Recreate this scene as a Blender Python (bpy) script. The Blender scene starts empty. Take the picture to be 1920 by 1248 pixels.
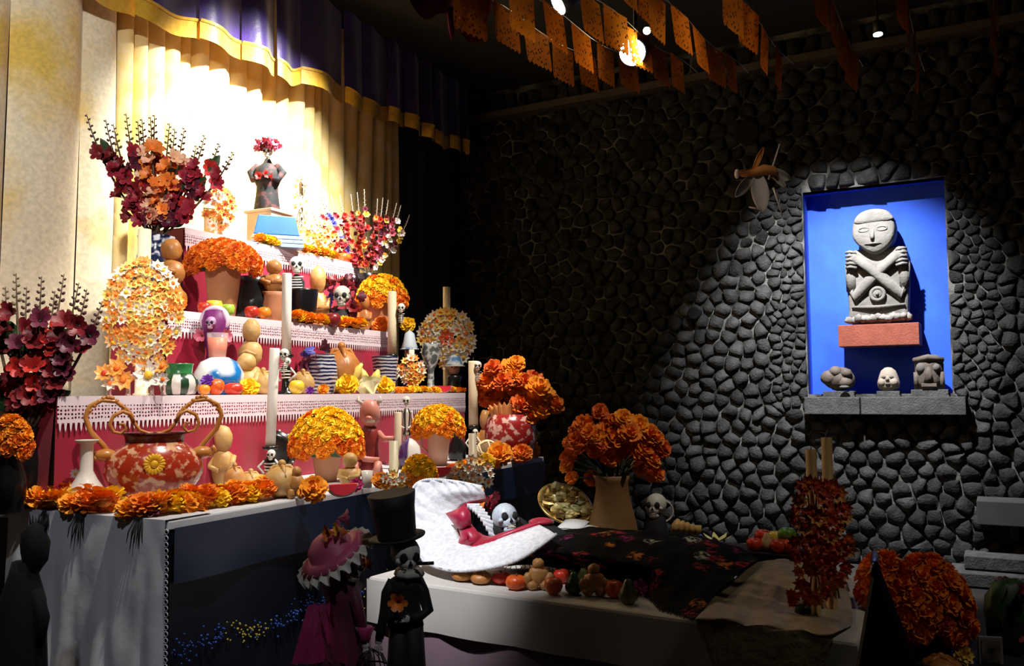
import bpy, math, random
import numpy as np
from mathutils import Vector, Matrix, Euler, noise

SC = bpy.context.scene
COL = SC.collection
PI = math.pi
random.seed(7)

# ---------------------------------------------------------------- camera
FPX, CX, CY = 1650.0, 960.0, 624.0
H = 1.50                                   # eye height
PITCH, ROLL = math.radians(3.85), math.radians(0.45)
CAM = Vector((0, 0, H))
FWD = Vector((0, math.cos(PITCH), math.sin(PITCH)))
_r0, _u0 = Vector((1, 0, 0)), Vector((0, -math.sin(PITCH), math.cos(PITCH)))
RIGHT = _r0 * math.cos(ROLL) - _u0 * math.sin(ROLL)
UP = _u0 * math.cos(ROLL) + _r0 * math.sin(ROLL)
cam_data = bpy.data.cameras.new('camera')
cam = bpy.data.objects.new('camera', cam_data)
COL.objects.link(cam)
cam_data.sensor_fit = 'HORIZONTAL'
cam_data.sensor_width = 36
cam_data.lens = FPX / 1920 * 36
cam_data.clip_start = 0.05
M3 = Matrix((RIGHT, UP, -FWD)).transposed()
cam.matrix_world = Matrix.Translation(CAM) @ M3.to_4x4()
SC.camera = cam

# ---------------------------------------------------------------- world, exposure
w = bpy.data.worlds.new('world')
SC.world = w
w.use_nodes = True
w.node_tree.nodes['Background'].inputs[0].default_value = (0.55, 0.6, 0.75, 1)
w.node_tree.nodes['Background'].inputs[1].default_value = 0.006
SC.view_settings.view_transform = 'Standard'
SC.view_settings.look = 'None'
SC.view_settings.gamma = 1
SC.view_settings.exposure = 0.0
SC.view_settings.use_curve_mapping = False

# ---------------------------------------------------------------- the place's axes
def proj(P):
    d = Vector(P) - CAM
    z = d.dot(FWD)
    return CX + FPX * d.dot(RIGHT) / z, CY - FPX * d.dot(UP) / z
def ray(px, py):
    return FWD + RIGHT * ((px - CX) / FPX) - UP * ((py - CY) / FPX)
def onz(px, py, z):
    d = ray(px, py); return CAM + d * ((z - H) / d.z)
def aty(px, py, Y):
    d = ray(px, py); return CAM + d * (Y / d.y)
def mpp(P):
    return (Vector(P) - CAM).dot(FWD) / FPX
def onplane(px, py, P0, n):
    d = ray(px, py); return CAM + d * ((Vector(P0) - CAM).dot(n) / d.dot(n))
def rise(P, py):
    """height above P at which a vertical through P reaches picture row py"""
    P = Vector(P); a, b = -3.0, 5.0
    for _ in range(50):
        m = (a + b) / 2
        if proj(P + Vector((0, 0, m)))[1] > py: a = m
        else: b = m
    return m

Z0 = H - 0.45                               # altar table top
Z1 = H - 0.005                              # first step top
ANG = math.radians(26)
AU = Vector((math.sin(ANG), math.cos(ANG), 0))      # along the altar front, away
AV = Vector((-math.cos(ANG), math.sin(ANG), 0))     # into the altar, to the curtain
O = onz(315, 976, 0 + Z0)
def A(u, v, z=0.0):
    p = O + AU * u + AV * v; return Vector((p.x, p.y, z))
def uv(P):
    d = Vector(P) - O; return d.dot(AU), d.dot(AV)
V1, V2, V3, VB = 0.70, 1.10, 1.50, 2.06
Z2 = onplane(530, 603, A(0, V2, 0), AV).z
Z3 = onplane(575, 476, A(0, V3, 0), AV).z
def S(px, v, z):
    a, b = -1.5, 9.0
    for _ in range(50):
        m = (a + b) / 2
        if proj(A(m, v, z))[0] < px: a = m
        else: b = m
    return A(m, v, z)
def SU(px, v, z):
    return uv(S(px, v, z))[0]
AROT = math.pi / 2 - ANG                    # z rotation whose x axis runs along AU
VC = 2.28                                   # curtain plane
W0 = A(6.15, VC, 0)                         # room corner
WANG = math.radians(29)
WD = Vector((math.cos(WANG), -math.sin(WANG), 0))   # along stone wall, to the right
WN = Vector((-math.sin(WANG), -math.cos(WANG), 0))  # its normal, into the room
def Wp(t, z, out=0.0):
    p = W0 + WD * t + WN * out; return Vector((p.x, p.y, z))
def onw(px, py, out=0.0):
    p = onplane(px, py, W0 + WN * out, WN); return (p - W0).dot(WD), p.z
WROT = -WANG
ZB = 0.75                                   # bed table top
BL = onz(690, 1080, ZB); BR = onz(1608, 1204, ZB)
BE = (BR - BL).normalized(); BLEN = (BR - BL).length
BG = Vector((-BE.y, BE.x, 0))
if BG.y < 0: BG = -BG
BROT = math.atan2(BE.y, BE.x)
def Bp(s, wd, z=ZB):
    p = BL + BE * s + BG * wd; return Vector((p.x, p.y, z))

# ---------------------------------------------------------------- lamps of the room and added fill spots
def spot(name, loc, aim, power, size, blend=0.5, col=(1, 1, 1), radius=0.05):
    l = bpy.data.lights.new(name, 'SPOT')
    l.energy = power; l.spot_size = math.radians(size); l.spot_blend = blend
    l.color = col; l.shadow_soft_size = radius
    o = bpy.data.objects.new(name, l); COL.objects.link(o)
    o.location = loc
    o.rotation_euler = (Vector(aim) - Vector(loc)).to_track_quat('-Z', 'Y').to_euler()
    return o
# white flood on the curtain behind the altar
spot('curtain_spotlight', A(2.35, 0.35, 4.45), A(2.65, VC, 2.9), 2100, 70, 1.0, (1, 0.97, 0.9), 0.05)
# warm spot on the altar steps, from the ceiling in front of the altar
spot('altar_spotlight', A(2.1, -0.75, 4.5), A(2.0, 0.75, 1.6), 820, 62, 0.8, (1, 0.92, 0.80), 0.05)
spot('altar_end_fill', A(-0.1, -0.9, 4.4), A(0.55, 0.6, 1.35), 480, 40, 0.8, (1, 0.93, 0.82), 0.05)  # added fill so the urn end of the altar is not too dark
spot('cloth_fill', (-1.1, 0.7, 4.0), A(-0.02, 0.35, 0.55), 100, 26, 0.9, (0.86, 0.90, 1.0), 0.06)  # added fill that lifts the white end cloth
spot('doll_fill', (0.3, 0.6, 3.8), (-0.45, 2.8, 1.0), 60, 20, 0.9, (0.95, 0.95, 1.0), 0.05)  # added fill on the two standing dolls
spot('bird_fill', (0.6, 2.4, 4.5), aty(1428, 330, 5.2), 60, 12, 0.9, (1.0, 0.9, 0.8), 0.05)  # added narrow fill aimed only at the hanging bird
# cooler weak spot from behind the visitor onto curtain's near end and cloth
spot('visitor_spotlight', (-0.6, 0.4, 4.0), A(0.7, 2.0, 2.6), 620, 50, 0.9, (1, 0.98, 0.95), 0.06)
# niche spot
_t, _z = onw(1615, 700)
spot('niche_spotlight', Wp(_t - 0.12, 4.45, 1.75), Wp(_t - 0.10, 1.65), 1800, 62, 0.9, (0.96, 0.98, 1.0), 0.03)
# bed: cool spot on the head end
spot('bed_spotlight', (-1.5, 1.6, 4.2), Bp(0.28, 0.3, .85), 850, 17, 0.9, (0.95, 0.97, 1.0), 0.04)
# bouquet
spot('bouquet_spotlight', (1.6, 2.2, 4.4), Bp(0.72, 0.85, 1.15), 170, 26, 0.9, (1.0, 0.9, 0.75), 0.05)
spot('side_fill', (2.6, 1.4, 4.4), (1.5, 3.0, 0.8), 60, 30, 0.9, (1.0, 0.9, 0.75), 0.05)  # added fill on the marigolds at the right

# ---------------------------------------------------------------- helpers
MATS = {}
def mat(name, col, rough=0.6, col2=None, scale=8.0, bump=0.0, bscale=None, metal=0.0, sheen=0.0,
        spec=0.5, emit=None, estr=0.0, lo=0.35, hi=0.65, coat=0.0, trans=0.0, detail=4.0, alpha=1.0):
    if name in MATS: return MATS[name]
    m = bpy.data.materials.new(name); m.use_nodes = True
    nt = m.node_tree; N = nt.nodes; L = nt.links
    b = N['Principled BSDF']
    b.inputs['Base Color'].default_value = (*col, 1)
    b.inputs['Roughness'].default_value = rough
    b.inputs['Metallic'].default_value = metal
    b.inputs['Specular IOR Level'].default_value = spec
    b.inputs['Sheen Weight'].default_value = sheen
    b.inputs['Coat Weight'].default_value = coat
    b.inputs['Transmission Weight'].default_value = trans
    b.inputs['Alpha'].default_value = alpha
    if emit: b.inputs['Emission Color'].default_value = (*emit, 1); b.inputs['Emission Strength'].default_value = estr
    tc = N.new('ShaderNodeTexCoord')
    if col2:
        n = N.new('ShaderNodeTexNoise'); n.inputs['Scale'].default_value = scale; n.inputs['Detail'].default_value = detail
        L.new(tc.outputs['Object'], n.inputs['Vector'])
        r = N.new('ShaderNodeValToRGB'); r.color_ramp.elements[0].position = lo; r.color_ramp.elements[1].position = hi
        r.color_ramp.elements[0].color = (*col, 1); r.color_ramp.elements[1].color = (*col2, 1)
        L.new(n.outputs['Fac'], r.inputs[0]); L.new(r.outputs[0], b.inputs['Base Color'])
    if bump:
        n2 = N.new('ShaderNodeTexNoise'); n2.inputs['Scale'].default_value = bscale or scale * 3; n2.inputs['Detail'].default_value = 5
        L.new(tc.outputs['Object'], n2.inputs['Vector'])
        bp = N.new('ShaderNodeBump'); bp.inputs['Strength'].default_value = bump; bp.inputs['Distance'].default_value = 0.01
        L.new(n2.outputs['Fac'], bp.inputs['Height']); L.new(bp.outputs[0], b.inputs['Normal'])
    MATS[name] = m
    return m
def hexc(h):
    h = h.lstrip('#'); r = []
    for i in (0, 2, 4):
        c = int(h[i:i + 2], 16) / 255
        r.append(c / 12.92 if c <= 0.04045 else ((c + 0.055) / 1.055) ** 2.4)
    return tuple(r)

class MB:
    def __init__(s): s.v = []; s.f = []; s.m = []; s.mi = 0
    def add(s, vs, fs):
        k = len(s.v); s.v += [tuple(p) for p in vs]
        s.f += [tuple(i + k for i in f) for f in fs]; s.m += [s.mi] * len(fs); return s
    def box(s, c, d, rot=None):
        x, y, z = d[0] / 2, d[1] / 2, d[2] / 2
        vs = [Vector((sx * x, sy * y, sz * z)) for sz in (-1, 1) for sy in (-1, 1) for sx in (-1, 1)]
        if rot: R = Euler(rot).to_matrix(); vs = [R @ q for q in vs]
        vs = [q + Vector(c) for q in vs]
        return s.add(vs, [(0, 2, 3, 1), (4, 5, 7, 6), (0, 1, 5, 4), (2, 6, 7, 3), (0, 4, 6, 2), (1, 3, 7, 5)])
    def lathe(s, prof, n=20, c=(0, 0, 0), ex=1.0, ey=1.0, ripple=0, rn=0, rot=None):
        R = Euler(rot).to_matrix() if rot else None
        vs = []; fs = []
        for r, z in prof:
            for i in range(n):
                a = 2 * PI * i / n; q = r * (1 + ripple * math.cos(rn * a))
                p = Vector((q * math.cos(a) * ex, q * math.sin(a) * ey, z))
                if R: p = R @ p
                vs.append(p + Vector(c))
        for k in range(len(prof) - 1):
            for i in range(n):
                j = (i + 1) % n
                fs.append((k * n + i, k * n + j, k * n + n + j, k * n + n + i))
        if prof[0][0] > 1e-6: fs.append(tuple(range(n - 1, -1, -1)))
        if prof[-1][0] > 1e-6: fs.append(tuple((len(prof) - 1) * n + i for i in range(n)))
        return s.add(vs, fs)
    def tube(s, path, rad, n=8, flat=1.0):
        path = [Vector(p) for p in path]
        if not isinstance(rad, (list, tuple)): rad = [rad] * len(path)
        vs = []; fs = []; up = None
        for i, p in enumerate(path):
            t = (path[min(i + 1, len(path) - 1)] - path[max(i - 1, 0)]).normalized()
            if up is None:
                up = Vector((0, 0, 1)) if abs(t.z) < 0.9 else Vector((0, 1, 0))
            x = t.cross(up)
            if x.length < 1e-5: x = t.orthogonal()
            x.normalize(); y = x.cross(t).normalized(); up = y
            for k in range(n):
                a = 2 * PI * k / n
                vs.append(p + x * math.cos(a) * rad[i] + y * math.sin(a) * rad[i] * flat)
        for i in range(len(path) - 1):
            for k in range(n):
                j = (k + 1) % n
                fs.append((i * n + k, i * n + j, i * n + n + j, i * n + n + k))
        fs.append(tuple(range(n - 1, -1, -1))); fs.append(tuple((len(path) - 1) * n + k for k in range(n)))
        return s.add(vs, fs)
    def ell(s, c, r, n=12, m=8, rot=None, nz=0.0, ns=3.0, sd=0.0):
        if not isinstance(r, (list, tuple)): r = (r, r, r)
        R = Euler(rot).to_matrix() if rot else None
        vs = []; fs = []
        for k in range(1, m):
            th = PI * k / m
            for i in range(n):
                a = 2 * PI * i / n
                d = Vector((math.sin(th) * math.cos(a), math.sin(th) * math.sin(a), math.cos(th)))
                vs.append(d)
        vs.append(Vector((0, 0, 1))); vs.append(Vector((0, 0, -1)))
        out = []
        for d in vs:
            q = 1 + nz * noise.noise(d * ns + Vector((sd, sd * 1.7, c[0] * 7)))
            p = Vector((d.x * r[0] * q, d.y * r[1] * q, d.z * r[2] * q))
            if R: p = R @ p
            out.append(p + Vector(c))
        for k in range(m - 2):
            for i in range(n):
                j = (i + 1) % n
                fs.append((k * n + i, k * n + n + i, k * n + n + j, k * n + j))
        T = (m - 1) * n
        for i in range(n):
            j = (i + 1) % n
            fs.append((T, i, j)); fs.append((T + 1, (m - 2) * n + j, (m - 2) * n + i))
        return s.add(out, fs)
    def grid(s, nx, ny, fn, wrap=False):
        vs = [fn(i / (nx - 1 if not wrap else nx), j / (ny - 1)) for j in range(ny) for i in range(nx)]
        fs = []
        for j in range(ny - 1):
            for i in range(nx if wrap else nx - 1):
                k = (i + 1) % nx
                fs.append((j * nx + i, j * nx + k, j * nx + nx + k, j * nx + nx + i))
        return s.add(vs, fs)
    def prism(s, poly, y0, y1):
        """outline in x,z pushed along y"""
        n = len(poly)
        vs = [(p[0], y0, p[1]) for p in poly] + [(p[0], y1, p[1]) for p in poly]
        fs = [tuple(range(n)), tuple(range(2 * n - 1, n - 1, -1))]
        fs += [(i, i + n, (i + 1) % n + n, (i + 1) % n) for i in range(n)]
        return s.add(vs, fs)
    def ring(s, c, R, r, n=24, k=8, rot=None):
        Rm = Euler(rot).to_matrix() if rot else None
        vs = []; fs = []
        for i in range(n):
            a = 2 * PI * i / n
            for j in range(k):
                b = 2 * PI * j / k
                p = Vector(((R + r * math.cos(b)) * math.cos(a), (R + r * math.cos(b)) * math.sin(a), r * math.sin(b)))
                if Rm: p = Rm @ p
                vs.append(p + Vector(c))
        for i in range(n):
            for j in range(k):
                fs.append((i * k + j, ((i + 1) % n) * k + j, ((i + 1) % n) * k + (j + 1) % k, i * k + (j + 1) % k))
        return s.add(vs, fs)
    def mesh(s, name, mats, smooth=True):
        me = bpy.data.meshes.new(name)
        me.from_pydata(s.v, [], s.f)
        if not isinstance(mats, (list, tuple)): mats = [mats]
        for x in mats: me.materials.append(x)
        if len(mats) > 1: me.polygons.foreach_set('material_index', s.m)
        if smooth: me.polygons.foreach_set('use_smooth', [True] * len(me.polygons))
        me.update()
        return me

def part(name, me, parent=None, loc=(0, 0, 0), rot=(0, 0, 0), sc=1.0, mats=None, smooth=True, label=None, bevel=0):
    if isinstance(me, MB): me = me.mesh(name, mats, smooth)
    o = bpy.data.objects.new(name, me); COL.objects.link(o)
    o.parent = parent; o.location = loc; o.rotation_euler = rot
    o.scale = sc if isinstance(sc, (tuple, list)) else (sc, sc, sc)
    if label: o['label'] = label
    if bevel:
        b = o.modifiers.new('bevel', 'BEVEL'); b.width = bevel; b.segments = 2; b.limit_method = 'ANGLE'
    return o
def tag(o, label, cat, group=None):
    o['label'] = label; o['category'] = cat
    if group: o['group'] = group
    return o
def thing(name, label, cat, loc=(0, 0, 0), rz=0.0, group=None):
    o = bpy.data.objects.new(name, None); COL.objects.link(o)
    o.empty_display_size = 0.05
    o.location = loc; o.rotation_euler = (0, 0, rz)
    return tag(o, label, cat, group)
def struct(o): o['kind'] = 'structure'; return o
def rnd(a, b): return random.uniform(a, b)
# ================================================================ materials
M_floor = mat('dark floor', (0.03, 0.028, 0.027), 0.5, (0.05, 0.045, 0.04), 3)
M_ceil = mat('dark ceiling', (0.012, 0.011, 0.010), 0.8)
M_mortar = mat('mortar', (0.12, 0.117, 0.11), 0.9, (0.022, 0.022, 0.021), 4, bump=0.6, bscale=60, spec=0.1, lo=0.42, hi=0.56)
def stone_mat():
    m = mat('volcanic stone', (0.014, 0.014, 0.0144), 0.85, (0.046, 0.045, 0.044), 9, bump=1.0, bscale=55, spec=0.12)
    N = m.node_tree.nodes; L = m.node_tree.links
    oi = N.new('ShaderNodeObjectInfo')
    hs = N.new('ShaderNodeHueSaturation'); mr = N.new('ShaderNodeMapRange')
    mr.inputs[3].default_value = 0.7; mr.inputs[4].default_value = 1.35
    L.new(oi.outputs['Random'], mr.inputs[0]); L.new(mr.outputs[0], hs.inputs['Value'])
    b = N['Principled BSDF']; src = b.inputs['Base Color'].links[0].from_socket
    L.new(src, hs.inputs['Color']); L.new(hs.outputs[0], b.inputs['Base Color'])
    return m
M_stone = stone_mat()
M_slab = mat('ledge stone', (0.038, 0.038, 0.038), 0.85, (0.075, 0.074, 0.072), 14, bump=0.7, bscale=70)
M_blue = mat('blue paint', (0.008, 0.06, 0.55), 0.75, (0.012, 0.09, 0.62), 3, bump=0.08, bscale=40)
M_blackpaint = mat('black metal', (0.01, 0.01, 0.01), 0.45)
M_greycloth = mat('black curtain', (0.012, 0.009, 0.016), 0.9, sheen=0.2)

# ================================================================ shell
floor = struct(part('floor', MB().box((1.5, 4.5, -0.05), (14, 14, 0.1)), mats=M_floor, smooth=False))
ceil = struct(part('ceiling', MB().box((1.5, 4.5, 4.85), (14, 14, 0.1)), mats=M_ceil, smooth=False))
b = MB()
c = A(2.6, VC + 0.30, 2.4); b.box((0, 0, 0), (7.3, 0.1, 4.8))
struct(part('wall_left', b, mats=mat('dark plaster', (0.02, 0.018, 0.02), 0.9), smooth=False, loc=c, rot=(0, 0, AROT)))

# ---- stone wall: mortar backing with the niche opening, stones set proud of it
TL, TR = onw(1511, 560)[0], onw(1779, 560)[0]
ZN0, ZN1 = onw(1640, 738)[1], onw(1640, 346)[1]
WLEN, WTOP = 8.0, 4.8
b = MB()
def wbox(t0, t1, z0, z1, y0, y1): b.box(((t0 + t1) / 2, (y0 + y1) / 2, (z0 + z1) / 2), (t1 - t0, y1 - y0, z1 - z0))
wbox(-0.3, TL, 0, WTOP, 0, 0.12); wbox(TR, WLEN, 0, WTOP, 0, 0.12)
wbox(TL, TR, 0, ZN0, 0, 0.12); wbox(TL, TR, ZN1, WTOP, 0, 0.12)
wall = struct(part('wall_back', b, mats=M_mortar, smooth=False, loc=W0, rot=(0, 0, WROT)))
ND = 0.20
b = MB()
b.add([(TL, 0, ZN0), (TR, 0, ZN0), (TR, 0, ZN1), (TL, 0, ZN1), (TL, ND, ZN0), (TR, ND, ZN0), (TR, ND, ZN1), (TL, ND, ZN1)],
      [(4, 5, 6, 7), (0, 4, 7, 3), (1, 2, 6, 5), (0, 1, 5, 4), (3, 7, 6, 2)])
niche = struct(part('wall_niche', b, mats=M_blue, smooth=False, loc=W0, rot=(0, 0, WROT), label='bright blue painted niche recess in the stone wall'))

def voronoi_stones():
    rs = np.random.RandomState(3)
    pts = []
    def fine(t, z): return (TL - 0.30 < t < TL or TR < t < TR + 0.34) and (ZN0 - 0.1 < z < ZN1 + 0.1)
    s = 0.150
    for i in range(int(7.4 / s)):
        for j in range(int(4.75 / (s * 0.82))):
            t = (i + 0.5 * (j % 2) + rs.uniform(-.34, .34)) * s; z = (j + 0.5 + rs.uniform(-.34, .34)) * s * 0.82
            if not fine(t, z): pts.append((t, z))
    s = 0.088
    for i in range(int(7.4 / s)):
        for j in range(int(4.75 / (s * 0.85))):
            t = (i + 0.5 * (j % 2) + rs.uniform(-.36, .36)) * s; z = (j + 0.5 + rs.uniform(-.36, .36)) * s * 0.85
            if fine(t, z): pts.append((t, z))
    pts = np.array([q for q in pts if not (TL - 0.012 < q[0] < TR + 0.012 and ZN0 - 0.012 < q[1] < ZN1 + 0.012)])
    out = []
    def clip(poly, n, d):
        res = []
        for i in range(len(poly)):
            p, q = poly[i], poly[(i + 1) % len(poly)]
            a, bb = p[0] * n[0] + p[1] * n[1] - d, q[0] * n[0] + q[1] * n[1] - d
            if a <= 0: res.append(p)
            if a * bb < 0:
                k = a / (a - bb); res.append((p[0] + (q[0] - p[0]) * k, p[1] + (q[1] - p[1]) * k))
        return res
    for k in range(len(pts)):
        p = pts[k]
        if TL - 0.015 < p[0] < TR + 0.015 and ZN0 - 0.015 < p[1] < ZN1 + 0.015: continue
        d2 = ((pts - p) ** 2).sum(1)
        nb = np.argsort(d2)[1:15]
        r = 0.16
        poly = [(p[0] - r, p[1] - r), (p[0] + r, p[1] - r), (p[0] + r, p[1] + r), (p[0] - r, p[1] + r)]
        for q in pts[nb]:
            n = q - p; poly = clip(poly, n, (q @ q - p @ p) / 2)
            if len(poly) < 3: break
        if len(poly) < 3: continue
        g = 0.006
        if TL - 0.2 < p[0] < TR + 0.2 and ZN0 - 0.2 < p[1] < ZN1 + 0.2:
            e = max((TL - p[0], 'l'), (p[0] - TR, 'r'), (ZN0 - p[1], 'b'), (p[1] - ZN1, 't'))
            n, d = {'l': ((1, 0), TL - g), 'r': ((-1, 0), -(TR + g)), 'b': ((0, 1), ZN0 - g), 't': ((0, -1), -(ZN1 + g))}[e[1]]
            poly = clip(poly, n, d)
        poly = clip(clip(poly, (0, -1), 0), (0, 1), 4.75)
        if len(poly) < 3: continue
        out.append((p, poly))
    return out
def stone_geo(b, p, poly, rs):
    n = len(poly)
    cx = sum(q[0] for q in poly) / n; cz = sum(q[1] for q in poly) / n
    size = math.sqrt(sum((q[0] - cx) ** 2 + (q[1] - cz) ** 2 for q in poly) / n)
    h = size * rs.uniform(0.34, 0.62); tx, tz = rs.uniform(-.3, .3, 2)
    gap = rs.uniform(0.88, 0.97)
    # soften the corners: use polygon corners and edge midpoints
    pp = []
    for i in range(n):
        q, r = poly[i], poly[(i + 1) % n]
        pp.append((cx + (q[0] - cx) * 0.92, cz + (q[1] - cz) * 0.92)); pp.append(((q[0] + r[0]) / 2, (q[1] + r[1]) / 2))
    n *= 2
    vs = []
    for sc, hh in ((gap, -0.002), (gap * 0.97, h * 0.5), (gap * 0.72, h * 0.95)):
        for q in pp:
            x, z = (q[0] - cx) * sc, (q[1] - cz) * sc
            vs.append((cx + x - p[0], -(hh + (x * tx + z * tz) * (hh > 0)) + rs.uniform(-.004, .004) * (hh > 0), cz + z - p[1]))
    vs.append((cx - p[0], -h * rs.uniform(0.95, 1.12), cz - p[1]))
    fs = []
    for k in range(2):
        for i in range(n):
            j = (i + 1) % n; fs.append((k * n + i, k * n + j, k * n + n + j, k * n + n + i))
    for i in range(n): fs.append((2 * n + i, 2 * n + (i + 1) % n, 3 * n))
    return vs, fs
ST = voronoi_stones()
rs = np.random.RandomState(5)
def stkey(e):
    t, z = e[0]
    px, py = proj(Wp(t, z))
    return math.hypot((px - 1560) * 0.9, (py - 700)) + (0 if px < 1920 else 500)
ST.sort(key=stkey)
rest = MB()
for i, (p, poly) in enumerate(ST):
    vs, fs = stone_geo(None, p, poly, rs)
    if i < 300:
        part('stone', MB().add(vs, fs), wall, loc=(p[0], 0, p[1]), mats=M_stone)
    else:
        rest.add([(v[0] + p[0], v[1], v[2] + p[1]) for v in vs], fs)
o = part('stone_field', rest, wall, mats=M_stone); o['kind'] = 'stuff'

# dark beam where wall meets ceiling
zt = onw(1650, 94)[1]
struct(part('trim_1', MB().box((3.6, -0.10, zt), (8.0, 0.16, 0.07)), mats=mat('dark wood beam', (0.05, 0.035, 0.025), 0.7), smooth=False, loc=W0, rot=(0, 0, WROT)))
# round holes of old drain pipes
for px, py, r in ((1405, 252, 0.115), (1030, 315, 0.12), (1213, 285, 0.11), (1305, 588, 0.06)):
    t, z = onw(px, py)
    th = thing('wall_pipe', 'dark round pipe opening in stone wall ' + {1405: 'above the hanging bird', 1030: 'nearest the black curtain', 1213: 'between two other openings', 1305: 'small and low beside the lit stones'}[px], 'pipe', Wp(t, z, 0.02), WROT)
    bb = MB(); bb.lathe([(r * .85, -0.03), (r, -0.03), (r, 0.06), (r * .85, 0.06)], 20, rot=(PI / 2, 0, 0))
    part('rim', bb, th, mats=mat('pipe rim', (0.012, 0.012, 0.012), 0.9, spec=0.1))
    part('opening', MB().lathe([(0.0001, 0.03), (r * .86, 0.03), (r * .86, 0.035), (.0001, .035)], 20, rot=(PI / 2, 0, 0)), th, mats=mat('pipe hollow', (.001, .001, .001), 1.0, spec=0.0))

# ---- ledge of the niche
tl, tr = onw(1508, 760, .16)[0], onw(1811, 760, .16)[0]
tj = onw(1613, 760, .16)[0]
zl0, zl1 = onw(1640, 777, .16)[1], onw(1640, 744, .16)[1]
led = struct(part('trim_2', MB().box(((tl + tr) / 2, 0.03, (zl0 + zl1) / 2 - .004), (tr - tl - .02, 0.30, zl1 - zl0 - .012)), mats=M_mortar, smooth=False, loc=W0, rot=(0, 0, WROT), label='grey stone ledge under the blue niche'))
for a0, a1 in ((tl, tj - .006), (tj + .006, tr)):
    part('stone_slab', MB().box(((a0 + a1) / 2, 0.02, (zl0 + zl1) / 2), (a1 - a0, 0.36, zl1 - zl0)), led, mats=M_slab, smooth=False, bevel=.006)
ZL = zl1

# ================================================================ curtain
def curtain_mat():
    m = mat('gold brocade', (0.78, 0.52, 0.10), 0.75, (0.86, 0.75, 0.52), 1.6, sheen=0.15, lo=0.34, hi=0.50)
    N = m.node_tree.nodes; L = m.node_tree.links
    tc = N.new('ShaderNodeTexCoord')
    vo = N.new('ShaderNodeTexVoronoi'); vo.inputs['Scale'].default_value = 26; L.new(tc.outputs['Object'], vo.inputs['Vector'])
    n = N.new('ShaderNodeTexNoise'); n.inputs['Scale'].default_value = 40; L.new(tc.outputs['Object'], n.inputs['Vector'])
    mr = N.new('ShaderNodeMapRange'); mr.inputs[1].default_value = .3; mr.inputs[2].default_value = .7; mr.inputs[3].default_value = 0.84; mr.inputs[4].default_value = 1.08
    L.new(n.outputs['Fac'], mr.inputs[0])
    hs = N.new('ShaderNodeHueSaturation'); b = N['Principled BSDF']; src = b.inputs['Base Color'].links[0].from_socket
    L.new(src, hs.inputs['Color']); L.new(mr.outputs[0], hs.inputs['Value']); L.new(hs.outputs[0], b.inputs['Base Color'])
    return m
M_cur = curtain_mat()
M_cur2 = mat('deep gold brocade', (0.76, 0.52, 0.14), 0.75, (0.83, 0.66, 0.34), 5, sheen=0.1, bump=0.15, bscale=40)
def pleats(px_list, v, z, u_end):
    return [SU(p, v, z) for p in px_list]
def curtain(name, label, u0, u1, v, z0, z1, n, amp, m, seed, ruffle=0.5, group=None, cat='curtain', lean=0.0):
    th = thing(name, label, cat, A(u0, v, z0), AROT, group)
    r = random.Random(seed); L = u1 - u0
    # irregular pleat positions
    xs = [0]; 
    while xs[-1] < L: xs.append(xs[-1] + L / n * r.uniform(0.65, 1.35))
    K = L / xs[-1]; xs = [x * K for x in xs]; am = [amp * r.uniform(0.6, 1.25) for _ in xs]
    for k in range(len(xs) - 1):
        x0, x1 = xs[k], xs[k + 1]; a = am[k]
        bb = MB()
        def fn(s, t):
            q = s
            y = -a * (math.sin(PI * q) ** 0.7) * (0.85 + 0.3 * t) + 0.012 * math.sin(7 * t + k)
            x = x0 + (x1 - x0) * (q + 0.10 * math.sin(PI * q) * math.sin(PI * q)) + lean * t * (1 - t)
            return (x, y, t * (z1 - z0))
        bb.grid(9, 14, fn)
        part('pleat', bb, th, mats=m)
    return th
zc0, zc1 = 0.6, 4.75
uL = -1.2
curtain('gold_curtain', 'floodlit gold brocade curtain behind the altar', SU(205, VC, 3.0), SU(742, VC, 3.0), VC, zc0, zc1, 20, 0.075, M_cur2, 4)
th = curtain('gold_curtain', 'gold brocade curtain with broad folds at the near end of the altar wall', uL, SU(205, VC, 3.0) - 0.01, VC - 0.05, zc0, zc1, 7, 0.09, M_cur, 9)
curtain('black_curtain', 'black curtain hanging between gold curtain and stone wall', SU(742, VC, 3.0), 6.1, VC + 0.05, 0.02, zc1, 7, 0.07, mat('dark purple curtain', (0.018, 0.010, 0.035), 0.8, sheen=0.1), 5)

# ---- purple valance with gold border
M_pur = mat('purple velvet', (0.045, 0.014, 0.19), 0.42, (0.02, 0.008, 0.075), 5, sheen=0.6, bump=0.35, bscale=14, spec=0.6)
M_goldtrim = mat('gold fringe', (0.72, 0.36, 0.015), 0.45, (0.85, 0.50, 0.04), 20, sheen=0.3, bump=0.3, bscale=90)
val = thing('valance', 'purple velvet valance with broad gold border above the curtain', 'valance', A(0.6, 2.06, 3.9), AROT)
VU0, VU1 = 0.6, SU(866, 2.06, 4.0)
def vbot(x): return 0.02 + 0.14 * max(0, min(1, (x - 0.8) / (VU1 - VU0 - 0.8))) + 0.018 * math.sin(5.1 * x)
r = random.Random(12); x = 0; segs = []
while x < VU1 - VU0 - .05:
    l = r.choice([0.30, 0.42, 0.55, 0.36]) * (1 if x < 2.7 else 0.75); l = min(l, VU1 - VU0 - x); segs.append((x, x + l)); x += l
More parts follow.
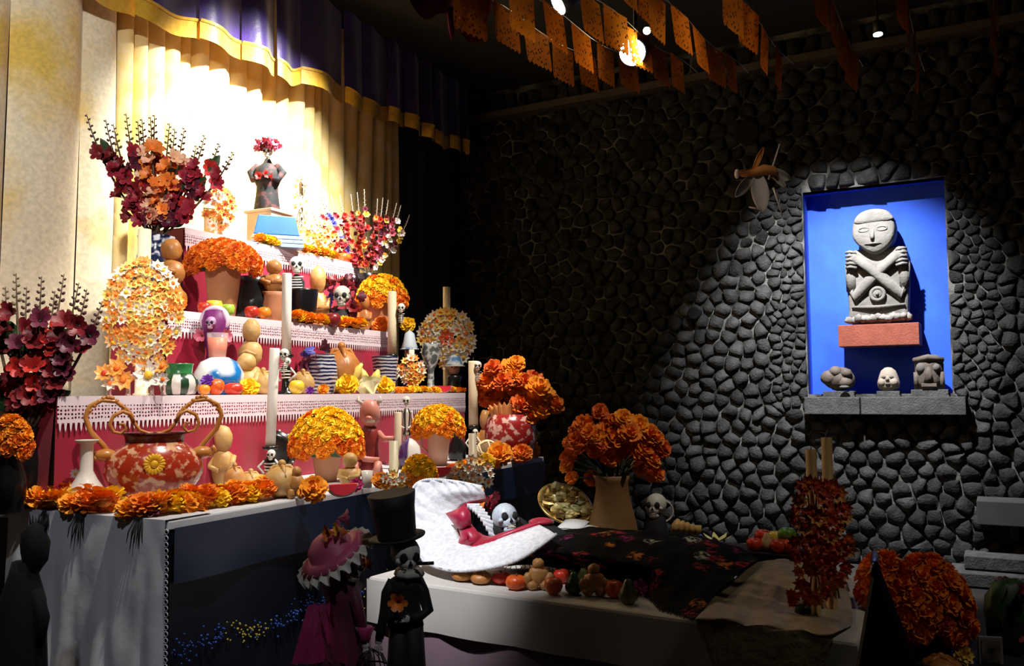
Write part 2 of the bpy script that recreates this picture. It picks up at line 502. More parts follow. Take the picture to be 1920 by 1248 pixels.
for k, (x0, x1) in enumerate(segs):
    am = r.uniform(0.05, 0.11); ph = r.uniform(0, 1)
    def yof(s): return -am * math.sin(PI * s) - 0.03 * math.sin(2 * PI * s + ph) - 0.035 * (1 - s)
    def sag(s): return -0.035 * math.sin(PI * min(1, s * 1.1)) * (0.4 + ph)
    bb = MB(); bb.grid(13, 8, lambda s, t: (x0 + (x1 - x0 + .03) * s, yof(s) * (1 - 0.35 * t), vbot(x0 + (x1 - x0) * s) + sag(s) + 0.12 + t * 0.85))
    part('velvet_pleat', bb, val, mats=M_pur)
    bb = MB(); bb.grid(13, 3, lambda s, t: (x0 + (x1 - x0 + .03) * s, yof(s) - 0.006, vbot(x0 + (x1 - x0) * s) + sag(s) + 0.135 * t))
    bb.grid(13, 2, lambda s, t: (x0 + (x1 - x0 + .03) * s, yof(s) - 0.014 - 0.004 * t, vbot(x0 + (x1 - x0) * s) + sag(s) + 0.118 + 0.02 * t))
    part('gold_border', bb, val, mats=M_goldtrim)

# ================================================================ altar table and steps
M_white = mat('white cotton', (0.62, 0.62, 0.66), 0.8, (0.70, 0.70, 0.74), 6, sheen=0.2, bump=0.25, bscale=9)
M_navy = mat('navy satin', (0.002, 0.005, 0.016), 0.5, (0.0015, 0.003, 0.009), 3)
M_wood = mat('dark wood', (0.06, 0.03, 0.02), 0.6, (0.10, 0.05, 0.03), 5)
UE = SU(1020, 0, Z0)
tab = thing('altar_table', 'long altar table with navy cloth skirt and white top edge', 'table', A(0, 0, 0), AROT)
b = MB(); b.box((UE / 2, VB / 2, Z0 - 0.02), (UE, VB, 0.04)); part('table_top', b, tab, mats=M_white, smooth=False, bevel=.008)
b = MB()
def fn(s, t): return (0.01 + s * (UE - .02), 0.004 + 0.012 * math.sin(s * 41) * (1 - t), t * (Z0 - 0.035) )
b.grid(90, 8, fn); part('navy_skirt', b, tab, mats=M_navy)
b = MB(); b.grid(30, 4, lambda s, t: (UE - 0.01, s * VB, t * (Z0 - .035))); part('end_skirt', b, tab, mats=M_navy)
b = MB(); b.grid(40, 4, lambda s, t: (0.012 + 0.006 * math.sin(s * 60) * (1 - t), s * VB, t * (Z0 - .035))); part('end_skirt', b, tab, mats=M_navy)
b = MB(); b.grid(80, 5, lambda s, t: (0.02 + s * (UE - .03), -0.012 - 0.010 * math.sin(s * 30) * (1 - t), Z0 - .028 - (1 - t) * 0.20))
part('skirt_band', b, tab, mats=mat('blue satin band', (0.005, 0.015, 0.05), 0.4))
for x in (0.1, UE - .1):
    for y in (0.1, VB - .1):
        part('leg', MB().box((x, y, (Z0 - .04) / 2), (0.06, 0.06, Z0 - .04)), tab, mats=M_wood, smooth=False)
# beaded flower bands on the skirt
r = random.Random(2)
bd = {k: MB() for k in range(3)}
def bead(b3, x, z, q): b3.ell((x, -0.006, z), q, 5, 4)
for k in range(420):
    x = r.uniform(0.02, 1.9); z0 = Z0 - 0.48 + 0.02 * math.sin(9 * x) + r.gauss(0, 0.025)
    bead(bd[1 if 0.28 < (x % 0.9) < 0.55 and r.random() < .8 else 0], x, z0, r.uniform(0.003, 0.006))
for k in range(420):
    x = r.uniform(0.02, 1.9); bead(bd[2], x, Z0 - 0.76 + r.gauss(0, 0.05), r.uniform(0.003, 0.007))
for k, (nm, cc) in enumerate((('blue_beading', (0.02, 0.07, 0.35)), ('yellow_beading', (0.45, 0.36, 0.05)), ('brown_beading', (0.16, 0.07, 0.04)))):
    o = part(nm, bd[k], tab, mats=mat(nm.replace('_', ' '), cc, 0.3)); o['kind'] = 'stuff'

# white end cloth over the near short end
ec = thing('white_cloth', 'white cotton cloth hanging over the short end of the altar table', 'cloth', A(0, 0, 0), AROT)
LV = 0.86
def endc(s, t):
    v = s * LV; d = (1 - t)
    fold = 0.022 * math.sin(v * 21 + 1.3 * d) * d + 0.012 * math.sin(v * 47 - 2 * d) * d + 0.006 * noise.noise(Vector((v * 7, d * 6, 2)))
    y = -0.045 * d * (1 - s) + v
    return (-0.012 - abs(fold) - 0.03 * d, y, 0.06 + t * (Z0 - 0.06 + 0.004))
b = MB(); b.grid(60, 40, endc); part('hanging_cloth', b, ec, mats=M_white)
b = MB(); b.grid(40, 4, lambda s, t: (-0.012 + t * 0.22, s * LV, Z0 + 0.004)); part('top_flap', b, ec, mats=M_white)
b = MB()
for k in range(40):
    z = 0.1 + k * (Z0 - .12) / 40
    p = endc(0, z / Z0); b.ring((p[0], p[1] - 0.008, p[2]), 0.009, 0.0025, 8, 4, rot=(0, PI / 2, 0))
part('lace_edge', b, ec, mats=M_white)

# steps
M_red = mat('crimson satin', (0.26, 0.0012, 0.012), 0.5, (0.37, 0.003, 0.04), 3.5, sheen=0.2, bump=0.1, bscale=6)
def lace_mat():
    m = bpy.data.materials.new('white lace'); m.use_nodes = True
    N = m.node_tree.nodes; L = m.node_tree.links; b = N['Principled BSDF']
    b.inputs['Base Color'].default_value = (0.72, 0.58, 0.64, 1); b.inputs['Roughness'].default_value = 0.8
    tc = N.new('ShaderNodeTexCoord'); vo = N.new('ShaderNodeTexVoronoi'); vo.feature = 'F1'; vo.inputs['Scale'].default_value = 62; vo.inputs['Randomness'].default_value = 0.25
    L.new(tc.outputs['Object'], vo.inputs['Vector'])
    r = N.new('ShaderNodeValToRGB'); r.color_ramp.interpolation = 'CONSTANT'; r.color_ramp.elements[0].color = (0, 0, 0, 1); r.color_ramp.elements[1].position = 0.30; r.color_ramp.elements[1].color = (1, 1, 1, 1)
    L.new(vo.outputs['Distance'], r.inputs[0]); L.new(r.outputs[0], b.inputs['Alpha'])
    return m
M_lace = lace_mat()
M_lace2 = mat('white lace hem', (0.76, 0.63, 0.68), 0.8)
def step(label, u0, u1, v0, v1, z0, z1, drop):
    th = thing('altar_step', label, 'altar step', A(u0, v0, z0), AROT)
    L = u1 - u0; D = v1 - v0; h = z1 - z0
    part('step_box', MB().box((L / 2, D / 2 + .02, h / 2 - 0.004), (L - .02, D - .02, h - .008)), th, mats=M_wood, smooth=False)
    b = MB()
    b.grid(int(L * 40), 8, lambda s, t: (s * L, -0.004 + 0.008 * math.sin(s * L * 23) * (1 - t) - 0.012 * abs(math.sin(s * L * 8)) * (1 - t), t * (h - .002)))
    b.grid(10, 6, lambda s, t: (-0.03 * (1 - t), s * D, t * (h - .002)))
    b.grid(10, 6, lambda s, t: (L, s * D, t * (h - .002)))
    b.grid(2, 2, lambda s, t: (s * L, t * D, h - .002))
    part('crimson_cloth', b, th, mats=M_red)
    # lace runner: flat band, net band and pointed hem
    b = MB(); b.grid(40, 2, lambda s, t: (s * L, -0.008 + t * min(D, .3), h + 0.003)); b.grid(40, 3, lambda s, t: (s * L, -0.012, h + .003 - (1 - t) * drop * 0.30))
    part('lace_top', b, th, mats=M_lace2)
    b = MB(); b.grid(60, 3, lambda s, t: (s * L, -0.014 - 0.002 * math.sin(s * L * 20), h - drop * 0.26 - (1 - t) * drop * 0.5)); part('lace_net', b, th, mats=M_lace)
    b = MB(); n = int(L / 0.024); zz = h - drop * 0.72
    b.grid(60, 2, lambda s, t: (s * L, -0.0155 - 0.002 * math.sin(s * L * 20), zz - (1 - t) * 0.012))
    for k in range(n):
        x = (k + .5) * L / n; y = -0.016 - 0.002 * math.sin(x * 20)
        b.add([(x - .007, y, zz - .008), (x + .007, y, zz - .008), (x + .004, y, zz - .8 * drop * .35), (x, y, zz - drop * 0.37), (x - .004, y, zz - .8 * drop * .35)], [(0, 1, 2, 3, 4)])
    part('lace_points', b, th, mats=M_lace2)
    return th
step('lowest altar step in crimson cloth with a wide white lace edge', SU(104, V1, Z1), SU(870, V1, Z1), V1, VB, Z0 + .002, Z1, 0.13)
step('middle altar step in crimson cloth edged with white lace', SU(312, V2, Z2), SU(727, V2, Z2), V2, V3 - .012, Z1 + .004, Z2, 0.135)
step('topmost altar step in crimson cloth edged with white lace', SU(344, V3, Z3), SU(672, V3, Z3), V3, 1.82, Z1 + .004, Z3, 0.13)

# ================================================================ bed table
BD = 0.95
bed = thing('bed_table', 'low table with long white cloth under the reclining skeleton', 'table', Bp(0, 0, 0), BROT)
M_bedw = mat('cream cloth', (0.56, 0.53, 0.49), 0.8, (0.62, 0.58, 0.54), 4, bump=0.15, bscale=8)
M_mauve = mat('mauve cloth', (0.34, 0.22, 0.27), 0.85, (0.28, 0.18, 0.22), 4)
part('table_top', MB().box((BLEN / 2, BD / 2, ZB - .02), (BLEN, BD, 0.04)), bed, mats=M_bedw, smooth=False, bevel=.012)
b = MB(); b.grid(60, 8, lambda s, t: (s * BLEN, -0.006 - 0.014 * abs(math.sin(s * 17)) * (1 - t) , ZB - .01 - (1 - t) * 0.17)); b.grid(20, 6, lambda s, t: (-0.008 - 0.01 * abs(math.sin(s * 9)) * (1 - t), s * BD, ZB - .01 - (1 - t) * .17)); b.grid(20, 6, lambda s, t: (BLEN + 0.008, s * BD, ZB - .01 - (1 - t) * .17))
part('top_cloth', b, bed, mats=M_bedw)
b = MB(); b.grid(60, 6, lambda s, t: (s * BLEN, 0.012 + 0.008 * math.sin(s * 31), 0.01 + t * (ZB - .05))); b.grid(20, 6, lambda s, t: (0.006, s * BD, 0.01 + t * (ZB - .05))); b.grid(20, 6, lambda s, t: (BLEN - .006, s * BD, .01 + t * (ZB - .05)))
part('under_cloth', b, bed, mats=M_mauve)
for x in (.08, BLEN - .08):
    for y in (.08, BD - .08): part('leg', MB().box((x, y, ZB / 2 - .02), (.05, .05, ZB - .04)), bed, mats=M_wood, smooth=False)
# ================================================================ builders for small things
O_ = [('marigold orange', (0.80, 0.17, 0.006), (0.90, 0.26, 0.008)), ('marigold amber', (0.88, 0.27, 0.006), (0.95, 0.40, 0.012)),
      ('marigold yellow', (0.95, 0.52, 0.006), (0.98, 0.70, 0.02)), ('marigold deep orange', (0.62, 0.09, 0.004), (0.78, 0.16, 0.006))]
M_mar = [mat(n, c, 0.7, c2, 14) for n, c, c2 in O_]
M_bread = mat('golden bread crust', (0.42, 0.17, 0.04), 0.45, (0.60, 0.32, 0.11), 9, bump=0.4, bscale=22)
M_breadp = mat('pale bread crust', (0.46, 0.25, 0.07), 0.5, (0.64, 0.41, 0.16), 9, bump=0.4, bscale=22)
M_breadd = mat('dark bread crust', (0.36, 0.12, 0.025), 0.42, (0.52, 0.22, 0.05), 9, bump=0.4, bscale=22)
M_wax = mat('candle wax', (0.80, 0.70, 0.50), 0.4, (0.76, 0.64, 0.42), 5, spec=0.4)
M_waxw = mat('white candle wax', (0.86, 0.82, 0.74), 0.4)
M_waxd = mat('ochre candle wax', (0.52, 0.32, 0.12), 0.5)
M_wick = mat('burnt wick', (0.02, 0.02, 0.02), 0.9)
M_clay = mat('clay', (0.42, 0.16, 0.07), 0.6, (0.52, 0.22, 0.10), 6, bump=0.1)
M_black = mat('black lacquer', (0.008, 0.008, 0.009), 0.25)
M_blackm = mat('black cloth', (0.010, 0.010, 0.012), 0.85)
M_bone = mat('bone white', (0.72, 0.70, 0.64), 0.55, (0.60, 0.57, 0.50), 9)
M_leaf = mat('dark green leaf', (0.02, 0.055, 0.02), 0.5, (0.035, 0.09, 0.03), 6)
M_stem = mat('brown stem', (0.10, 0.06, 0.03), 0.7)
M_stemw = mat('pale stem', (0.50, 0.44, 0.36), 0.7)
M_gold = mat('gold foil', (0.62, 0.45, 0.16), 0.28, (0.45, 0.30, 0.10), 10, metal=0.9)

def marigold_mesh(m, seed):
    r = random.Random(seed); b = MB(); b.ell((0, 0, 0), (0.62, 0.62, 0.52), 8, 6)
    for th, n, ro in ((112, 11, 0.95), (88, 13, 1.0), (66, 12, 0.99), (46, 10, 0.95), (27, 7, 0.9), (9, 3, 0.84)):
        for k in range(n):
            a = 2 * PI * (k + r.uniform(-.25, .25)) / n; t = math.radians(th + r.uniform(-7, 7)); q = ro * r.uniform(0.9, 1.08)
            d = Vector((math.sin(t) * math.cos(a), math.sin(t) * math.sin(a), math.cos(t) * 0.82))
            e = Vector((-math.sin(a), math.cos(a), 0)); f = d.cross(e)
            w = 0.30 * r.uniform(0.8, 1.25)
            b0 = d * 0.5; tip = d * q
            b.add([b0 - e * w * .4, b0 + e * w * .4, tip + e * w * .75 + f * r.uniform(-.1, .1), tip + d * .10 + f * r.uniform(-.12, .12), tip - e * w * .75 + f * r.uniform(-.1, .1)], [(0, 1, 2, 3, 4)])
    return b.mesh('marigold', m, False)
MG = [[marigold_mesh(m, 10 * i + j) for j in range(3)] for i, m in enumerate(M_mar)]
def head(parent, loc, r, ci, nd=None, name='marigold'):
    rot = Euler((rnd(-.5, .5), rnd(-.5, .5), rnd(0, 6)))
    if nd is not None: rot = (Vector(nd).to_track_quat('Z', 'Y') @ Euler((0, 0, rnd(0, 6))).to_quaternion()).to_euler()
    return part(name, random.choice(MG[ci]), parent, loc, rot, r * rnd(0.88, 1.12))
def dome(label, loc, rx, rz, hr, cols, ry=None, cat='bouquet', name='marigold_bouquet', full=False, group=None, dz=0.0):
    """rounded mass of marigold heads; loc is the centre of its underside"""
    th = thing(name, label, cat, loc, 0, group)
    ry = ry or rx
    n = max(5, int(2.6 * (rx * ry + 1.2 * rx * rz) / (hr * hr) * (1.6 if full else 1) * 0.62))
    for i in range(n):
        z = 1 - (i + .5) / n * (1.9 if full else 1.12); a = i * 2.39996
        q = math.sqrt(max(0, 1 - z * z))
        d = Vector((q * math.cos(a), q * math.sin(a), z))
        if d.y > 0.75: continue
        p = Vector((d.x * (rx - hr * .6), d.y * (ry - hr * .6), d.z * (rz - hr * .5) + dz))
        w = cols[0] if d.z > 0.30 and len(cols) > 1 and random.random() < .9 else random.choice(cols[1:] if len(cols) > 1 else cols)
        head(th, p, hr, w, d)
    b = MB(); b.ell((0, 0, dz + rz * .25), (rx * .7, ry * .7, rz * .55), 12, 8); part('foliage', b, th, mats=M_leaf)
    return th
def garland(label, pts, hr, cols, rows=2, name='marigold_garland', extra=None):
    th = thing(name, label, 'garland', pts[0])
    P = [Vector(p) - Vector(pts[0]) for p in pts]
    L = [0]
    for i in range(1, len(P)): L.append(L[-1] + (P[i] - P[i - 1]).length)
    n = max(2, int(L[-1] / (hr * 1.05)))
    for k in range(n + 1):
        d = L[-1] * k / n; i = max(j for j in range(len(L)) if L[j] <= d + 1e-9); i = min(i, len(P) - 2)
        q = (d - L[i]) / (L[i + 1] - L[i]); p = P[i].lerp(P[i + 1], q)
        for rr in range(rows):
            head(th, p + Vector((rnd(-.25, .25) * hr, (rr - (rows - 1) / 2) * hr * 0.9 + rnd(-.2, .2) * hr, hr * 0.62 + rnd(-.1, .35) * hr + (0.25 * hr if rr == rows - 1 and rows > 1 else 0))), hr, random.choice(cols))
    b = MB(); b.tube([p + Vector((0, 0, hr * .5)) for p in P], hr * .25, 5); part('cord', b, th, mats=M_leaf)
    return th
def candle(label, loc, h, r, m=None, group=None, tilt=(0, 0)):
    th = thing('candle', label, 'candle', loc, 0, group); m = m or M_wax
    th.rotation_euler = (tilt[0], tilt[1], 0)
    b = MB(); b.lathe([(r, 0), (r, h * .5), (r * 1.01, h - r * .25), (r * .93, h - r * .05), (r * .6, h - r * .12), (0.0005, h - r * .16)], 18)
    part('wax', b, th, mats=m)
    b = MB(); b.tube([(0, 0, h - r * .3), (0, 0, h + r * .3), (r * .12, 0, h + r * .75)], [r * .1, r * .09, r * .05], 6); part('wick', b, th, mats=M_wick)
    return th

# ---- wax flowers (petals + coloured heart)
def wax_flower_mesh(name, mp, mc, n=7, seed=0, cup=0.25, heart=0.28):
    r = random.Random(seed); b = MB()
    for k in range(n):
        a = 2 * PI * k / n + r.uniform(-.12, .12); q = r.uniform(0.9, 1.1); c, s = math.cos(a), math.sin(a)
        w = 0.34
        def P(rad, side, z): return (rad * c - side * s, rad * s + side * c, z)
        b.add([P(0.1, 0, 0), P(.5 * q, w, cup * .6), P(1.0 * q, 0, cup * 1.3), P(.5 * q, -w, cup * .6), P(.5 * q, 0, cup * .2)], [(0, 1, 4), (1, 2, 4), (2, 3, 4), (3, 0, 4)])
    b.mi = 1; b.ell((0, 0, .14), (heart, heart, .2), 8, 5)
    return b.mesh(name, [mp, mc], False)
M_wp = {'cream': mat('cream wax petal', (0.82, 0.70, 0.50), 0.45, (0.88, 0.80, 0.66), 5),
        'white': mat('white wax petal', (0.85, 0.80, 0.72), 0.45),
        'orange': mat('orange wax petal', (0.85, 0.30, 0.04), 0.45, (0.88, 0.45, 0.10), 5),
        'yellow': mat('yellow wax petal', (0.85, 0.55, 0.08), 0.45, (0.9, 0.68, 0.2), 5),
        'red': mat('red wax petal', (0.60, 0.06, 0.02), 0.4, (0.70, 0.14, 0.04), 5)}
M_wc = {'o': mat('orange heart', (0.85, 0.18, 0.01), 0.5), 'y': mat('yellow heart', (0.9, 0.5, 0.02), 0.5), 'r': mat('red heart', (0.7, 0.04, 0.01), 0.5)}
WF = {k: [wax_flower_mesh('wax_flower', M_wp[k[0]], M_wc[k[1]], 7 + i % 2, i) for i in range(2)] for k in
      [('cream', 'o'), ('cream', 'y'), ('white', 'y'), ('white', 'o'), ('orange', 'o'), ('orange', 'r'), ('yellow', 'o'), ('red', 'r'), ('red', 'o')]}
def wax_candle(label, loc, h, rc, cz, rx, rz, fr, kinds, hub=None, density=1.0, m=None, cat='candle', two=False, candle_on=True):
    """candle carrying an upright oval wheel of wax flowers centred cz above its foot"""
    th = thing('wax_flower_candle', label, cat, loc, -math.atan2(loc[0], loc[1]))
    if candle_on:
        b = MB(); b.lathe([(rc * 1.3, 0), (rc * 1.3, .01), (rc, .015), (rc, h), (rc * .6, h - rc * .1), (.0005, h - rc * .15)], 16); part('wax', b, th, mats=m or M_wax)
        b = MB(); b.tube([(0, 0, h - rc * .3), (rc * .1, 0, h + rc * .8)], rc * .09, 5); part('wick', b, th, mats=M_wick)
    ring = 1; fl = []
    k = 0
    while True:
        q = k * fr * 1.25 / density
        if q > min(rx, rz): break
        n = max(1, int(2 * PI * (q * (rx + rz) / 2 / min(rx, rz)) / (fr * 1.5) * density))
        for i in range(n):
            a = 2 * PI * (i + .5 * (k % 2)) / n + rnd(-.1, .1)
            f = q / min(rx, rz); fl.append((rx * f * math.cos(a), rz * f * math.sin(a), f))
        k += 1
    for x, z, f in fl:
        kk = random.choice(kinds) if not (hub and f < .05) else hub
        nd = Vector((x / rx * .7 + rnd(-.2, .2), -1, z / rz * .6 + rnd(-.2, .2)))
        y = -rc - 0.018 - (1 - f) * 0.35 * fr * 2
        part('wax_flower', random.choice(WF[kk]), th, (x, y, cz + z), (nd.to_track_quat('Z', 'Y') @ Euler((0, 0, rnd(0, 6))).to_quaternion()).to_euler(), fr * rnd(.85, 1.2) * (1.5 if hub and f < .05 else 1))
    b = MB()
    for k in range(10):
        a = 2 * PI * k / 10; b.tube([(0, -rc * .5, cz), (rx * .97 * math.cos(a), -rc - .012, cz + rz * .97 * math.sin(a))], fr * .10, 5)
    b.ring((0, 0, 0), 1, .0, 3, 3) if False else None
    part('wire_frame', b, th, mats=M_stem)
    return th

# ---- gladioli
def blossom_mesh(m, mi, seed):
    r = random.Random(seed); b = MB()
    for k in range(6):
        a = 2 * PI * k / 6; c, s = math.cos(a), math.sin(a); q = r.uniform(.85, 1.15)
        def P(rad, side, z): return (rad * c - side * s, rad * s + side * c, z)
        w = .40
        b.add([P(.10, -.08, 0), P(.10, .08, 0), P(.45 * q, -w, .75), P(.42 * q, 0, .62), P(.45 * q, w, .75), P(.95 * q, -w * .8, 1.0 + r.uniform(-.1, .1)), P(1.08 * q, 0, .92), P(.95 * q, w * .8, 1.0 + r.uniform(-.1, .1))],
              [(0, 1, 3), (0, 3, 2), (1, 4, 3), (2, 3, 6, 5), (3, 4, 7, 6)])
    b.mi = 1; b.tube([(0, 0, -.25), (0, 0, .12)], [.05, .12], 6)
    return b.mesh('blossom', [m, mi], True)
GC = {'crimson': (0.15, 0.004, 0.008), 'red': (0.40, 0.015, 0.01), 'peach': (0.85, 0.42, 0.26), 'orange': (0.80, 0.20, 0.03), 'plum': (0.085, 0.006, 0.022),
      'yellow': (0.85, 0.55, 0.08), 'pink': (0.45, 0.09, 0.15), 'white': (0.75, 0.68, 0.62), 'blue': (0.05, 0.05, 0.30), 'rose': (0.28, 0.012, 0.03)}
BM = {k: [blossom_mesh(mat('petal ' + k, c, 0.5, tuple(min(1, x * 1.5 + .01) for x in c), 6), M_leaf, i) for i in range(2)] for k, c in GC.items()}
M_bud = mat('dark bud', (0.06, 0.02, 0.02), 0.6); M_budo = mat('olive bud', (0.16, 0.13, 0.05), 0.6)
def gladioli(label, base, tips, r, f0, f1, leaves=8, stemm=None, per=6, seed=1, depth=0.10, leafscale=1.0):
    """tips: (px, py, colours); the stalks fan out from base, spread in depth as well"""
    th = thing('gladiolus_bouquet', label, 'bouquet', base); rr = random.Random(seed); m = mpp(base); base = Vector(base)
    k = 0
    for (tx, ty, cols) in tips:
        k += 1
        dy = rr.uniform(-depth, depth)
        tp = onplane(tx, ty, base + Vector((0, dy, 0)), Vector((0, 1, 0))) - base
        bs = Vector((rr.uniform(-.012, .012), rr.uniform(-.012, .012), 0))
        mid = bs.lerp(tp, .5) + Vector((tp.x * .26, 0, 0.0))
        def C(t): return bs * (1 - t) ** 2 + mid * 2 * t * (1 - t) + tp * t * t
        b = MB(); b.tube([C(i / 8) for i in range(9)], [r * .16] * 6 + [r * .12, r * .08, r * .05], 5)
        part_s = part('gladiolus_stalk', b, th, mats=stemm or M_stem)
        b = MB(); n = 9; sgn = 1
        for i in range(n):
            t = f1 + (1.0 - f1) * (i + .4) / n; p = C(t); sgn = -sgn
            q = r * (0.38 - .2 * i / n)
            b.ell(p + Vector((sgn * q * .9, 0, q * .3)), (q * .75, q * .42, q * .5), 6, 5, rot=(0, -sgn * .7, 0))
        part('bud', b, part_s, mats=M_bud if rr.random() < .75 else M_budo)
        for i in range(per):
            t = f0 + (f1 - f0) * (i + rr.uniform(.1, .7)) / per; p = C(t)
            nd = Vector((rr.uniform(-.9, .9), -1, rr.uniform(-.1, .7)))
            q = r * rr.uniform(.85, 1.15)
            part('blossom', rr.choice(BM[rr.choice(cols)]), part_s, p + Vector((nd.x * q * .5, -q * .25, 0)), nd.to_track_quat('Z', 'Y').to_euler(), q)
    for i in range(leaves):
        tx, ty, _ = rr.choice(tips); tp = onplane(tx, ty, base, Vector((0, 1, 0))) - base
        p = tp * rr.uniform(f0 * .75, f1 * .95); p.x *= 1.05; p.y = rr.uniform(0, .05)
        q = r * rr.uniform(1.3, 2.2) * leafscale; b = MB(); sx = 1 if p.x > 0 else -1
        b.grid(4, 6, lambda s, t: ((s - .5) * q * .9 * math.sin(PI * (t * .93 + .05)), abs(s - .5) * q * .3 - t * t * q * .2, t * q * 1.5))
        part('leaf', b, th, p, (rr.uniform(-.3, .3), sx * rr.uniform(.2, 1.3), rr.uniform(-.5, .5)), mats=M_leaf)
    return th

# ---- breads, fruit, pots
def bread_doll(label, loc, h, w, m=None, kind='doll', group=None, rz=0.0, name='bread_figure'):
    th = thing(name, label, 'bread', loc, rz, group); m = m or M_bread; sd = rnd(0, 50)
    if kind == 'doll':                                    # round head, plump body, folded arms
        b = MB(); b.ell((0, 0, h * .30), (w * .5, w * .42, h * .31), 16, 12, nz=.12, sd=sd); part('body', b, th, mats=m)
        b = MB(); b.ell((0, -w * .03, h * .78), (w * .36, w * .34, h * .225), 14, 10, nz=.08, sd=sd); part('head', b, th, mats=m)
        b = MB()
        for s in (-1, 1): b.tube([(s * w * .42, -w * .05, h * .50), (s * w * .45, -w * .33, h * .34), (s * w * .08, -w * .46, h * .30 + s * .02 * h)], [w * .11, w * .12, w * .09], 8); b.ell((s * w * .08, -w * .46, h * .30 + s * .02 * h), w * .09, 8, 6)
        part('folded_arms', b, th, mats=m)
    elif kind == 'stack':                                 # three rolls one on the other
        z = 0
        for i, (ww, hh) in enumerate(((1, .38), (.86, .34), (.66, .30))):
            b = MB(); b.ell((rnd(-.04, .04) * w, 0, z + hh * h * .5), (ww * w * .5, ww * w * .46, hh * h * .52), 16, 10, nz=.14, sd=sd + i); z += hh * h * .95
            if i == 1: b.tube([(-w * .3, -w * .36, z - hh * h * .5), (0, -w * .44, z - hh * h * .36), (w * .3, -w * .36, z - hh * h * .5)], w * .07, 7)
            part('roll', b, th, mats=m)
    elif kind == 'bun':                                   # round loaf with crossed bone strips
        b = MB(); b.ell((0, 0, h * .42), (w * .5, w * .48, h * .44), 16, 10, nz=.08, sd=sd); part('loaf', b, th, mats=m)
        b = MB()
        for a in (0.4, 2.0): b.tube([(math.cos(a) * w * .44, math.sin(a) * w * .4 - .02 * w, h * .55), (math.cos(a) * w * .2, math.sin(a) * w * .2, h * .86), (-math.cos(a) * w * .2, -math.sin(a) * w * .2, h * .86), (-math.cos(a) * w * .44, -math.sin(a) * w * .4, h * .55)], w * .06, 7)
        b.ell((0, 0, h * .93), w * .11, 8, 6); part('bone_strips', b, th, mats=m)
    elif kind == 'man':                                   # flat gingerbread-like loaf: head, arms, legs
        b = MB(); b.ell((0, 0, h * .42), (w * .36, w * .26, h * .33), 14, 10, nz=.22, sd=sd)
        for s in (-1, 1):
            b.ell((s * w * .34, -w * .10, h * .36), (w * .17, w * .15, h * .20), 10, 7, nz=.25, sd=sd + s)
            b.ell((s * w * .20, -w * .12, h * .17), (w * .20, w * .18, h * .17), 10, 7, nz=.25, sd=sd + 2 * s)
        part('body', b, th, mats=m)
        b = MB(); b.ell((0, 0, h * .82), (w * .20, w * .19, h * .18), 12, 9, nz=.25, sd=sd); part('head', b, th, mats=m)
    return th
FR = {}
def fruit(label, loc, r, kind, group=None, tint=None, cat=None):
    prof = {'round': [(0.0005, -.88), (.45, -.84), (.8, -.5), (1, 0), (.9, .5), (.6, .8), (.22, .86), (.0005, .74)],
            'apple': [(0.0005, -.75), (.35, -.86), (.78, -.55), (1, .05), (.92, .5), (.6, .78), (.2, .7), (.0005, .55)],
            'tomato': [(0.0005, -.66), (.5, -.68), (.9, -.38), (1.05, .05), (.9, .45), (.5, .62), (.15, .55), (.0005, .48)],
            'pear': [(0.0005, -.9), (.5, -.88), (.88, -.5), (.95, -.1), (.74, .4), (.48, .85), (.38, 1.15), (.2, 1.35), (.0005, 1.38)],
            'pepper': [(0.0005, -.8), (.5, -.8), (.8, -.4), (.9, .2), (.75, .65), (.35, .7), (.0005, .55)]}
    cols = {'orange': ((0.85, 0.20, 0.01), (0.9, .3, .02)), 'red': ((.55, .02, .012), (.7, .06, .02)), 'darkred': ((.16, .008, .015), (.25, .015, .02)),
            'yellow': ((.85, .58, .03), (.9, .68, .08)), 'green': ((.10, .28, .02), (.2, .42, .05)), 'olive': ((.12, .14, .03), (.2, .17, .05)), 'lime': ((.35, .62, .04), (.5, .7, .1)),
            'darkgreen': ((.03, .09, .015), (.05, .13, .02)), 'purple': ((.10, .02, .10), (.2, .03, .15)), 'tan': ((.5, .3, .12), (.6, .4, .2)), 'scarlet': ((.72, .06, .01), (.8, .16, .02))}
    k, colr = kind.split(' ')
    key = (k, colr)
    if key not in FR:
        b = MB(); b.lathe(prof[k], 18, ripple=.05 if k in ('tomato', 'pepper') else 0.0, rn=5)
        s = MB(); zt = prof[k][-1][1]; s.tube([(0, 0, zt - .05), (.05, 0, zt + .15), (.12, 0, zt + .32)], [.07, .05, .06], 6)
        FR[key] = (b.mesh('flesh', mat('fruit skin ' + colr, cols[colr][0], .35, cols[colr][1], 3, coat=.15)), s.mesh('stalk', M_leaf))
    lo = -prof[k][0][1]
    th = thing({'round': 'orange' if colr == 'orange' else 'fruit', 'apple': 'apple', 'tomato': 'tomato', 'pear': 'pear', 'pepper': 'pepper'}[k], label, cat or 'fruit', loc, rnd(0, 6), group)
    part('flesh', FR[key][0], th, (0, 0, lo * r), sc=r); part('stalk', FR[key][1], th, (0, 0, lo * r), sc=r)
    return th
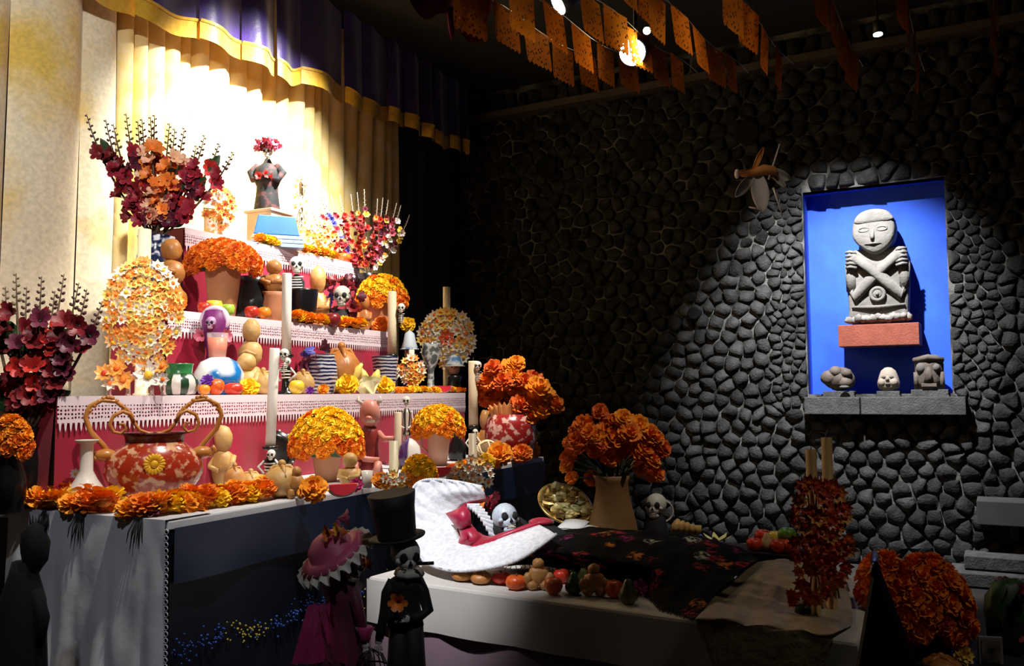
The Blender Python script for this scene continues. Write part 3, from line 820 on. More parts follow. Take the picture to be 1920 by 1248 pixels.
def pot(name, label, loc, prof, m, n=24, cat='pot', handles=0, rim=None, ex=1.0, ey=1.0, hm=None, rz=0.0):
    """profile in metres, outside then inside wall"""
    th = thing(name, label, cat, loc, rz)
    b = MB(); b.lathe(prof, n, ex=ex, ey=ey); part('body', b, th, mats=m)
    R = max(p[0] for p in prof); z = max(p[1] for p in prof)
    if handles:
        for s in ((-1,) if handles == 1 else (-1, 1)):
            b = MB(); b.tube([(s * R * .78, 0, z * .85), (s * R * 1.25, 0, z * .82), (s * R * 1.32, 0, z * .55), (s * R * .8, 0, z * .35)], R * .09, 8); part('handle', b, th, mats=hm or m)
    if rim: b = MB(); b.ring((0, 0, z), prof[-2][0] if prof[-1][0] < 1e-3 else prof[-1][0], R * .05, 24, 6); part('rim', b, th, mats=rim)
    return th
def P_(h, *q):
    return [(max(.0005, a * h), z * h) for a, z in q]

# ---- skulls and skeleton dolls
def skull(parent, c, r, m=None, look=(0, -1, 0), name='skull'):
    m = m or M_bone
    R = Vector(look).to_track_quat('-Y', 'Z').to_euler()
    b = MB(); b.ell((0, .10, .18), (.82, .95, .85), 14, 10); b.ell((0, -.42, -.32), (.52, .45, .42), 10, 8); b.ell((0, -.40, -.78), (.42, .36, .25), 10, 6)
    for s in (-1, 1): b.ell((s * .55, -.45, -.18), (.2, .25, .16), 8, 6)
    sk = part(name, b, parent, c, R, r, mats=m)
    b = MB()
    for s in (-1, 1): b.ell((s * .34, -.72, .05), (.25, .16, .26), 10, 7)
    b.prism([(-.12, -.36), (.12, -.36), (0, -.10)], -.93, -.80)
    part('eye_sockets', b, sk, mats=M_blackm)
    b = MB()
    for i in range(6): b.box(((i - 2.5) * .11, -.77 + abs(i - 2.5) * .03, -.60), (.085, .06, .2))
    part('teeth', b, sk, mats=mat('teeth', (.7, .66, .55), .5), smooth=False)
    b = MB(); b.box((0, -.72, -.60), (.66, .05, .06)); part('mouth_line', b, sk, mats=M_blackm, smooth=False)
    return sk
def bone(b, p, q, r):
    p, q = Vector(p), Vector(q)
    b.tube([p, p.lerp(q, .12), p.lerp(q, .5), p.lerp(q, .88), q], [r * 1.5, r, r * .8, r, r * 1.5], 7)
def ribs(parent, c, w, h, m=None):
    b = MB(); b.tube([(0, .02, 0), (0, .03 * w, h * .5), (0, .02, h)], w * .07, 7)
    for i in range(5):
        z = h * (.30 + .14 * i); ww = w * (.5 + .08 * math.sin(i))
        b.tube([(math.cos(a) * ww * .8, -math.sin(a) * w * .38, z - .04 * h * math.sin(a)) for a in [PI * k / 8 for k in range(9)]], w * .045, 6)
    b.tube([(-w * .55, 0, h), (0, -w * .1, h * .97), (w * .55, 0, h)], w * .05, 6)
    return part('ribcage', b, parent, c, mats=m or M_bone)
def holder_doll(label, loc, h, w, name='skeleton_candle_holder'):
    """black skeleton figure that holds up a candle cup"""
    th = thing(name, label, 'candle holder', loc)
    b = MB(); b.lathe([(w * .5, 0), (w * .5, h * .05), (w * .22, h * .1), (w * .16, h * .42), (w * .26, h * .62), (w * .10, h * .78)], 14); part('body', b, th, mats=M_black)
    b = MB()
    for s in (-1, 1): b.tube([(s * w * .2, 0, h * .66), (s * w * .48, -.1 * w, h * .5), (s * w * .2, -w * .25, h * .34)], w * .06, 6)
    part('arms', b, th, mats=M_bone)
    b = MB()
    for i in range(3): b.ring((0, -w * .02, h * (.42 + .08 * i)), w * .22, w * .035, 12, 5)
    part('painted_ribs', b, th, mats=M_bone)
    b = MB(); b.lathe([(w * .2, h * .9), (w * .34, h * .94), (w * .34, h), (w * .28, h), (.0005, h * .97)], 14); b.lathe([(w * .1, h * .74), (w * .1, h * .92)], 10); part('cup', b, th, mats=M_black)
    skull(th, (w * .12, -w * .3, h * .80), w * .22)
    return th
# ================================================================ things on the altar
def at_tab(px, py): return onz(px, py, Z0 + .001)
def talavera(name, c1, c2, scale=9, lo=.46, hi=.54, c0=(.80, .80, .78)):
    """glazed white ware with painted patches"""
    m = mat(name, c0, .2, c1, scale, lo=lo, hi=hi, coat=.5, detail=1.5)
    return m
def striped(name, ca, cb, n, rough=.25, cc=None, zsplit=None, horizontal=False, scale=60, dist=2.0):
    m = bpy.data.materials.new(name); m.use_nodes = True; N = m.node_tree.nodes; L = m.node_tree.links; b = N['Principled BSDF']
    b.inputs['Roughness'].default_value = rough; b.inputs['Coat Weight'].default_value = .4
    tc = N.new('ShaderNodeTexCoord')
    if horizontal:
        wv = N.new('ShaderNodeTexWave'); wv.bands_direction = 'Z'; wv.inputs['Scale'].default_value = scale; wv.inputs['Distortion'].default_value = dist
        L.new(tc.outputs['Object'], wv.inputs['Vector']); src = wv.outputs['Fac']
    else:
        sp = N.new('ShaderNodeSeparateXYZ'); L.new(tc.outputs['Object'], sp.inputs[0])
        at = N.new('ShaderNodeMath'); at.operation = 'ARCTAN2'; L.new(sp.outputs[0], at.inputs[0]); L.new(sp.outputs[1], at.inputs[1])
        mu = N.new('ShaderNodeMath'); mu.operation = 'MULTIPLY'; mu.inputs[1].default_value = n; L.new(at.outputs[0], mu.inputs[0])
        si = N.new('ShaderNodeMath'); si.operation = 'SINE'; L.new(mu.outputs[0], si.inputs[0])
        mr = N.new('ShaderNodeMapRange'); mr.inputs[1].default_value = -1; mr.inputs[2].default_value = 1; L.new(si.outputs[0], mr.inputs[0]); src = mr.outputs[0]
    r = N.new('ShaderNodeValToRGB'); r.color_ramp.elements[0].position = .44; r.color_ramp.elements[1].position = .52
    r.color_ramp.elements[0].color = (*ca, 1); r.color_ramp.elements[1].color = (*cb, 1); L.new(src, r.inputs[0])
    L.new(r.outputs[0], b.inputs['Base Color'])
    MATS[name] = m; return m

# ---- the great red urn with scrolled handles
loc = at_tab(288, 944); m = mpp(loc)
urn = thing('painted_urn', 'red painted urn with two tall scrolled gilt handles and a yellow daisy', 'urn', loc, -math.atan2(loc.x, loc.y))
M_urn = mat('urn glaze', (.40, .035, .012), .22, (.74, .40, .22), 34, lo=.52, hi=.62, coat=.5, detail=2.0)
M_urnh = mat('gilt handle', (.50, .17, .03), .32, (.62, .27, .06), 14, coat=.3)
k = m
zb_ = rise(loc, 925)
def zz(py): return rise(loc, py)
b = MB(); b.lathe([(46 * k, 0), (60 * k, .006), (70 * k, zz(916)), (80 * k, zz(902)), (88 * k, zz(886)), (86 * k, zz(868)), (78 * k, zz(850)), (62 * k, zz(838)), (50 * k, zz(828)), (52 * k, zz(816)), (58 * k, zz(811)), (50 * k, zz(813)), (44 * k, zz(828)), (.0005, zz(834))], 30, ex=1.0, ey=.62)
part('body', b, urn, mats=M_urn)
b = MB(); b.lathe([(51 * k, zz(829)), (53 * k, zz(816)), (59 * k, zz(810)), (50 * k, zz(811)), (46 * k, zz(826))], 30, ey=.62); part('neck', b, urn, mats=mat('dark red glaze', (.10, .01, .008), .25))
b = MB(); b.lathe([(80 * k, -.0), (84 * k, .008), (66 * k, .014), (.0005, .014)], 26, ey=.62); part('foot', b, urn, mats=mat('dark red glaze', (.10, .01, .008), .25))
hp = [(214, 852), (198, 830), (178, 806), (169, 780), (176, 760), (196, 749), (220, 752), (240, 768), (250, 790), (262, 806), (278, 812), (288, 811)]
sp_ = [(250, 790), (246, 776), (232, 770), (216, 778), (210, 794), (217, 808), (230, 811), (238, 802), (234, 793), (226, 794)]
for s in (1, -1):
    pts = []
    for i in range(len(hp) - 1):
        for q in range(3):
            f = q / 3; x = hp[i][0] * (1 - f) + hp[i + 1][0] * f; y = hp[i][1] * (1 - f) + hp[i + 1][1] * f
            pts.append(((x - 288) * k * s, 0.0, zz(y)))
    b = MB(); b.tube([((x - 288) * k * s, -.004, zz(y)) for x, y in sp_], [4.2 * k - 2.0 * k * i / len(sp_) for i in range(len(sp_))], 8); part('scroll', b, urn, mats=M_urnh)
    b = MB(); b.tube(pts, [5.2 * k - 2.6 * k * i / len(pts) for i in range(len(pts))], 8); part('handle', b, urn, mats=M_urnh)
    b = MB()
    for i in range(9):
        a = i / 8; x = 176 + 60 * a; y = 768 - 24 * math.sin(PI * a); b.ell(((x - 288) * k * s, 0, zz(y)), 4.5 * k, 6, 5)
    part('handle_beading', b, urn, mats=M_urnh)
    b = MB(); b.ell((s * 84 * k, -.01, zz(850)), (20 * k, 14 * k, 12 * k), 12, 8); b.tube([(s * 84 * k, -.02, zz(848)), (s * 100 * k, -.02, zz(856)), (s * 108 * k, -.02, zz(846)), (s * 102 * k, -.02, zz(838))], 4.5 * k, 7); part('acanthus_scroll', b, urn, mats=M_urnh)
b = MB()
for i in range(18):
    a = 2 * PI * i / 18; b.ell((math.cos(a) * 13 * k, -54 * k, zz(866) + math.sin(a) * 13 * k), (7 * k, 2 * k, 3.6 * k), 7, 5, rot=(0, -a, 0))
b.ell((0, -55 * k, zz(866)), (7 * k, 3 * k, 7 * k), 10, 6); part('daisy', b, urn, mats=mat('daisy yellow', (.85, .45, .02), .4))

# ---- white bottle vase
loc = at_tab(160, 953); m = mpp(loc); hh = rise(loc, 824)
pot('bottle_vase', 'white long-necked bottle vase with flared lip beside the red urn', loc, [(20 * m, 0), (38 * m, .012), (40 * m, .05), (34 * m, hh * .26), (20 * m, hh * .42), (12 * m, hh * .55), (11.5 * m, hh * .82), (12 * m, hh * .93), (21 * m, hh * .99), (21 * m, hh), (10 * m, hh * .93), (9 * m, hh * .6), (.0005, hh * .4)], mat('white glaze', (.80, .74, .66), .3, (.84, .80, .74), 4, coat=.3), cat='vase')
th = thing('white_blossom', 'small white blossom leaning on the white bottle vase', 'flower', at_tab(140, 952)); part('petals', random.choice(WF[('white', 'y')]), th, (0, 0, rise(at_tab(140, 952), 888)), (1.2, 0, 0), 11 * m)
b = MB(); b.tube([(0, 0, 0), (0.004, .006, rise(at_tab(140, 952), 889))], .0025, 5); part('stem', b, th, mats=M_leaf)

# ---- marigold garlands on the table edge
g = garland('thick orange marigold garland along the white cloth edge under the bottle vase', [at_tab(x, y) for x, y in ((-30, 944), (20, 946), (70, 950), (120, 954), (165, 958), (200, 960))], 0.054, [1, 1, 2, 0], 3)
g = garland('thick orange marigold garland along the table edge before the red urn', [at_tab(x, y) for x, y in ((258, 966), (300, 966), (350, 958), (400, 950), (450, 943), (505, 934))], 0.050, [1, 1, 2, 0], 3)
def ruffled_flower(label, loc, r, col, name='flower', cat='flower', nd=(0, -1, .5)):
    th = thing(name, label, cat, loc)
    c2 = tuple(min(1, x * 1.6 + .01) for x in col); mm = mat('petal of ' + label[:22], col, .5, c2, 8)
    q = Vector(nd).to_track_quat('Z', 'Y').to_euler()
    for j, (n, R, up) in enumerate(((8, 1, .15), (7, .75, .35), (5, .45, .5))):
        for i in range(n):
            a = 2 * PI * (i + .5 * j) / n; b = MB()
            b.grid(3, 4, lambda s, t: ((s - .5) * R * .75 * math.sin(PI * (.15 + .75 * t)), R * t, up * t + abs(s - .5) * .2 + .06 * math.sin(9 * s + i)))
            o = part('petal', b, th, (0, 0, r * .8), (0, 0, 0), r, mats=mm)
            o.rotation_euler = (Euler(q).to_quaternion() @ Euler((0, 0, a)).to_quaternion()).to_euler()
    b = MB(); b.tube([(0, .0, 0), (0, 0, r * .8)], r * .12, 5); part('stalk', b, th, mats=M_leaf)
    return th
ruffled_flower('magenta flower tucked into the garland at the table corner', at_tab(8, 958), .046, (.62, .02, .16))
ruffled_flower('dark maroon flower at the start of the garland before the urn', at_tab(284, 970), .040, (.10, .005, .02), nd=(.2, -1, .8))
ruffled_flower('pale pink folded petal flower beside the foot of the urn', at_tab(226, 958), .026, (.55, .16, .30))
b = MB()
for i in range(5): b.tube([(i * .006, 0, 0), (i * .012 - .02, -.016, -.05), (i * .014 - .026, -.018, -.09 - .02 * (i % 2))], [.004, .003, .001], 5)
for (px, py) in ((160, 964), (98, 958), (270, 972)):
    q = onz(px, py, Z0 - .002); q = q + (A(-.035, 0) - A(0, 0))
    o = part('garland_leaves', b.mesh('garland_leaves', M_blackm), None, q + Vector((0, 0, .01)))
    tag(o, {160: 'dried dark leaves hanging from garland below the bottle vase', 98: 'dark leaves poking from the garland near the table corner', 270: 'dark leaves under the garland below the maroon flower'}[px], 'leaves')

# ---- dark vases with gladioli and marigolds at the near end
loc = at_tab(44, 952); hh = rise(loc, 800); m = mpp(loc)
pot('black_vase', 'tall black vase holding dark red gladioli at near end', loc, P_(hh, (.12, 0), (.15, .02), (.20, .35), (.19, .6), (.12, .85), (.17, 1), (.14, 1), (.09, .85), (.0, .5)), M_black, cat='vase')
gl = ['crimson', 'crimson', 'red', 'plum']  # crimson blooms; the darker mix also puts their shade into the colour
gladioli('dark red gladioli fanning from the tall black vase', loc + Vector((0, 0, hh * .86)),
         [(-14, 560, gl), (10, 538, gl), (30, 512, gl), (50, 538, gl), (78, 518, gl), (103, 545, gl), (120, 514, gl), (148, 530, gl), (163, 542, ['crimson', 'plum']), (192, 566, ['plum', 'rose'])], .040, .20, .80, 16, per=6, seed=5, leafscale=1.3)
loc = at_tab(14, 962); hh = rise(loc, 836); m = mpp(loc)
pot('black_vase', 'slim black vase holding a clump of orange marigolds', loc, P_(hh, (.14, 0), (.22, .03), (.26, .5), (.15, .9), (.18, 1), (.14, 1), (.1, .8), (.0, .5)), M_black, cat='vase')
dome('clump of orange marigolds in the slim black vase', loc + Vector((0, 0, hh * .96)), 44 * m, 64 * m, .034, [1, 0, 0], ry=30 * m)

# ---- marigold pots
M_terra = mat('pale terracotta', (.50, .22, .10), .55, (.58, .30, .16), 5)
def mpot(px, py, ptop, wpx, dl, dtop, dw, hr, cols, lab, blab, v=None, z=None, handles=0, pm=None, fullx=None):
    loc = at_tab(px, py) if v is None else S(px, v, z + .001)
    m = mpp(loc); hh = rise(loc, ptop)
    pot('clay_pot', lab, loc, [(wpx * m * .30, 0), (wpx * m * .34, .004), (wpx * m * .44, hh * .5), (wpx * m * .50, hh * .93), (wpx * m * .53, hh), (wpx * m * .46, hh), (wpx * m * .40, hh * .6), (.0005, hh * .3)], pm or M_terra, handles=handles)
    l2 = loc + Vector((0, 0, hh - .01)); dh = rise(loc, dtop) - hh + .01
    th = dome(blab, l2, dw * m / 2, dh, hr, cols, ry=dw * m / 2 * .8)
    return th
mpot(612, 902, 838, 56, 0, 764, 142, .036, [2, 1, 0], 'terracotta flower pot under the golden marigold dome', 'dome of golden marigolds shading from yellow to orange on the table')
mpot(822, 872, 806, 46, 0, 759, 102, .036, [2, 1, 1], 'pale clay pitcher with handle holding yellow marigolds', 'yellow marigolds heaped in the pale clay pitcher', handles=1, pm=mat('pinkish clay', (.55, .30, .20), .5))
mpot(417, 0, 498, 66, 0, 449, 146, .042, [0, 0, 3], 'brown clay pot on the middle step under orange marigolds', 'wide orange marigold dome in the brown clay pot', v=1.22, z=Z2, pm=M_clay)
mpot(716, 0, 566, 54, 0, 514, 100, .042, [2, 0, 1], 'clay pot at the far end of the middle step', 'marigolds shading from orange to yellow at far end of middle step', v=1.20, z=Z2)

# ---- plain candles on figures, on the table
def candle_on(px, base, ytop, ybot, w, hl, cl, v=None, z=None, hw=44, m_=None, tilt=(0, 0), skullside=None):
    loc = at_tab(px, base) if v is None else S(px, v, z + .001)
    m = mpp(loc); hz = rise(loc, ybot)
    holder_doll(hl, loc, hz, hw * m)
    c = candle(cl, loc + Vector((0, 0, hz * .972)), rise(loc, ytop) - hz * .972, w * m / 2, m_, tilt=tilt)
    if skullside:
        sx, sy, sr = skullside
        p = loc + Vector((0, 0, hz * .972)); q = p + Vector(((sx - px) * m, -w * m * .35, rise(loc, sy) - hz * .972)) - p
        skull(c, q, sr * m); ribs(c, q + Vector((0, .0, -sr * m * 3.6)), sr * 1.3 * m, sr * 2.4 * m)
    return loc
loc = candle_on(506, 912, 652, 836, 19, 'black skeleton candle holder before the dark plate', 'tall white candle on the table before the dark plate', tilt=(0, .035), m_=M_waxw, skullside=(526, 664, 11))
lp = at_tab(512, 898); m = mpp(lp)
th = thing('dark_plate', 'round black lacquered plate with pale rim dots standing behind candle', 'plate', lp)
b = MB(); b.lathe([(.0005, .006), (26 * m, .004), (42 * m, -.006), (43 * m, -.002), (27 * m, .010), (.0005, .012)], 28, c=(0, 0, rise(lp, 848)), rot=(PI / 2 + .2, 0, 0)); part('dish', b, th, mats=M_black)
b = MB()
for i in range(14):
    a = 2 * PI * i / 14; b.ell((math.cos(a) * 42 * m, -.004 + .2 * math.sin(a) * 42 * m, rise(lp, 848) + math.sin(a) * 41 * m), 2.6 * m, 6, 5)
part('rim_dots', b, th, mats=M_bone)
b = MB(); b.box((0, 0.012, rise(lp, 848) * .3), (30 * m, .02, rise(lp, 848) * .6)); part('stand', b, th, mats=M_black, smooth=False)
candle_on(888, 0, 676, 797, 18, 'black skeleton candle holder at far end of the table', 'cream candle with a tiny skeleton clinging near its top', v=.30, z=Z0, m_=M_wax, hw=30, skullside=(897, 686, 9))
candle_on(536, 0, 512, 664, 18, 'black and white skeleton candle holder among fruit on the lowest step', 'tallest white candle rising from the lowest step', v=.86, z=Z1, m_=M_waxw, hw=40)
candle_on(735, 0, 546, 664, 17, 'black skeleton candle holder behind the striped jars', 'cream candle with a small skull beside it near the far marigold pot', v=.98, z=Z1, m_=M_wax, hw=34, skullside=(753, 578, 9))
loc = S(746, .42, Z0); candle('thin cream candle behind the seated pink figure', loc, rise(loc, 772), 7 * mpp(loc), M_wax)

# ---- wax flower candles
def wc(px, v, z, ytop, w, cx, cy, rx, rz, fr, kinds, label, hub=None, on=True, dens=1.0, m_=None, base=None):
    loc = S(px, v, z + .001) if base is None else base
    m = mpp(loc)
    return wax_candle(label, loc, rise(loc, ytop), w * m / 2, rise(loc, cy), rx * m, rz * m, fr * m, kinds, hub, dens, m_, candle_on=on)
wc(265, .90, Z1, 430, 24, 265, 586, 63, 95, 12.5, [('cream', 'o'), ('cream', 'y'), ('yellow', 'o'), ('yellow', 'o'), ('orange', 'o'), ('orange', 'o')], 'thick cream candle with a large oval wheel of cream and orange wax flowers', dens=1.25)
wc(838, .92, Z1, 538, 14, 838, 634, 50, 54, 11, [('cream', 'y'), ('white', 'y'), ('yellow', 'o'), ('cream', 'o')], 'candle with round cream wax flower wheel and red central flower', hub=('red', 'r'), dens=1.2)
wc(772, .80, Z1, 655, 10, 770, 694, 27, 33, 9, [('orange', 'o'), ('yellow', 'o'), ('cream', 'o')], 'short candle with small orange wax flower wheel on the lowest step', dens=1.2)
wc(410, 1.62, Z3, 266, 16, 412, 394, 28, 44, 10, [('orange', 'r'), ('orange', 'o'), ('cream', 'o')], 'candle with orange wax flowers on the topmost step beside gladioli', dens=1.1)
wc(600, 1.58, Z3, 414, 7, 600, 446, 24, 30, 9, [('yellow', 'o'), ('cream', 'y'), ('orange', 'o')], 'short candle with yellow wax flowers at far end of topmost step')
wc(563, 1.74, Z3, 322, 9, 563, 385, 10, 52, 8, [('white', 'y'), ('cream', 'y')], 'pale candle twined with white wax flowers behind the blue box')
l = at_tab(738, 914); wc(738, 0, 0, 826, 17, 735, 900, 32, 24, 10, [('orange', 'o'), ('cream', 'o'), ('yellow', 'o')], 'cream candle ringed by wax flowers on the table edge', base=l)
# low spray of large wax flowers on glass feet
loc = S(250, .78, Z1 + .001); m = mpp(loc)
th = thing('wax_flower_spray', 'low spray of large orange and white wax flowers on glass feet', 'flowers', loc)
for x, y, r, kd in ((-50, 700, 20, ('orange', 'r')), (-28, 690, 24, ('orange', 'o')), (-14, 712, 22, ('orange', 'o')), (30, 704, 30, ('white', 'y')), (16, 684, 16, ('orange', 'o')), (56, 688, 18, ('orange', 'o')), (60, 712, 16, ('white', 'o')), (-40, 718, 16, ('cream', 'o'))):
    part('wax_flower', random.choice(WF[kd]), th, (x * m, -.02 + rnd(-.01, .01), rise(loc, y)), (PI / 2 - .3 + rnd(-.2, .2), 0, rnd(-.3, .3)), r * m)
b = MB()
for x in (-46, -10, 34, 56): b.lathe([(5 * m, 0), (6 * m, .004), (4 * m, .01), (4 * m, rise(loc, 706)), (6 * m, rise(loc, 702))], 10, c=(x * m, 0, 0))
b.tube([(-52 * m, 0, rise(loc, 706)), (60 * m, 0, rise(loc, 706))], 5 * m, 8)
part('glass_feet', b, th, mats=mat('pinkish glass', (.55, .35, .32), .1, alpha=1))

# ---- gladiolus bouquets on the steps
loc = S(290, 1.36, Z2 + .001); m = mpp(loc); hh = rise(loc, 444)
pot('talavera_vase', 'blue and white painted vase holding the great gladiolus bouquet', loc, [(24 * m, 0), (38 * m, .02), (44 * m, hh * .4), (34 * m, hh * .75), (26 * m, hh * .86), (34 * m, hh), (30 * m, hh), (22 * m, hh * .86), (.0005, hh * .5)], talavera('blue and white glaze', (.01, .015, .06), None, 22, .45, .52, (.62, .64, .70)), cat='vase')
w1, w2, w3 = ['crimson', 'plum', 'crimson', 'rose'], ['peach', 'orange', 'peach', 'red', 'orange'], ['peach', 'red', 'orange', 'orange']
gladioli('great bouquet of dark red and peach gladioli before the bright curtain', loc + Vector((0, 0, hh * .93)),
         [(162, 214, w1), (198, 224, w1), (212, 232, w1), (236, 212, w1), (258, 226, w2), (266, 222, w2), (282, 218, w2), (290, 214, w2), (318, 230, w3), (328, 240, w3), (346, 238, w3), (369, 272, w1), (384, 252, w1), (412, 268, ['plum', 'red', 'rose']), (438, 284, ['plum', 'rose'])], .042, .16, .76, 12, per=7, seed=3, depth=.13)
loc = S(690, 1.40, Z2 + .001); m = mpp(loc); hh = rise(loc, 514)
pot('black_vase', 'black vase behind the far marigold pot on the middle step', loc, P_(hh, (.16, 0), (.24, .04), (.27, .5), (.15, .9), (.2, 1), (.16, 1), (.1, .85), (.0, .5)), M_black, cat='vase')
c1, c2, c3 = ['rose', 'red', 'crimson'], ['red', 'red', 'crimson', 'orange', 'crimson'], ['red', 'plum', 'crimson', 'pink', 'plum', 'yellow']
gladioli('compact bouquet of many-coloured gladioli at far end of the steps', loc + Vector((0, 0, hh * .97)),
         [(580, 386, c1), (592, 372, c1), (600, 358, ['white', 'rose', 'blue']), (620, 364, ['blue', 'rose', 'white']), (637, 364, c2), (658, 364, c2), (670, 360, c2), (683, 354, ['yellow', 'red', 'plum', 'crimson']), (708, 372, c2), (718, 370, c2), (728, 374, c3), (744, 380, c3), (752, 384, ['plum', 'white', 'pink']), (768, 402, ['yellow', 'plum', 'white'])], .023, .12, .78, 10, stemm=M_stemw, per=13, seed=8, depth=.10)

# ---- topmost step: plinth, blue box, catrina, garland
loc = S(505, 1.70, Z3 + .001); m = mpp(loc); pz = rise(loc, 398)
th = thing('wooden_plinth', 'tan wooden plinth under the flower-crowned skeleton doll', 'plinth', loc, AROT)
part('block', MB().box((0, 0, pz / 2), (.22, .22, pz)), th, mats=mat('tan wood', (.52, .33, .18), .6, (.6, .42, .26), 6), smooth=False, bevel=.005)
part('cap', MB().box((0, 0, pz - .008), (.25, .25, .02)), th, mats=mat('tan wood', (0, 0, 0)), smooth=False, bevel=.004)
loc = S(519, 1.53, Z3 + .001); m = mpp(loc); bz = rise(loc, 406)
th = thing('blue_box', 'blue tapered box with pale banded base on the topmost step', 'box', loc, AROT * .35 + .0)
b = MB(); z0 = bz * .38
b.add([(-44 * m, -.06, z0), (40 * m, -.06, z0), (40 * m, .06, z0), (-44 * m, .06, z0), (-35 * m, -.035, bz), (32 * m, -.035, bz), (32 * m, .035, bz), (-35 * m, .035, bz)], [(0, 1, 5, 4), (1, 2, 6, 5), (2, 3, 7, 6), (3, 0, 4, 7), (4, 5, 6, 7), (3, 2, 1, 0)])
part('lid', b, th, mats=mat('sky blue paint', (.004, .07, .24), .4, (.006, .10, .30), 5), smooth=False, bevel=.006)
for i in range(3): part('band', MB().box((0, 0, z0 * (i + .5) / 3), (94 * m - .004 * i, .135 - .004 * i, z0 / 3 * .9)), th, mats=mat('pale blue paint', (.20, .27, .38), .5), smooth=False, bevel=.003)
def catrina(label, loc, h, w, cloth, fl, cat='doll', flowers=('pink', 'rose', 'crimson')):
    th = thing('skeleton_doll', label, cat, loc)
    b = MB(); b.lathe([(w * .40, 0), (w * .42, .01), (w * .36, h * .2), (w * .34, h * .32), (w * .48, h * .45), (w * .40, h * .56), (w * .15, h * .64), (w * .08, h * .70)], 18, ripple=.05, rn=7); part('dress', b, th, mats=cloth)
    b = MB()
    for s in (-1, 1): b.tube([(s * w * .3, 0, h * .60), (s * w * .52, -.02, h * .50), (s * w * .42, -w * .22, h * .40), (s * w * .08, -w * .38, h * .42)], [w * .14, w * .15, w * .11, w * .05], 8)
    part('sleeves', b, th, mats=cloth)
    b = MB(); b.tube([(0, 0, h * .6), (0, 0, h * .76)], w * .06, 7); part('neck', b, th, mats=M_bone)
    skull(th, (0, -.005, h * .79), w * .20)
    r = random.Random(4)
    for i in range(30):
        a = PI * (-.1 + 1.2 * (i % 10 + .5) / 10); R = w * (.20 + .085 * (i // 10))
        part('crown_flower', r.choice(BM[r.choice(flowers)]), th, (math.cos(a) * R, -w * .1 + r.uniform(-.02, .01), h * .84 + math.sin(a) * R * .72), (PI / 2 + .2, 0, r.uniform(0, 6)), w * r.uniform(.11, .16))
    for i in range(3): part('held_flower', r.choice(BM[fl]), th, ((i - 1) * w * .14, -w * .44, h * .43 + .01 * (i == 1)), (PI / 2, 0, i), w * .13)
    return th
loc = S(500, 1.70, Z3 + .001); loc.z += pz + .001; m = mpp(loc)
catrina('skeleton doll in dark shawl with a crown of pink flowers on wooden plinth', loc, rise(loc, 256), 56 * m, mat('dark embroidered shawl', (.005, .005, .006), .8, (.07, .02, .02), 18, lo=.54, hi=.62), 'red')
garland('slim orange garland along the topmost step', [S(x, 1.505, Z3 + .006) for x in range(482, 630, 24)], .036, [1, 0, 1, 2], 2)
fruit('orange-red tomato at the far corner of the topmost step', S(645, 1.54, Z3 + .004), 15 * m, 'tomato scarlet')

# ---- middle step
loc = S(318, 1.18, Z2 + .001); m = mpp(loc); bread_doll('tall stack of three round glazed breads at near end of middle step', loc, rise(loc, 446), 60 * m, M_breadd, 'stack', name='bread_stack')
loc = S(472, 1.30, Z2 + .001); m = mpp(loc); hh = rise(loc, 520)
pot('black_jar', 'squat black clay jar between marigold pot and clay mug', loc, P_(hh, (.3, 0), (.42, .15), (.44, .5), (.3, .85), (.36, 1), (.3, 1), (.24, .8), (0, .5)), M_black, cat='jar', handles=2)
loc = S(513, 1.17, Z2 + .001); m = mpp(loc); hh = rise(loc, 548)
pot('clay_mug', 'brown clay mug on the middle step topped by a bread figure', loc, P_(hh, (.36, 0), (.40, .05), (.46, .4), (.40, .85), (.44, 1), (.38, 1), (.36, .8), (0, .6)), M_clay, cat='mug')
bread_doll('bread figure sitting on the brown clay mug', loc + Vector((0, 0, hh - .004)), rise(loc, 486) - hh, 42 * m, M_bread, 'doll')
loc = S(566, 1.20, Z2 + .001); m = mpp(loc); hh = rise(loc, 543)
pot('black_bowl', 'wide black bowl with painted rim behind the marigold garland', loc, P_(hh, (.24, 0), (.30, .04), (.40, .5), (.44, .95), (.44, 1), (.40, 1), (.3, .5), (0, .3)), M_black, cat='bowl', rim=M_bone)
loc = S(596, 1.36, Z2 + .001); m = mpp(loc); bread_doll('plump bread figure with folded arms behind the black bowl', loc, rise(loc, 499), 46 * m, M_bread, 'doll')
# standing skeleton behind candle
loc = S(556, 1.34, Z2 + .001); m = mpp(loc); hh = rise(loc, 476)
th = thing('skeleton_doll', 'large-headed skeleton doll in black coat behind the tallest candle', 'doll', loc)
b = MB(); b.lathe([(16 * m, 0), (17 * m, .01), (12 * m, hh * .4), (15 * m, hh * .62), (5 * m, hh * .72)], 12); part('coat', b, th, mats=M_blackm)
ribs(th, (0, -.03, hh * .42), 26 * m, hh * .26)
skull(th, (0, -.012, hh * .84), 17 * m, look=(.25, -1, .1))
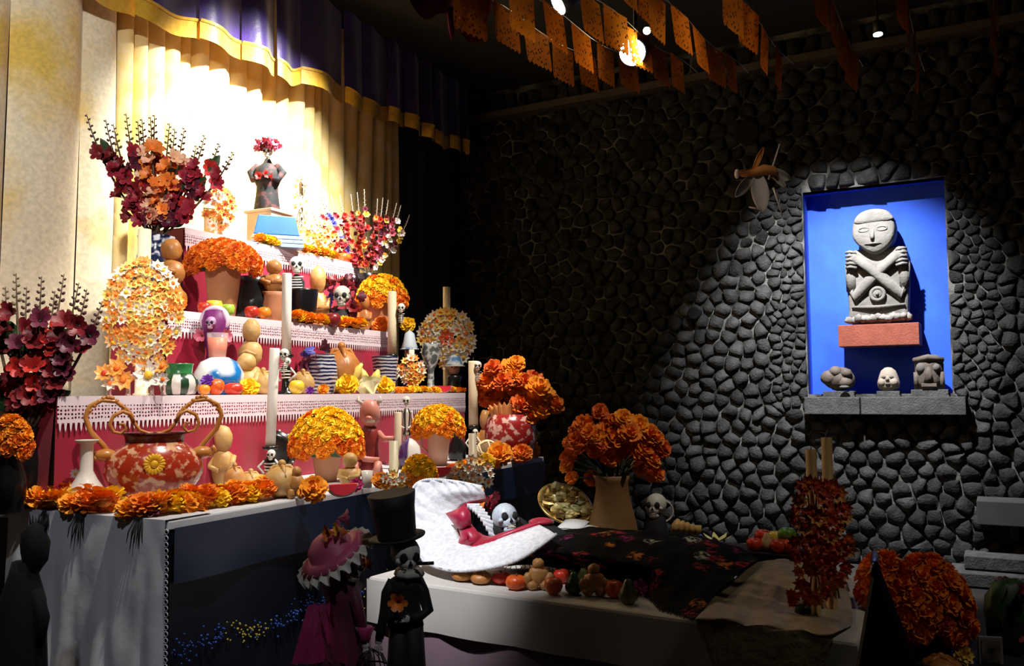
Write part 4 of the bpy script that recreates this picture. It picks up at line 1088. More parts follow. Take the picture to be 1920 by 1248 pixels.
# skull in a dark purple wreath
loc = S(642, 1.20, Z2 + .001); m = mpp(loc); hh = rise(loc, 556)
th = thing('wreathed_skull', 'grey skull framed by a wreath of dark purple flowers', 'skull', loc)
skull(th, (0, -.02, hh), 20 * m, mat('grey sugar', (.36, .34, .30), .7, (.5, .48, .42), 12))
r = random.Random(1)
for i in range(16):
    a = 2 * PI * i / 16; part('purple_flower', r.choice(BM[r.choice(['plum', 'plum', 'blue', 'crimson'])]), th, (math.cos(a) * 30 * m, r.uniform(-.02, .01), hh + math.sin(a) * 30 * m * 1.1), (PI / 2 + r.uniform(-.4, .4), 0, r.uniform(0, 6)), 11 * m)
b = MB(); b.lathe([(24 * m, 0), (26 * m, .02), (14 * m, hh * .6)], 12); part('stand', b, th, mats=M_blackm)
loc = S(684, 1.18, Z2 + .001); m = mpp(loc); bread_doll('small brown bread figure beside the far marigold pot', loc, rise(loc, 552), 26 * m, M_breadd, 'doll')
garland('orange and yellow garland along the edge of the middle step', [S(x, 1.10, Z2 + .006) for x in (556, 580, 606, 630, 655, 678)], .042, [2, 1, 0, 1], 2)
def ball(label, loc, r, ci): 
    th = thing('marigold', label, 'flower', loc); o = head(th, (0, 0, r * .75), r, ci, (rnd(-.2, .2), -.8, .6), 'flower_head')
    b = MB(); b.tube([(0, .0, 0), (0, 0, r * .6)], r * .25, 6); part('calyx', b, th, mats=M_leaf); return th
loc = S(714, 1.125, Z2 + .002); m = mpp(loc); ball('round orange marigold at the far corner of the middle step', loc, 18 * m, 0)
fruit('dark red apple on the middle step before the garland', S(617, 1.105, Z2 + .004) - AV * .03, 14 * m, 'apple darkred')
for px, kd, r, lb in ((383, 'apple red', 13, 'red apple below the near marigold pot'), (401, 'pepper yellow', 17, 'yellow pepper below the near marigold pot'), (427, 'pepper lime', 14, 'lime green pepper below the near marigold pot'), (472, 'apple red', 14, 'red apple between lime pepper and clay mug'), (495, 'round orange', 13, 'small orange fruit beside the clay mug')):
    fruit(lb, S(px, 1.115, Z2 + .006), r * mpp(S(px, 1.13, Z2)), kd)
loc = S(329, 1.125, Z2 + .002); ball('orange marigold at the near corner of middle step', loc, 20 * mpp(loc), 0)

# ---- lowest step
loc = S(335, .80, Z1 + .001); m = mpp(loc); hh = rise(loc, 682)
pot('striped_jar', 'round jar with green and white melon stripes', loc, [(20 * m, 0), (30 * m, .01), (36 * m, hh * .32), (34 * m, hh * .5), (27 * m, hh * .66), (22 * m, hh * .72), (24 * m, hh * .95), (25 * m, hh), (21 * m, hh), (19 * m, hh * .75), (.0005, hh * .4)], striped('melon stripes', (.015, .05, .02), (.62, .58, .52), 7), cat='jar')
b_ = [o for o in COL.objects if o.name.startswith('striped_jar')][0]
b = MB(); b.lathe([(28 * m, hh * .64), (23.5 * m, hh * .72), (25 * m, hh * .95), (26.5 * m, hh * 1.01), (22 * m, hh * 1.005)], 24); part('green_collar', b, b_, mats=mat('green glaze', (.02, .12, .035), .25, (.03, .2, .06), 8, coat=.4))
loc = S(410, .90, Z1 + .001); m = mpp(loc); hh = rise(loc, 670)
pot('painted_bowl', 'round pot painted with a large turquoise and blue flower', loc, [(24 * m, 0), (36 * m, .01), (46 * m, hh * .4), (45 * m, hh * .6), (34 * m, hh * .88), (20 * m, hh * .98), (18 * m, hh), (.0005, hh)], talavera('turquoise painted glaze', (.01, .16, .46), None, 7, .44, .58, (.75, .80, .80)), cat='pot')
l2 = loc + Vector((-.01, 0, hh)); hg = rise(l2, 624)
th = thing('glass_candle', 'orange candle in clear glass standing on the painted pot', 'candle', l2)
b = MB(); b.lathe([(15 * m, .003), (18 * m, hg * .8), (.0005, hg * .8)], 16); part('orange_wax', b, th, mats=mat('orange wax', (.85, .14, .01), .4))
b = MB(); b.lathe([(16 * m, 0), (20 * m, hg), (19 * m, hg), (15.5 * m, .002)], 20); part('glass', b, th, mats=mat('clear glass', (.95, .9, .88), .05, alpha=.16))
loc = S(402, .99, Z1 + .001); m = mpp(loc); hh = rise(loc, 578)
th = thing('skeleton_doll', 'purple-robed skeleton doll with pink flowers behind the orange candle', 'doll', loc)
b = MB(); b.lathe([(24 * m, 0), (25 * m, .01), (15 * m, hh * .5), (24 * m, hh * .72), (26 * m, hh * .85), (20 * m, hh * .97), (.0005, hh)], 18, ripple=.06, rn=6); part('robe', b, th, mats=mat('purple robe', (.10, .006, .09), .55, (.2, .015, .16), 9))
b = MB(); b.ring((0, -.01, hh * .86), 22 * m, 7 * m, 20, 7, rot=(PI / 2, 0, 0)); part('white_hood', b, th, mats=mat('lilac trim', (.66, .52, .66), .6))
skull(th, (0, -24 * m, hh * .82), 12 * m, mat('violet bone', (.4, .22, .4), .5))
for i, x in enumerate((-22, 18)): part('pink_flower', BM['pink'][i], th, (x * m, -.02, hh * .68), (PI / 2, 0, i), 12 * m)
ruffled_flower('purple orchid before the painted pot', S(388, .75, Z1 + .001) + Vector((0, 0, .045)), .034, (.12, .02, .28))
for px, kd, r, lb in ((404, 'round scarlet', 17, 'orange-red fruit at the front of lowest step below the orchid'), (438, 'tomato red', 17, 'shiny red tomato before the painted pot'), (556, 'round yellow', 15, 'yellow guava before the skeleton candle holder'), (383, 'round orange', 11, 'small orange fruit next to the striped jar')):
    fruit(lb, S(px, .745, Z1 + .004), r * mpp(S(px, .745, Z1)), kd)
for px, r, ci, lb in ((466, 18, 2, 'yellow marigold before the pale bread on the lowest step'), (651, 22, 2, 'yellow marigold above the golden dome on the lowest step'), (721, 20, 2, 'yellow marigold below the far striped jar'), (606, 12, 1, 'small amber marigold before the tilted striped jar')):
    loc = S(px, .745, Z1 + .001); ball(lb, loc, r * mpp(loc), ci)
loc = S(468, .98, Z1 + .001); m = mpp(loc); bread_doll('pale bread figure standing tall on the lowest step', loc, rise(loc, 596), 52 * m, M_breadp, 'stack')
loc = S(462, .86, Z1 + .001); m = mpp(loc); bread_doll('pale squat bread figure before the tall one', loc, rise(loc, 662), 50 * m, M_breadp, 'doll')
loc = S(493, .79, Z1 + .001); m = mpp(loc); bread_doll('pale round bread with crossed strips beside the white candle', loc, rise(loc, 690), 50 * m, M_breadp, 'bun', name='bread_bun')
loc = S(568, .82, Z1 + .001); m = mpp(loc); bread_doll('pale round bread under the purple flowers', loc, rise(loc, 692), 44 * m, M_breadp, 'bun', name='bread_bun')
ruffled_flower('small violet flower beside the yellow guava', S(581, .735, Z1 + .001), .026, (.16, .02, .30))
th = thing('purple_flowers', 'bunch of purple flowers behind the tallest candle', 'flowers', S(577, .96, Z1 + .001)); m = mpp(th.location)
for i in range(9): part('flower_head', BM['plum' if i % 3 else 'blue'][i % 2], th, (rnd(-22, 22) * m, rnd(-.02, .02), rise(th.location, 676) + rnd(-20, 22) * m), (PI / 2 + rnd(-.4, .4), 0, rnd(0, 6)), 15 * m)
b = MB(); b.tube([(0, 0, 0), (0, 0, rise(th.location, 670))], .006, 6); part('stems', b, th, mats=M_leaf)
M_str = striped('blue black stripes', (.012, .014, .06), (.55, .55, .62), 9, horizontal=True, scale=14, dist=3)
loc = S(604, .90, Z1 + .001); m = mpp(loc); hh = rise(loc, 664)
pot('striped_pot', 'navy pot with pale wavy stripes under the brown bread', loc, P_(hh, (.22, 0), (.30, .05), (.38, .4), (.36, .75), (.3, .95), (.33, 1), (.28, 1), (0, .6)), M_str)
loc = S(722, .86, Z1 + .001); m = mpp(loc); hh = rise(loc, 668)
pot('striped_pot', 'black pot with pale wavy stripes below the far cream candle', loc, P_(hh, (.20, 0), (.26, .05), (.30, .4), (.33, .8), (.36, .98), (.36, 1), (.30, 1), (0, .6)), M_str)
loc = S(640, .94, Z1 + .001); m = mpp(loc); bread_doll('large ribbed brown bread behind the navy striped pot', loc, rise(loc, 642), 76 * m, M_breadd, 'bun', name='bread_bun')
# bananas
for i, px in enumerate((664, 684, 703)):
    loc = S(px, .84, Z1 + .001); m = mpp(loc); b = MB()
    b.tube([((t - .5) * (50 - 14 * i) * m * (1 if i != 1 else -1) * .6, -.01 * math.sin(PI * t), (6 + 52 * t * (1 - .12 * i)) * m) for t in [j / 8 for j in range(9)]], [3 * m, 6 * m, 8 * m, 9 * m, 9 * m, 9 * m, 8 * m, 5 * m, 2.5 * m], 8)
    th = thing('banana', ['ripe banana leaning on the navy striped pot', 'ripe banana in the middle of the three bananas', 'small ripe banana beside the black striped pot'][i], 'fruit', loc, 0, 'bananas on the lowest step'); part('peel', b, th, mats=mat('banana peel', (.80, .58, .08), .45, (.9, .72, .22), 6))
    b = MB(); q = ((.5) * (50 - 14 * i) * m * (1 if i != 1 else -1) * .6, 0, 58 * (1 - .12 * i) * m); b.ell(q, 3 * m, 6, 5); part('tip', b, th, mats=M_stem)
loc = S(690, .775, Z1 + .001); m = mpp(loc)
th = thing('tissue_flower', 'pale yellow crumpled tissue flower before the bananas', 'flower', loc)
for i in range(9):
    b = MB(); b.grid(5, 5, lambda s, t: ((s - .5) * 26 * m * (.3 + t), -.008 * i % .02 + .006 * math.sin(9 * s + i), 24 * m * t + .004 * math.sin(11 * s + 2 * i)))
    part('petal', b, th, ((i % 3 - 1) * 9 * m, -.01 + .008 * (i // 3), (i // 3) * 4 * m), (rnd(-.3, .3), rnd(-.6, .6), rnd(-.6, .6)), mats=mat('pale yellow tissue', (.85, .80, .38), .7, (.9, .86, .6), 10))
garland('row of small yellow marigolds along far part of the lowest step', [S(x, .745, Z1 + .002) for x in (748, 775, 800, 818)], .030, [2, 2, 1], 1)
garland('few orange marigolds at the far corner of the lowest step', [S(x, .745, Z1 + .002) for x in (846, 858, 868)], .030, [1, 0, 2], 1)
def slice_(label, loc, r, rz=.3):
    th = thing('watermelon_slice', label, 'fruit', loc, rz)
    b = MB(); b.prism([(-r, r * .75), (r, r * .75)] + [(r * math.cos(a), r * .75 + r * .75 * math.sin(a)) for a in [-PI * i / 8 for i in range(1, 8)]], -r * .22, r * .22); part('red_flesh', b, th, mats=mat('watermelon flesh', (.72, .03, .05), .4), smooth=False)
    b = MB(); b.tube([(r * 1.04 * math.cos(a), 0, r * .75 + r * .79 * math.sin(a)) for a in [-PI * i / 10 for i in range(0, 11)]], r * .13, 7); part('rind', b, th, mats=mat('pale rind', (.62, .30, .26), .5)); return th
loc = S(831, .75, Z1 + .012); slice_('small watermelon slice on the far part of the lowest step', loc, 15 * mpp(loc))
loc = at_tab(642, 930); slice_('watermelon slice on table edge below the golden marigold dome', loc + Vector((0, 0, .006)), 27 * mpp(loc), .5)
loc = at_tab(834, 894) + AV * .03; slice_('watermelon slice on table edge below the clay pitcher', loc + Vector((0, 0, .006)), 21 * mpp(loc), .4)
loc = S(808, .93, Z1 + .001); m = mpp(loc); hh = rise(loc, 643)
pot('footed_jar', 'grey and white painted footed jar beside the round flower wheel', loc, P_(hh, (.16, 0), (.17, .03), (.07, .12), (.06, .45), (.12, .58), (.19, .78), (.17, .92), (.2, 1), (.17, 1), (0, .8)), talavera('grey painted glaze', (.12, .15, .15), None, 30, .45, .55, (.62, .64, .60)), cat='jar')
def cap_doll(label, loc, h, w, body, capm, bill):
    th = thing('clay_doll', label, 'doll', loc)
    b = MB(); b.lathe([(w * .36, 0), (w * .40, .006), (w * .30, h * .3), (w * .38, h * .42), (w * .14, h * .5)], 14); part('body', b, th, mats=body)
    b = MB(); b.ell((0, 0, h * .64), (w * .26, w * .25, h * .19), 12, 9); b.ell((0, -w * .25, h * .62), w * .05, 6, 5); part('head', b, th, mats=mat('painted face', (.55, .30, .20), .5))
    b = MB(); b.lathe([(w * .40, h * .70), (w * .42, h * .73), (w * .34, h * .80), (w * .25, h * .94), (.0005, h)], 14); part('cap', b, th, mats=capm)
    b = MB(); b.lathe([(w * .5, h * .685), (w * .5, h * .70), (.0005, h * .73)], 14, c=(0, -w * .12, 0), ey=.8); part('brim', b, th, mats=bill)
    for s in (-1, 1): part('eye', MB().ell((s * w * .1, -w * .22, h * .67), (w * .04, w * .03, w * .05), 6, 5), th, mats=M_black)
    return th
M_bw = mat('blue and white cloth', (.08, .20, .42), .6, (.62, .68, .74), 16, lo=.45, hi=.55)
loc = S(852, .82, Z1 + .001); m = mpp(loc); cap_doll('clay doll in a pale blue cap near the far corner of the lowest step', loc, rise(loc, 664), 42 * m, M_black, M_bw, mat('cream felt', (.70, .62, .40), .7))
loc = S(768, 1.02, Z1 + .001); m = mpp(loc); cap_doll('clay doll in white cap and navy coat behind orange wax flowers', loc, rise(loc, 618), 36 * m, mat('navy coat', (.012, .02, .09), .6), mat('white cap', (.62, .70, .78), .6), M_bw)
loc = S(766, 1.05, Z1 + .001) + Vector((.0, .06, rise(S(766, 1.05, Z1), 625)))
th = thing('yellow_flower', 'yellow marigold above the clay doll at the far end', 'flower', S(764, 1.08, Z1 + .001)); m = mpp(th.location); hz = rise(th.location, 608)
head(th, (0, 0, hz), 16 * m, 2, (0, -1, .4), 'flower_head'); b = MB(); b.tube([(0, 0, 0), (.004, 0, hz)], .004, 6); part('stem', b, th, mats=M_leaf)

# ---- table: breads, dolls and flowers before the lowest step
loc = at_tab(418, 912); m = mpp(loc); bread_doll('smooth tan bread figure with folded arms beside the urn', loc, rise(loc, 797), 48 * m, M_breadp, 'doll')
loc = at_tab(440, 922); m = mpp(loc); bread_doll('small tan bread with a white ribbon beside the urn', loc, rise(loc, 868), 42 * m, M_bread, 'bun', name='bread_bun')
loc = at_tab(470, 918); m = mpp(loc); bread_doll('low pale bread behind the garland end', loc, rise(loc, 880), 46 * m, M_breadp, 'bun', name='bread_bun')
ruffled_flower('dusty red rose beside the dark plate', at_tab(480, 914) + Vector((0, 0, .03)), .030, (.32, .03, .04))
loc = at_tab(528, 932); m = mpp(loc); bread_doll('knotted golden bread at the table edge before the candle', loc, rise(loc, 864), 72 * m, M_breadp, 'bun', name='bread_bun')
loc = at_tab(556, 934); m = mpp(loc); bread_doll('brown bread figure at the table edge', loc, rise(loc, 874), 44 * m, M_bread, 'man')
loc = at_tab(588, 938); m = mpp(loc); ball('large amber marigold on the table edge beside watermelon slice', loc, 27 * m, 1)
loc = at_tab(656, 914); m = mpp(loc); bread_doll('cream bread figure in an orange skirt on the table', loc, rise(loc, 848), 40 * m, M_breadp, 'doll')
ruffled_flower('magenta flower on the table edge beside the white cup', at_tab(668, 922), .036, (.42, .02, .12))
loc = at_tab(688, 914); m = mpp(loc); hh = rise(loc, 882)
pot('white_cup', 'small plain white cup on the table edge', loc, [(9 * m, 0), (11 * m, hh), (9.5 * m, hh), (8 * m, .01), (.0005, .01)], mat('white glaze', (0, 0, 0)), cat='cup')
loc = at_tab(714, 914); m = mpp(loc); ball('amber marigold between the white cup and wax flowers', loc, 18 * m, 1)
l = at_tab(786, 902); m = mpp(l); dome('low mound of yellow marigolds on the table below the pitcher', l, 36 * m, rise(l, 852), .034, [2, 1, 1], ry=.06)
# seated pink devil doll
loc = at_tab(692, 890); m = mpp(loc); hh = rise(loc, 746)
M_pink = mat('pink painted clay', (.52, .16, .12), .45, (.62, .26, .20), 8)
th = thing('devil_doll', 'seated red and pink clay devil doll between the two marigold pots', 'doll', loc)
b = MB(); b.lathe([(26 * m, 0), (27 * m, .01), (20 * m, hh * .25), (17 * m, hh * .42), (22 * m, hh * .55), (8 * m, hh * .66)], 16); part('body', b, th, mats=mat('dark red clay', (.16, .012, .012), .45, (.3, .03, .03), 9))
b = MB(); b.ell((2 * m, -.01, hh * .80), (20 * m, 18 * m, 26 * m), 14, 10, nz=.1); b.ell((2 * m, -20 * m, hh * .74), (7 * m, 6 * m, 5 * m), 8, 6); part('head', b, th, mats=M_pink)
b = MB()
for s in (-1, 1): b.tube([(s * 12 * m, 0, hh * .92), (s * 22 * m, 0, hh * .97), (s * 20 * m, 0, hh * 1.03)], [5 * m, 3.5 * m, 1 * m], 7)
part('horns', b, th, mats=M_bone)
b = MB(); b.box((6 * m, -20 * m, hh * .70), (14 * m, 5 * m, 4 * m)); part('teeth', b, th, mats=M_bone, smooth=False)
b = MB(); b.tube([(-18 * m, -5 * m, hh * .58), (-26 * m, -14 * m, hh * .40), (-4 * m, -26 * m, hh * .22), (22 * m, -22 * m, hh * .20)], 6 * m, 8); b.tube([(18 * m, -4 * m, hh * .55), (30 * m, -14 * m, hh * .47), (48 * m, -16 * m, hh * .47)], 6 * m, 8); part('arms', b, th, mats=M_pink)
b = MB()
for s in (-1, 1): b.tube([(s * 12 * m, -8 * m, hh * .12), (s * 22 * m, -30 * m, hh * .16), (s * 16 * m, -34 * m, .01)], 7 * m, 8)
part('legs', b, th, mats=M_pink)
# thin painted skeleton beside pitcher
loc = S(762, .50, Z0 + .001); m = mpp(loc); hh = rise(loc, 738)
th = thing('skeleton_doll', 'thin striped skeleton doll standing beside the clay pitcher', 'doll', loc)
b = MB()
for s in (-1, 1): bone(b, (s * 5 * m, 0, 0), (s * 4 * m, 0, hh * .45), 2.6 * m)
for s in (-1, 1): bone(b, (s * 9 * m, 0, hh * .76), (s * 14 * m, -.01, hh * .58), 2 * m); bone(b, (s * 14 * m, -.01, hh * .58), (s * 4 * m, -.03, hh * .52), 1.8 * m)
part('limbs', b, th, mats=M_bone)
b = MB(); b.lathe([(9 * m, hh * .42), (10 * m, hh * .45), (6 * m, hh * .5), (10 * m, hh * .72), (4 * m, hh * .8)], 12); part('tunic', b, th, mats=striped('tunic stripes', (.02, .02, .02), (.5, .42, .36), 5))
skull(th, (0, 0, hh * .90), 9 * m)
loc = S(768, .36, Z0 + .001); m = mpp(loc); hh = rise(loc, 822)
pot('lidded_jar', 'small purple and white lidded jar before the thin skeleton', loc, P_(hh, (.25, 0), (.34, .05), (.40, .4), (.34, .75), (.2, .92), (.08, 1), (0, 1.02)), striped('purple white halves', (.07, .03, .14), (.7, .66, .62), 1), cat='jar')
loc = S(857, .40, Z0 + .001); m = mpp(loc); hh = rise(loc, 808)
pot('black_jug', 'small black jug behind the clay pitcher', loc, P_(hh, (.22, 0), (.30, .1), (.32, .45), (.16, .75), (.2, 1), (.16, 1), (0, .6)), M_black, cat='jug', handles=1)
garland('short orange garland lying beside the clay pitcher', [at_tab(x, y) for x, y in ((846, 886), (862, 880), (876, 876))], .030, [1, 0], 1)

# ---- far end of the table
loc = at_tab(914, 870); m = mpp(loc); rr_ = 23 * m
th = thing('woven_ball', 'cream woven ball at the far end of the table', 'ball', loc)
b = MB(); b.ell((0, 0, rr_), rr_ * .9, 14, 10); part('core', b, th, mats=mat('dark straw', (.20, .12, .05), .8))
for i in range(9):
    b = MB(); b.ring((0, 0, 0), rr_ * .93, rr_ * .08, 22, 5); part('strip', b, th, (0, 0, rr_), (rnd(0, 3), rnd(0, 3), 0), mats=mat('cream straw', (.72, .60, .36), .7))
loc = at_tab(958, 862); m = mpp(loc); hh = rise(loc, 776)
M_redw = mat('red and white glaze', (.35, .02, .02), .25, (.75, .45, .40), 24, lo=.52, hi=.58, coat=.4)
pot('red_bowl', 'red bowl with white painted flowers holding the pompom bouquet', loc, [(26 * m, 0), (40 * m, .01), (50 * m, hh * .45), (48 * m, hh * .75), (42 * m, hh), (38 * m, hh), (42 * m, hh * .6), (.0005, hh * .3)], M_redw, cat='bowl')
th = thing('marigold_bouquet', 'loose bouquet of orange pompom marigolds in the red painted bowl', 'bouquet', loc + Vector((0, 0, hh * .8)))
b0 = Vector(th.location)
PM = ((925, 690, 17, 3), (958, 690, 19, 1), (968, 682, 17, 1), (914, 714, 22, 0), (942, 716, 21, 3), (962, 706, 22, 1), (1000, 712, 20, 3), (1008, 728, 24, 1), (1022, 740, 21, 1), (1038, 757, 20, 0), (985, 742, 17, 2), (1012, 768, 21, 1), (992, 782, 19, 0), (914, 748, 19, 0), (934, 738, 17, 3), (975, 760, 22, 3), (948, 760, 18, 0), (1000, 752, 18, 0), (968, 728, 20, 0), (930, 765, 16, 0), (984, 716, 18, 3), (900, 732, 16, 0))
st = MB()
for (x, y, r, ci) in PM:
    dy = rnd(-.10, .06); p = onplane(x, y, b0 + Vector((0, dy, 0)), Vector((0, 1, 0))) - b0
    head(th, p, r * m, ci, (p.x * 2, -.6, .6)); st.tube([(rnd(-.02, .02), 0, -.04), p * .5 + Vector((0, .02, .01)), p], .0035, 5)
part('stems', st, th, mats=M_leaf)
th = thing('tulip_flower', 'orange flame-petalled flower in the red painted bowl', 'flower', b0 + Vector((-.04, -.10, 0))); hz = rise(th.location, 770)
for i in range(7):
    a = PI * (i - 3) / 7; b = MB(); b.grid(4, 6, lambda s, t: ((s - .5) * .05 * math.sin(PI * (t * .9 + .08)), -.02 * t * t + .03 * abs(s - .5), t * .12))
    part('petal', b, th, (a * .025, -.02 * math.cos(a), hz - .06), (0, a * .45, 0), mats=mat('flame petal', (.80, .22, .04), .45, (.88, .5, .2), 9))
b = MB(); b.tube([(0, 0, -.02), (0, -.01, hz - .04)], .008, 6); part('stem', b, th, mats=M_leaf)
for (x, y, r, ci, lb) in ((950, 872, 25, 1, 'amber marigold lying at the foot of the red painted bowl'), (992, 866, 21, 0, 'orange marigold at the far corner of the table'), (1006, 858, 20, 1, 'amber marigold at the very far corner of table'), (925, 880, 18, 2, 'yellow marigold below the woven ball')):
    l = at_tab(x, y) + AV * .05; ball(lb, l, r * mpp(l), ci)
loc = at_tab(907, 876) + AV * .04; fruit('dark plum beside the woven ball', loc, 12 * mpp(loc), 'round purple')
loc = S(910, .42, Z0 + .001); m = mpp(loc); bread_doll('small round-headed brown bread behind the far candle', loc, rise(loc, 768), 30 * m, M_bread, 'doll')
# ================================================================ reclining skeleton on the bed table
def SB(px, wd, z=ZB):
    a, b_ = -1.0, 4.0
    for _ in range(50):
        q = (a + b_) / 2
        if proj(Bp(q, wd, z))[0] < px: a = q
        else: b_ = q
    return Bp(q, wd, z)
def onb(px, py, wd): return onplane(px, py, Bp(0, wd, 0), BG)
def resample(pts, n):
    P = [Vector(p) for p in pts]; L = [0]
    for i in range(1, len(P)): L.append(L[-1] + (P[i] - P[i - 1]).length)
    out = []
    for k in range(n):
        d = L[-1] * k / (n - 1); i = 0
        while i < len(P) - 2 and L[i + 1] < d: i += 1
        out.append(P[i].lerp(P[i + 1], (d - L[i]) / max(1e-9, L[i + 1] - L[i])))
    return out
def spline(pts, n=8):
    P = [Vector(p) for p in pts]; out = []
    for i in range(len(P) - 1):
        a, b_, c, d = P[max(i - 1, 0)], P[i], P[i + 1], P[min(i + 2, len(P) - 1)]
        for k in range(n):
            t = k / n; out.append(.5 * ((2 * b_) + (c - a) * t + (2 * a - 5 * b_ + 4 * c - d) * t * t + (3 * b_ - a - 3 * c + d) * t ** 3))
    return out + [P[-1]]
def loft(rows, nx, ny, fn=None):
    """surface through a list of 3-D polylines; fn(s, t) adds an offset vector"""
    R = [resample(r, nx) for r in rows]; b = MB()
    def f(s, t):
        i = min(int(round(s * (nx - 1))), nx - 1); q = t * (len(R) - 1); j = min(int(q), len(R) - 2)
        p = R[j][i].lerp(R[j + 1][i], q - j)
        return p + (fn(s, t) if fn else Vector())
    b.grid(nx, ny, f); return b
def base_of(P): return Vector((P.x, P.y, ZB))
fig = thing('reclining_skeleton', 'reclining skeleton in a wide white lace headdress and black floral shawl', 'skeleton', SB(935, .40))
F0 = Vector(fig.location)
def rel(b): b.v = [tuple(Vector(v) - F0) for v in b.v]; return b
M_hlace = mat('white starched lace', (.80, .80, .84), .75, (.66, .66, .70), 60, bump=.3, bscale=120, lo=.4, hi=.6)
M_crim = mat('crimson satin ribbon', (.34, .003, .025), .4, (.42, .008, .05), 6, sheen=.2)
outer = [(902, 912, .42), (850, 902, .40), (796, 900, .36), (772, 922, .31), (768, 985, .24), (784, 1040, .15), (830, 1066, .08), (890, 1068, .07), (970, 1050, .09), (1042, 1002, .26)]
mid = [(908, 922, .42), (858, 922, .39), (820, 932, .36), (806, 958, .32), (806, 990, .28), (818, 1022, .22), (846, 1044, .16), (896, 1046, .14), (960, 1030, .17), (1030, 994, .30)]
inner = [(912, 936, .44), (872, 944, .42), (856, 962, .40), (856, 982, .36), (860, 1004, .32), (872, 1018, .28), (890, 1026, .25), (920, 1016, .25), (956, 1004, .28), (1012, 985, .36)]
rows = [spline([onb(*p) for p in L]) for L in (inner, mid, outer)]
b = loft(rows, 150, 12, lambda s, t: (BG * -1 + Vector((0, 0, .3))) * (.0045 * math.sin(s * 150 + 2 * math.sin(9 * s)) * (.2 + t) + .010 * noise.noise(Vector((s * 9, t * 3, 1)))))
o = part('lace_headdress', rel(b), fig, mats=M_hlace); sm = o.modifiers.new('thickness', 'SOLIDIFY'); sm.thickness = .004
b = MB(); R = resample(spline([onb(*p) for p in outer]), 150)
for i, p in enumerate(R): b.ell(p, .0075, 6, 4)
part('lace_scallops', rel(b), fig, mats=M_hlace)
# crimson ribbon: collar round the face and a bow on the brow
inner2 = [(920, 940, .46), (886, 950, .45), (878, 966, .44), (886, 984, .41), (900, 998, .37), (912, 1004, .33), (926, 1004, .31), (942, 998, .32), (968, 990, .34), (1004, 976, .40)]
b = loft([spline([onb(*p) for p in inner]), spline([onb(*p) for p in inner2])], 60, 6, lambda s, t: Vector((0, -.02, .012)) * math.sin(PI * t)); part('crimson_collar', rel(b), fig, mats=M_crim)
for k, poly in enumerate(([(835, 962), (852, 956), (872, 946), (882, 960), (884, 982), (872, 994), (856, 990), (846, 976)], [(860, 990), (882, 984), (900, 1000), (908, 1018), (884, 1028), (858, 1030), (852, 1018), (864, 1006)])):
    c = onb(sum(p[0] for p in poly) / 8, sum(p[1] for p in poly) / 8, .27); ring_ = [onb(x, y, .30) for x, y in poly]
    b = MB(); vs = []; fs = []; n = 8
    for j, (q, out) in enumerate(((1, 0), (.72, -.028), (.35, -.03), (.05, -.02))):
        vs += [c.lerp(p, q) + Vector((0, out + .006 * math.sin(i * 2.5 + j), 0)) for i, p in enumerate(ring_)]
    for j in range(3):
        for i in range(n): fs.append((j * n + i, j * n + (i + 1) % n, j * n + n + (i + 1) % n, j * n + n + i))
    fs.append(tuple(3 * n + i for i in range(n)))
    b.add(vs, fs); part('ribbon_bow', rel(b), fig, mats=M_crim)
# inner white frill
for i in range(9):
    q = i / 8; p = onb(876 + 40 * q, 955 + 50 * q - 8 * math.sin(PI * q), .40); b = MB()
    b.grid(3, 5, lambda s, t: (p + Vector(((.0 + .055 * t), -.02 - .01 * math.sin(PI * s), .018 - .03 * q * t + (s - .5) * .022))) - F0); part('frill', b, fig, mats=M_hlace)
M_sil = mat('silver blue skull', (.42, .50, .60), .35, (.62, .68, .74), 9)
p = onb(948, 972, .42); skull(fig, p - F0, .066, M_sil, look=(.45, -1, .35))
b = MB(); b.ell(p - F0 + Vector((.03, .04, .06)), .012, 6, 5)
for (x, y, r, cc) in ((890, 925, 13, 'orange'), (905, 932, 15, 'red'), (918, 930, 14, 'rose'), (912, 946, 12, 'crimson'), (896, 942, 12, 'orange'), (928, 940, 12, 'rose')):
    p = onb(x, y, .44); part('hair_flower', BM[cc][0], fig, p - F0, (PI / 2 + .2, 0, rnd(0, 6)), r * mpp(p))
b = MB(); b.ell(onb(955, 985, .45) - F0 + Vector((0, .03, -.02)), (.09, .09, .06), 14, 10); b.ell(onb(1010, 1012, .45) - F0, (.13, .12, .07), 14, 10); part('shoulders', b, fig, mats=M_blackm)
b = MB(); b.ell(onb(1015, 978, .46) - F0, (.055, .05, .018), 12, 8); part('crimson_bodice', b, fig, mats=M_crim)
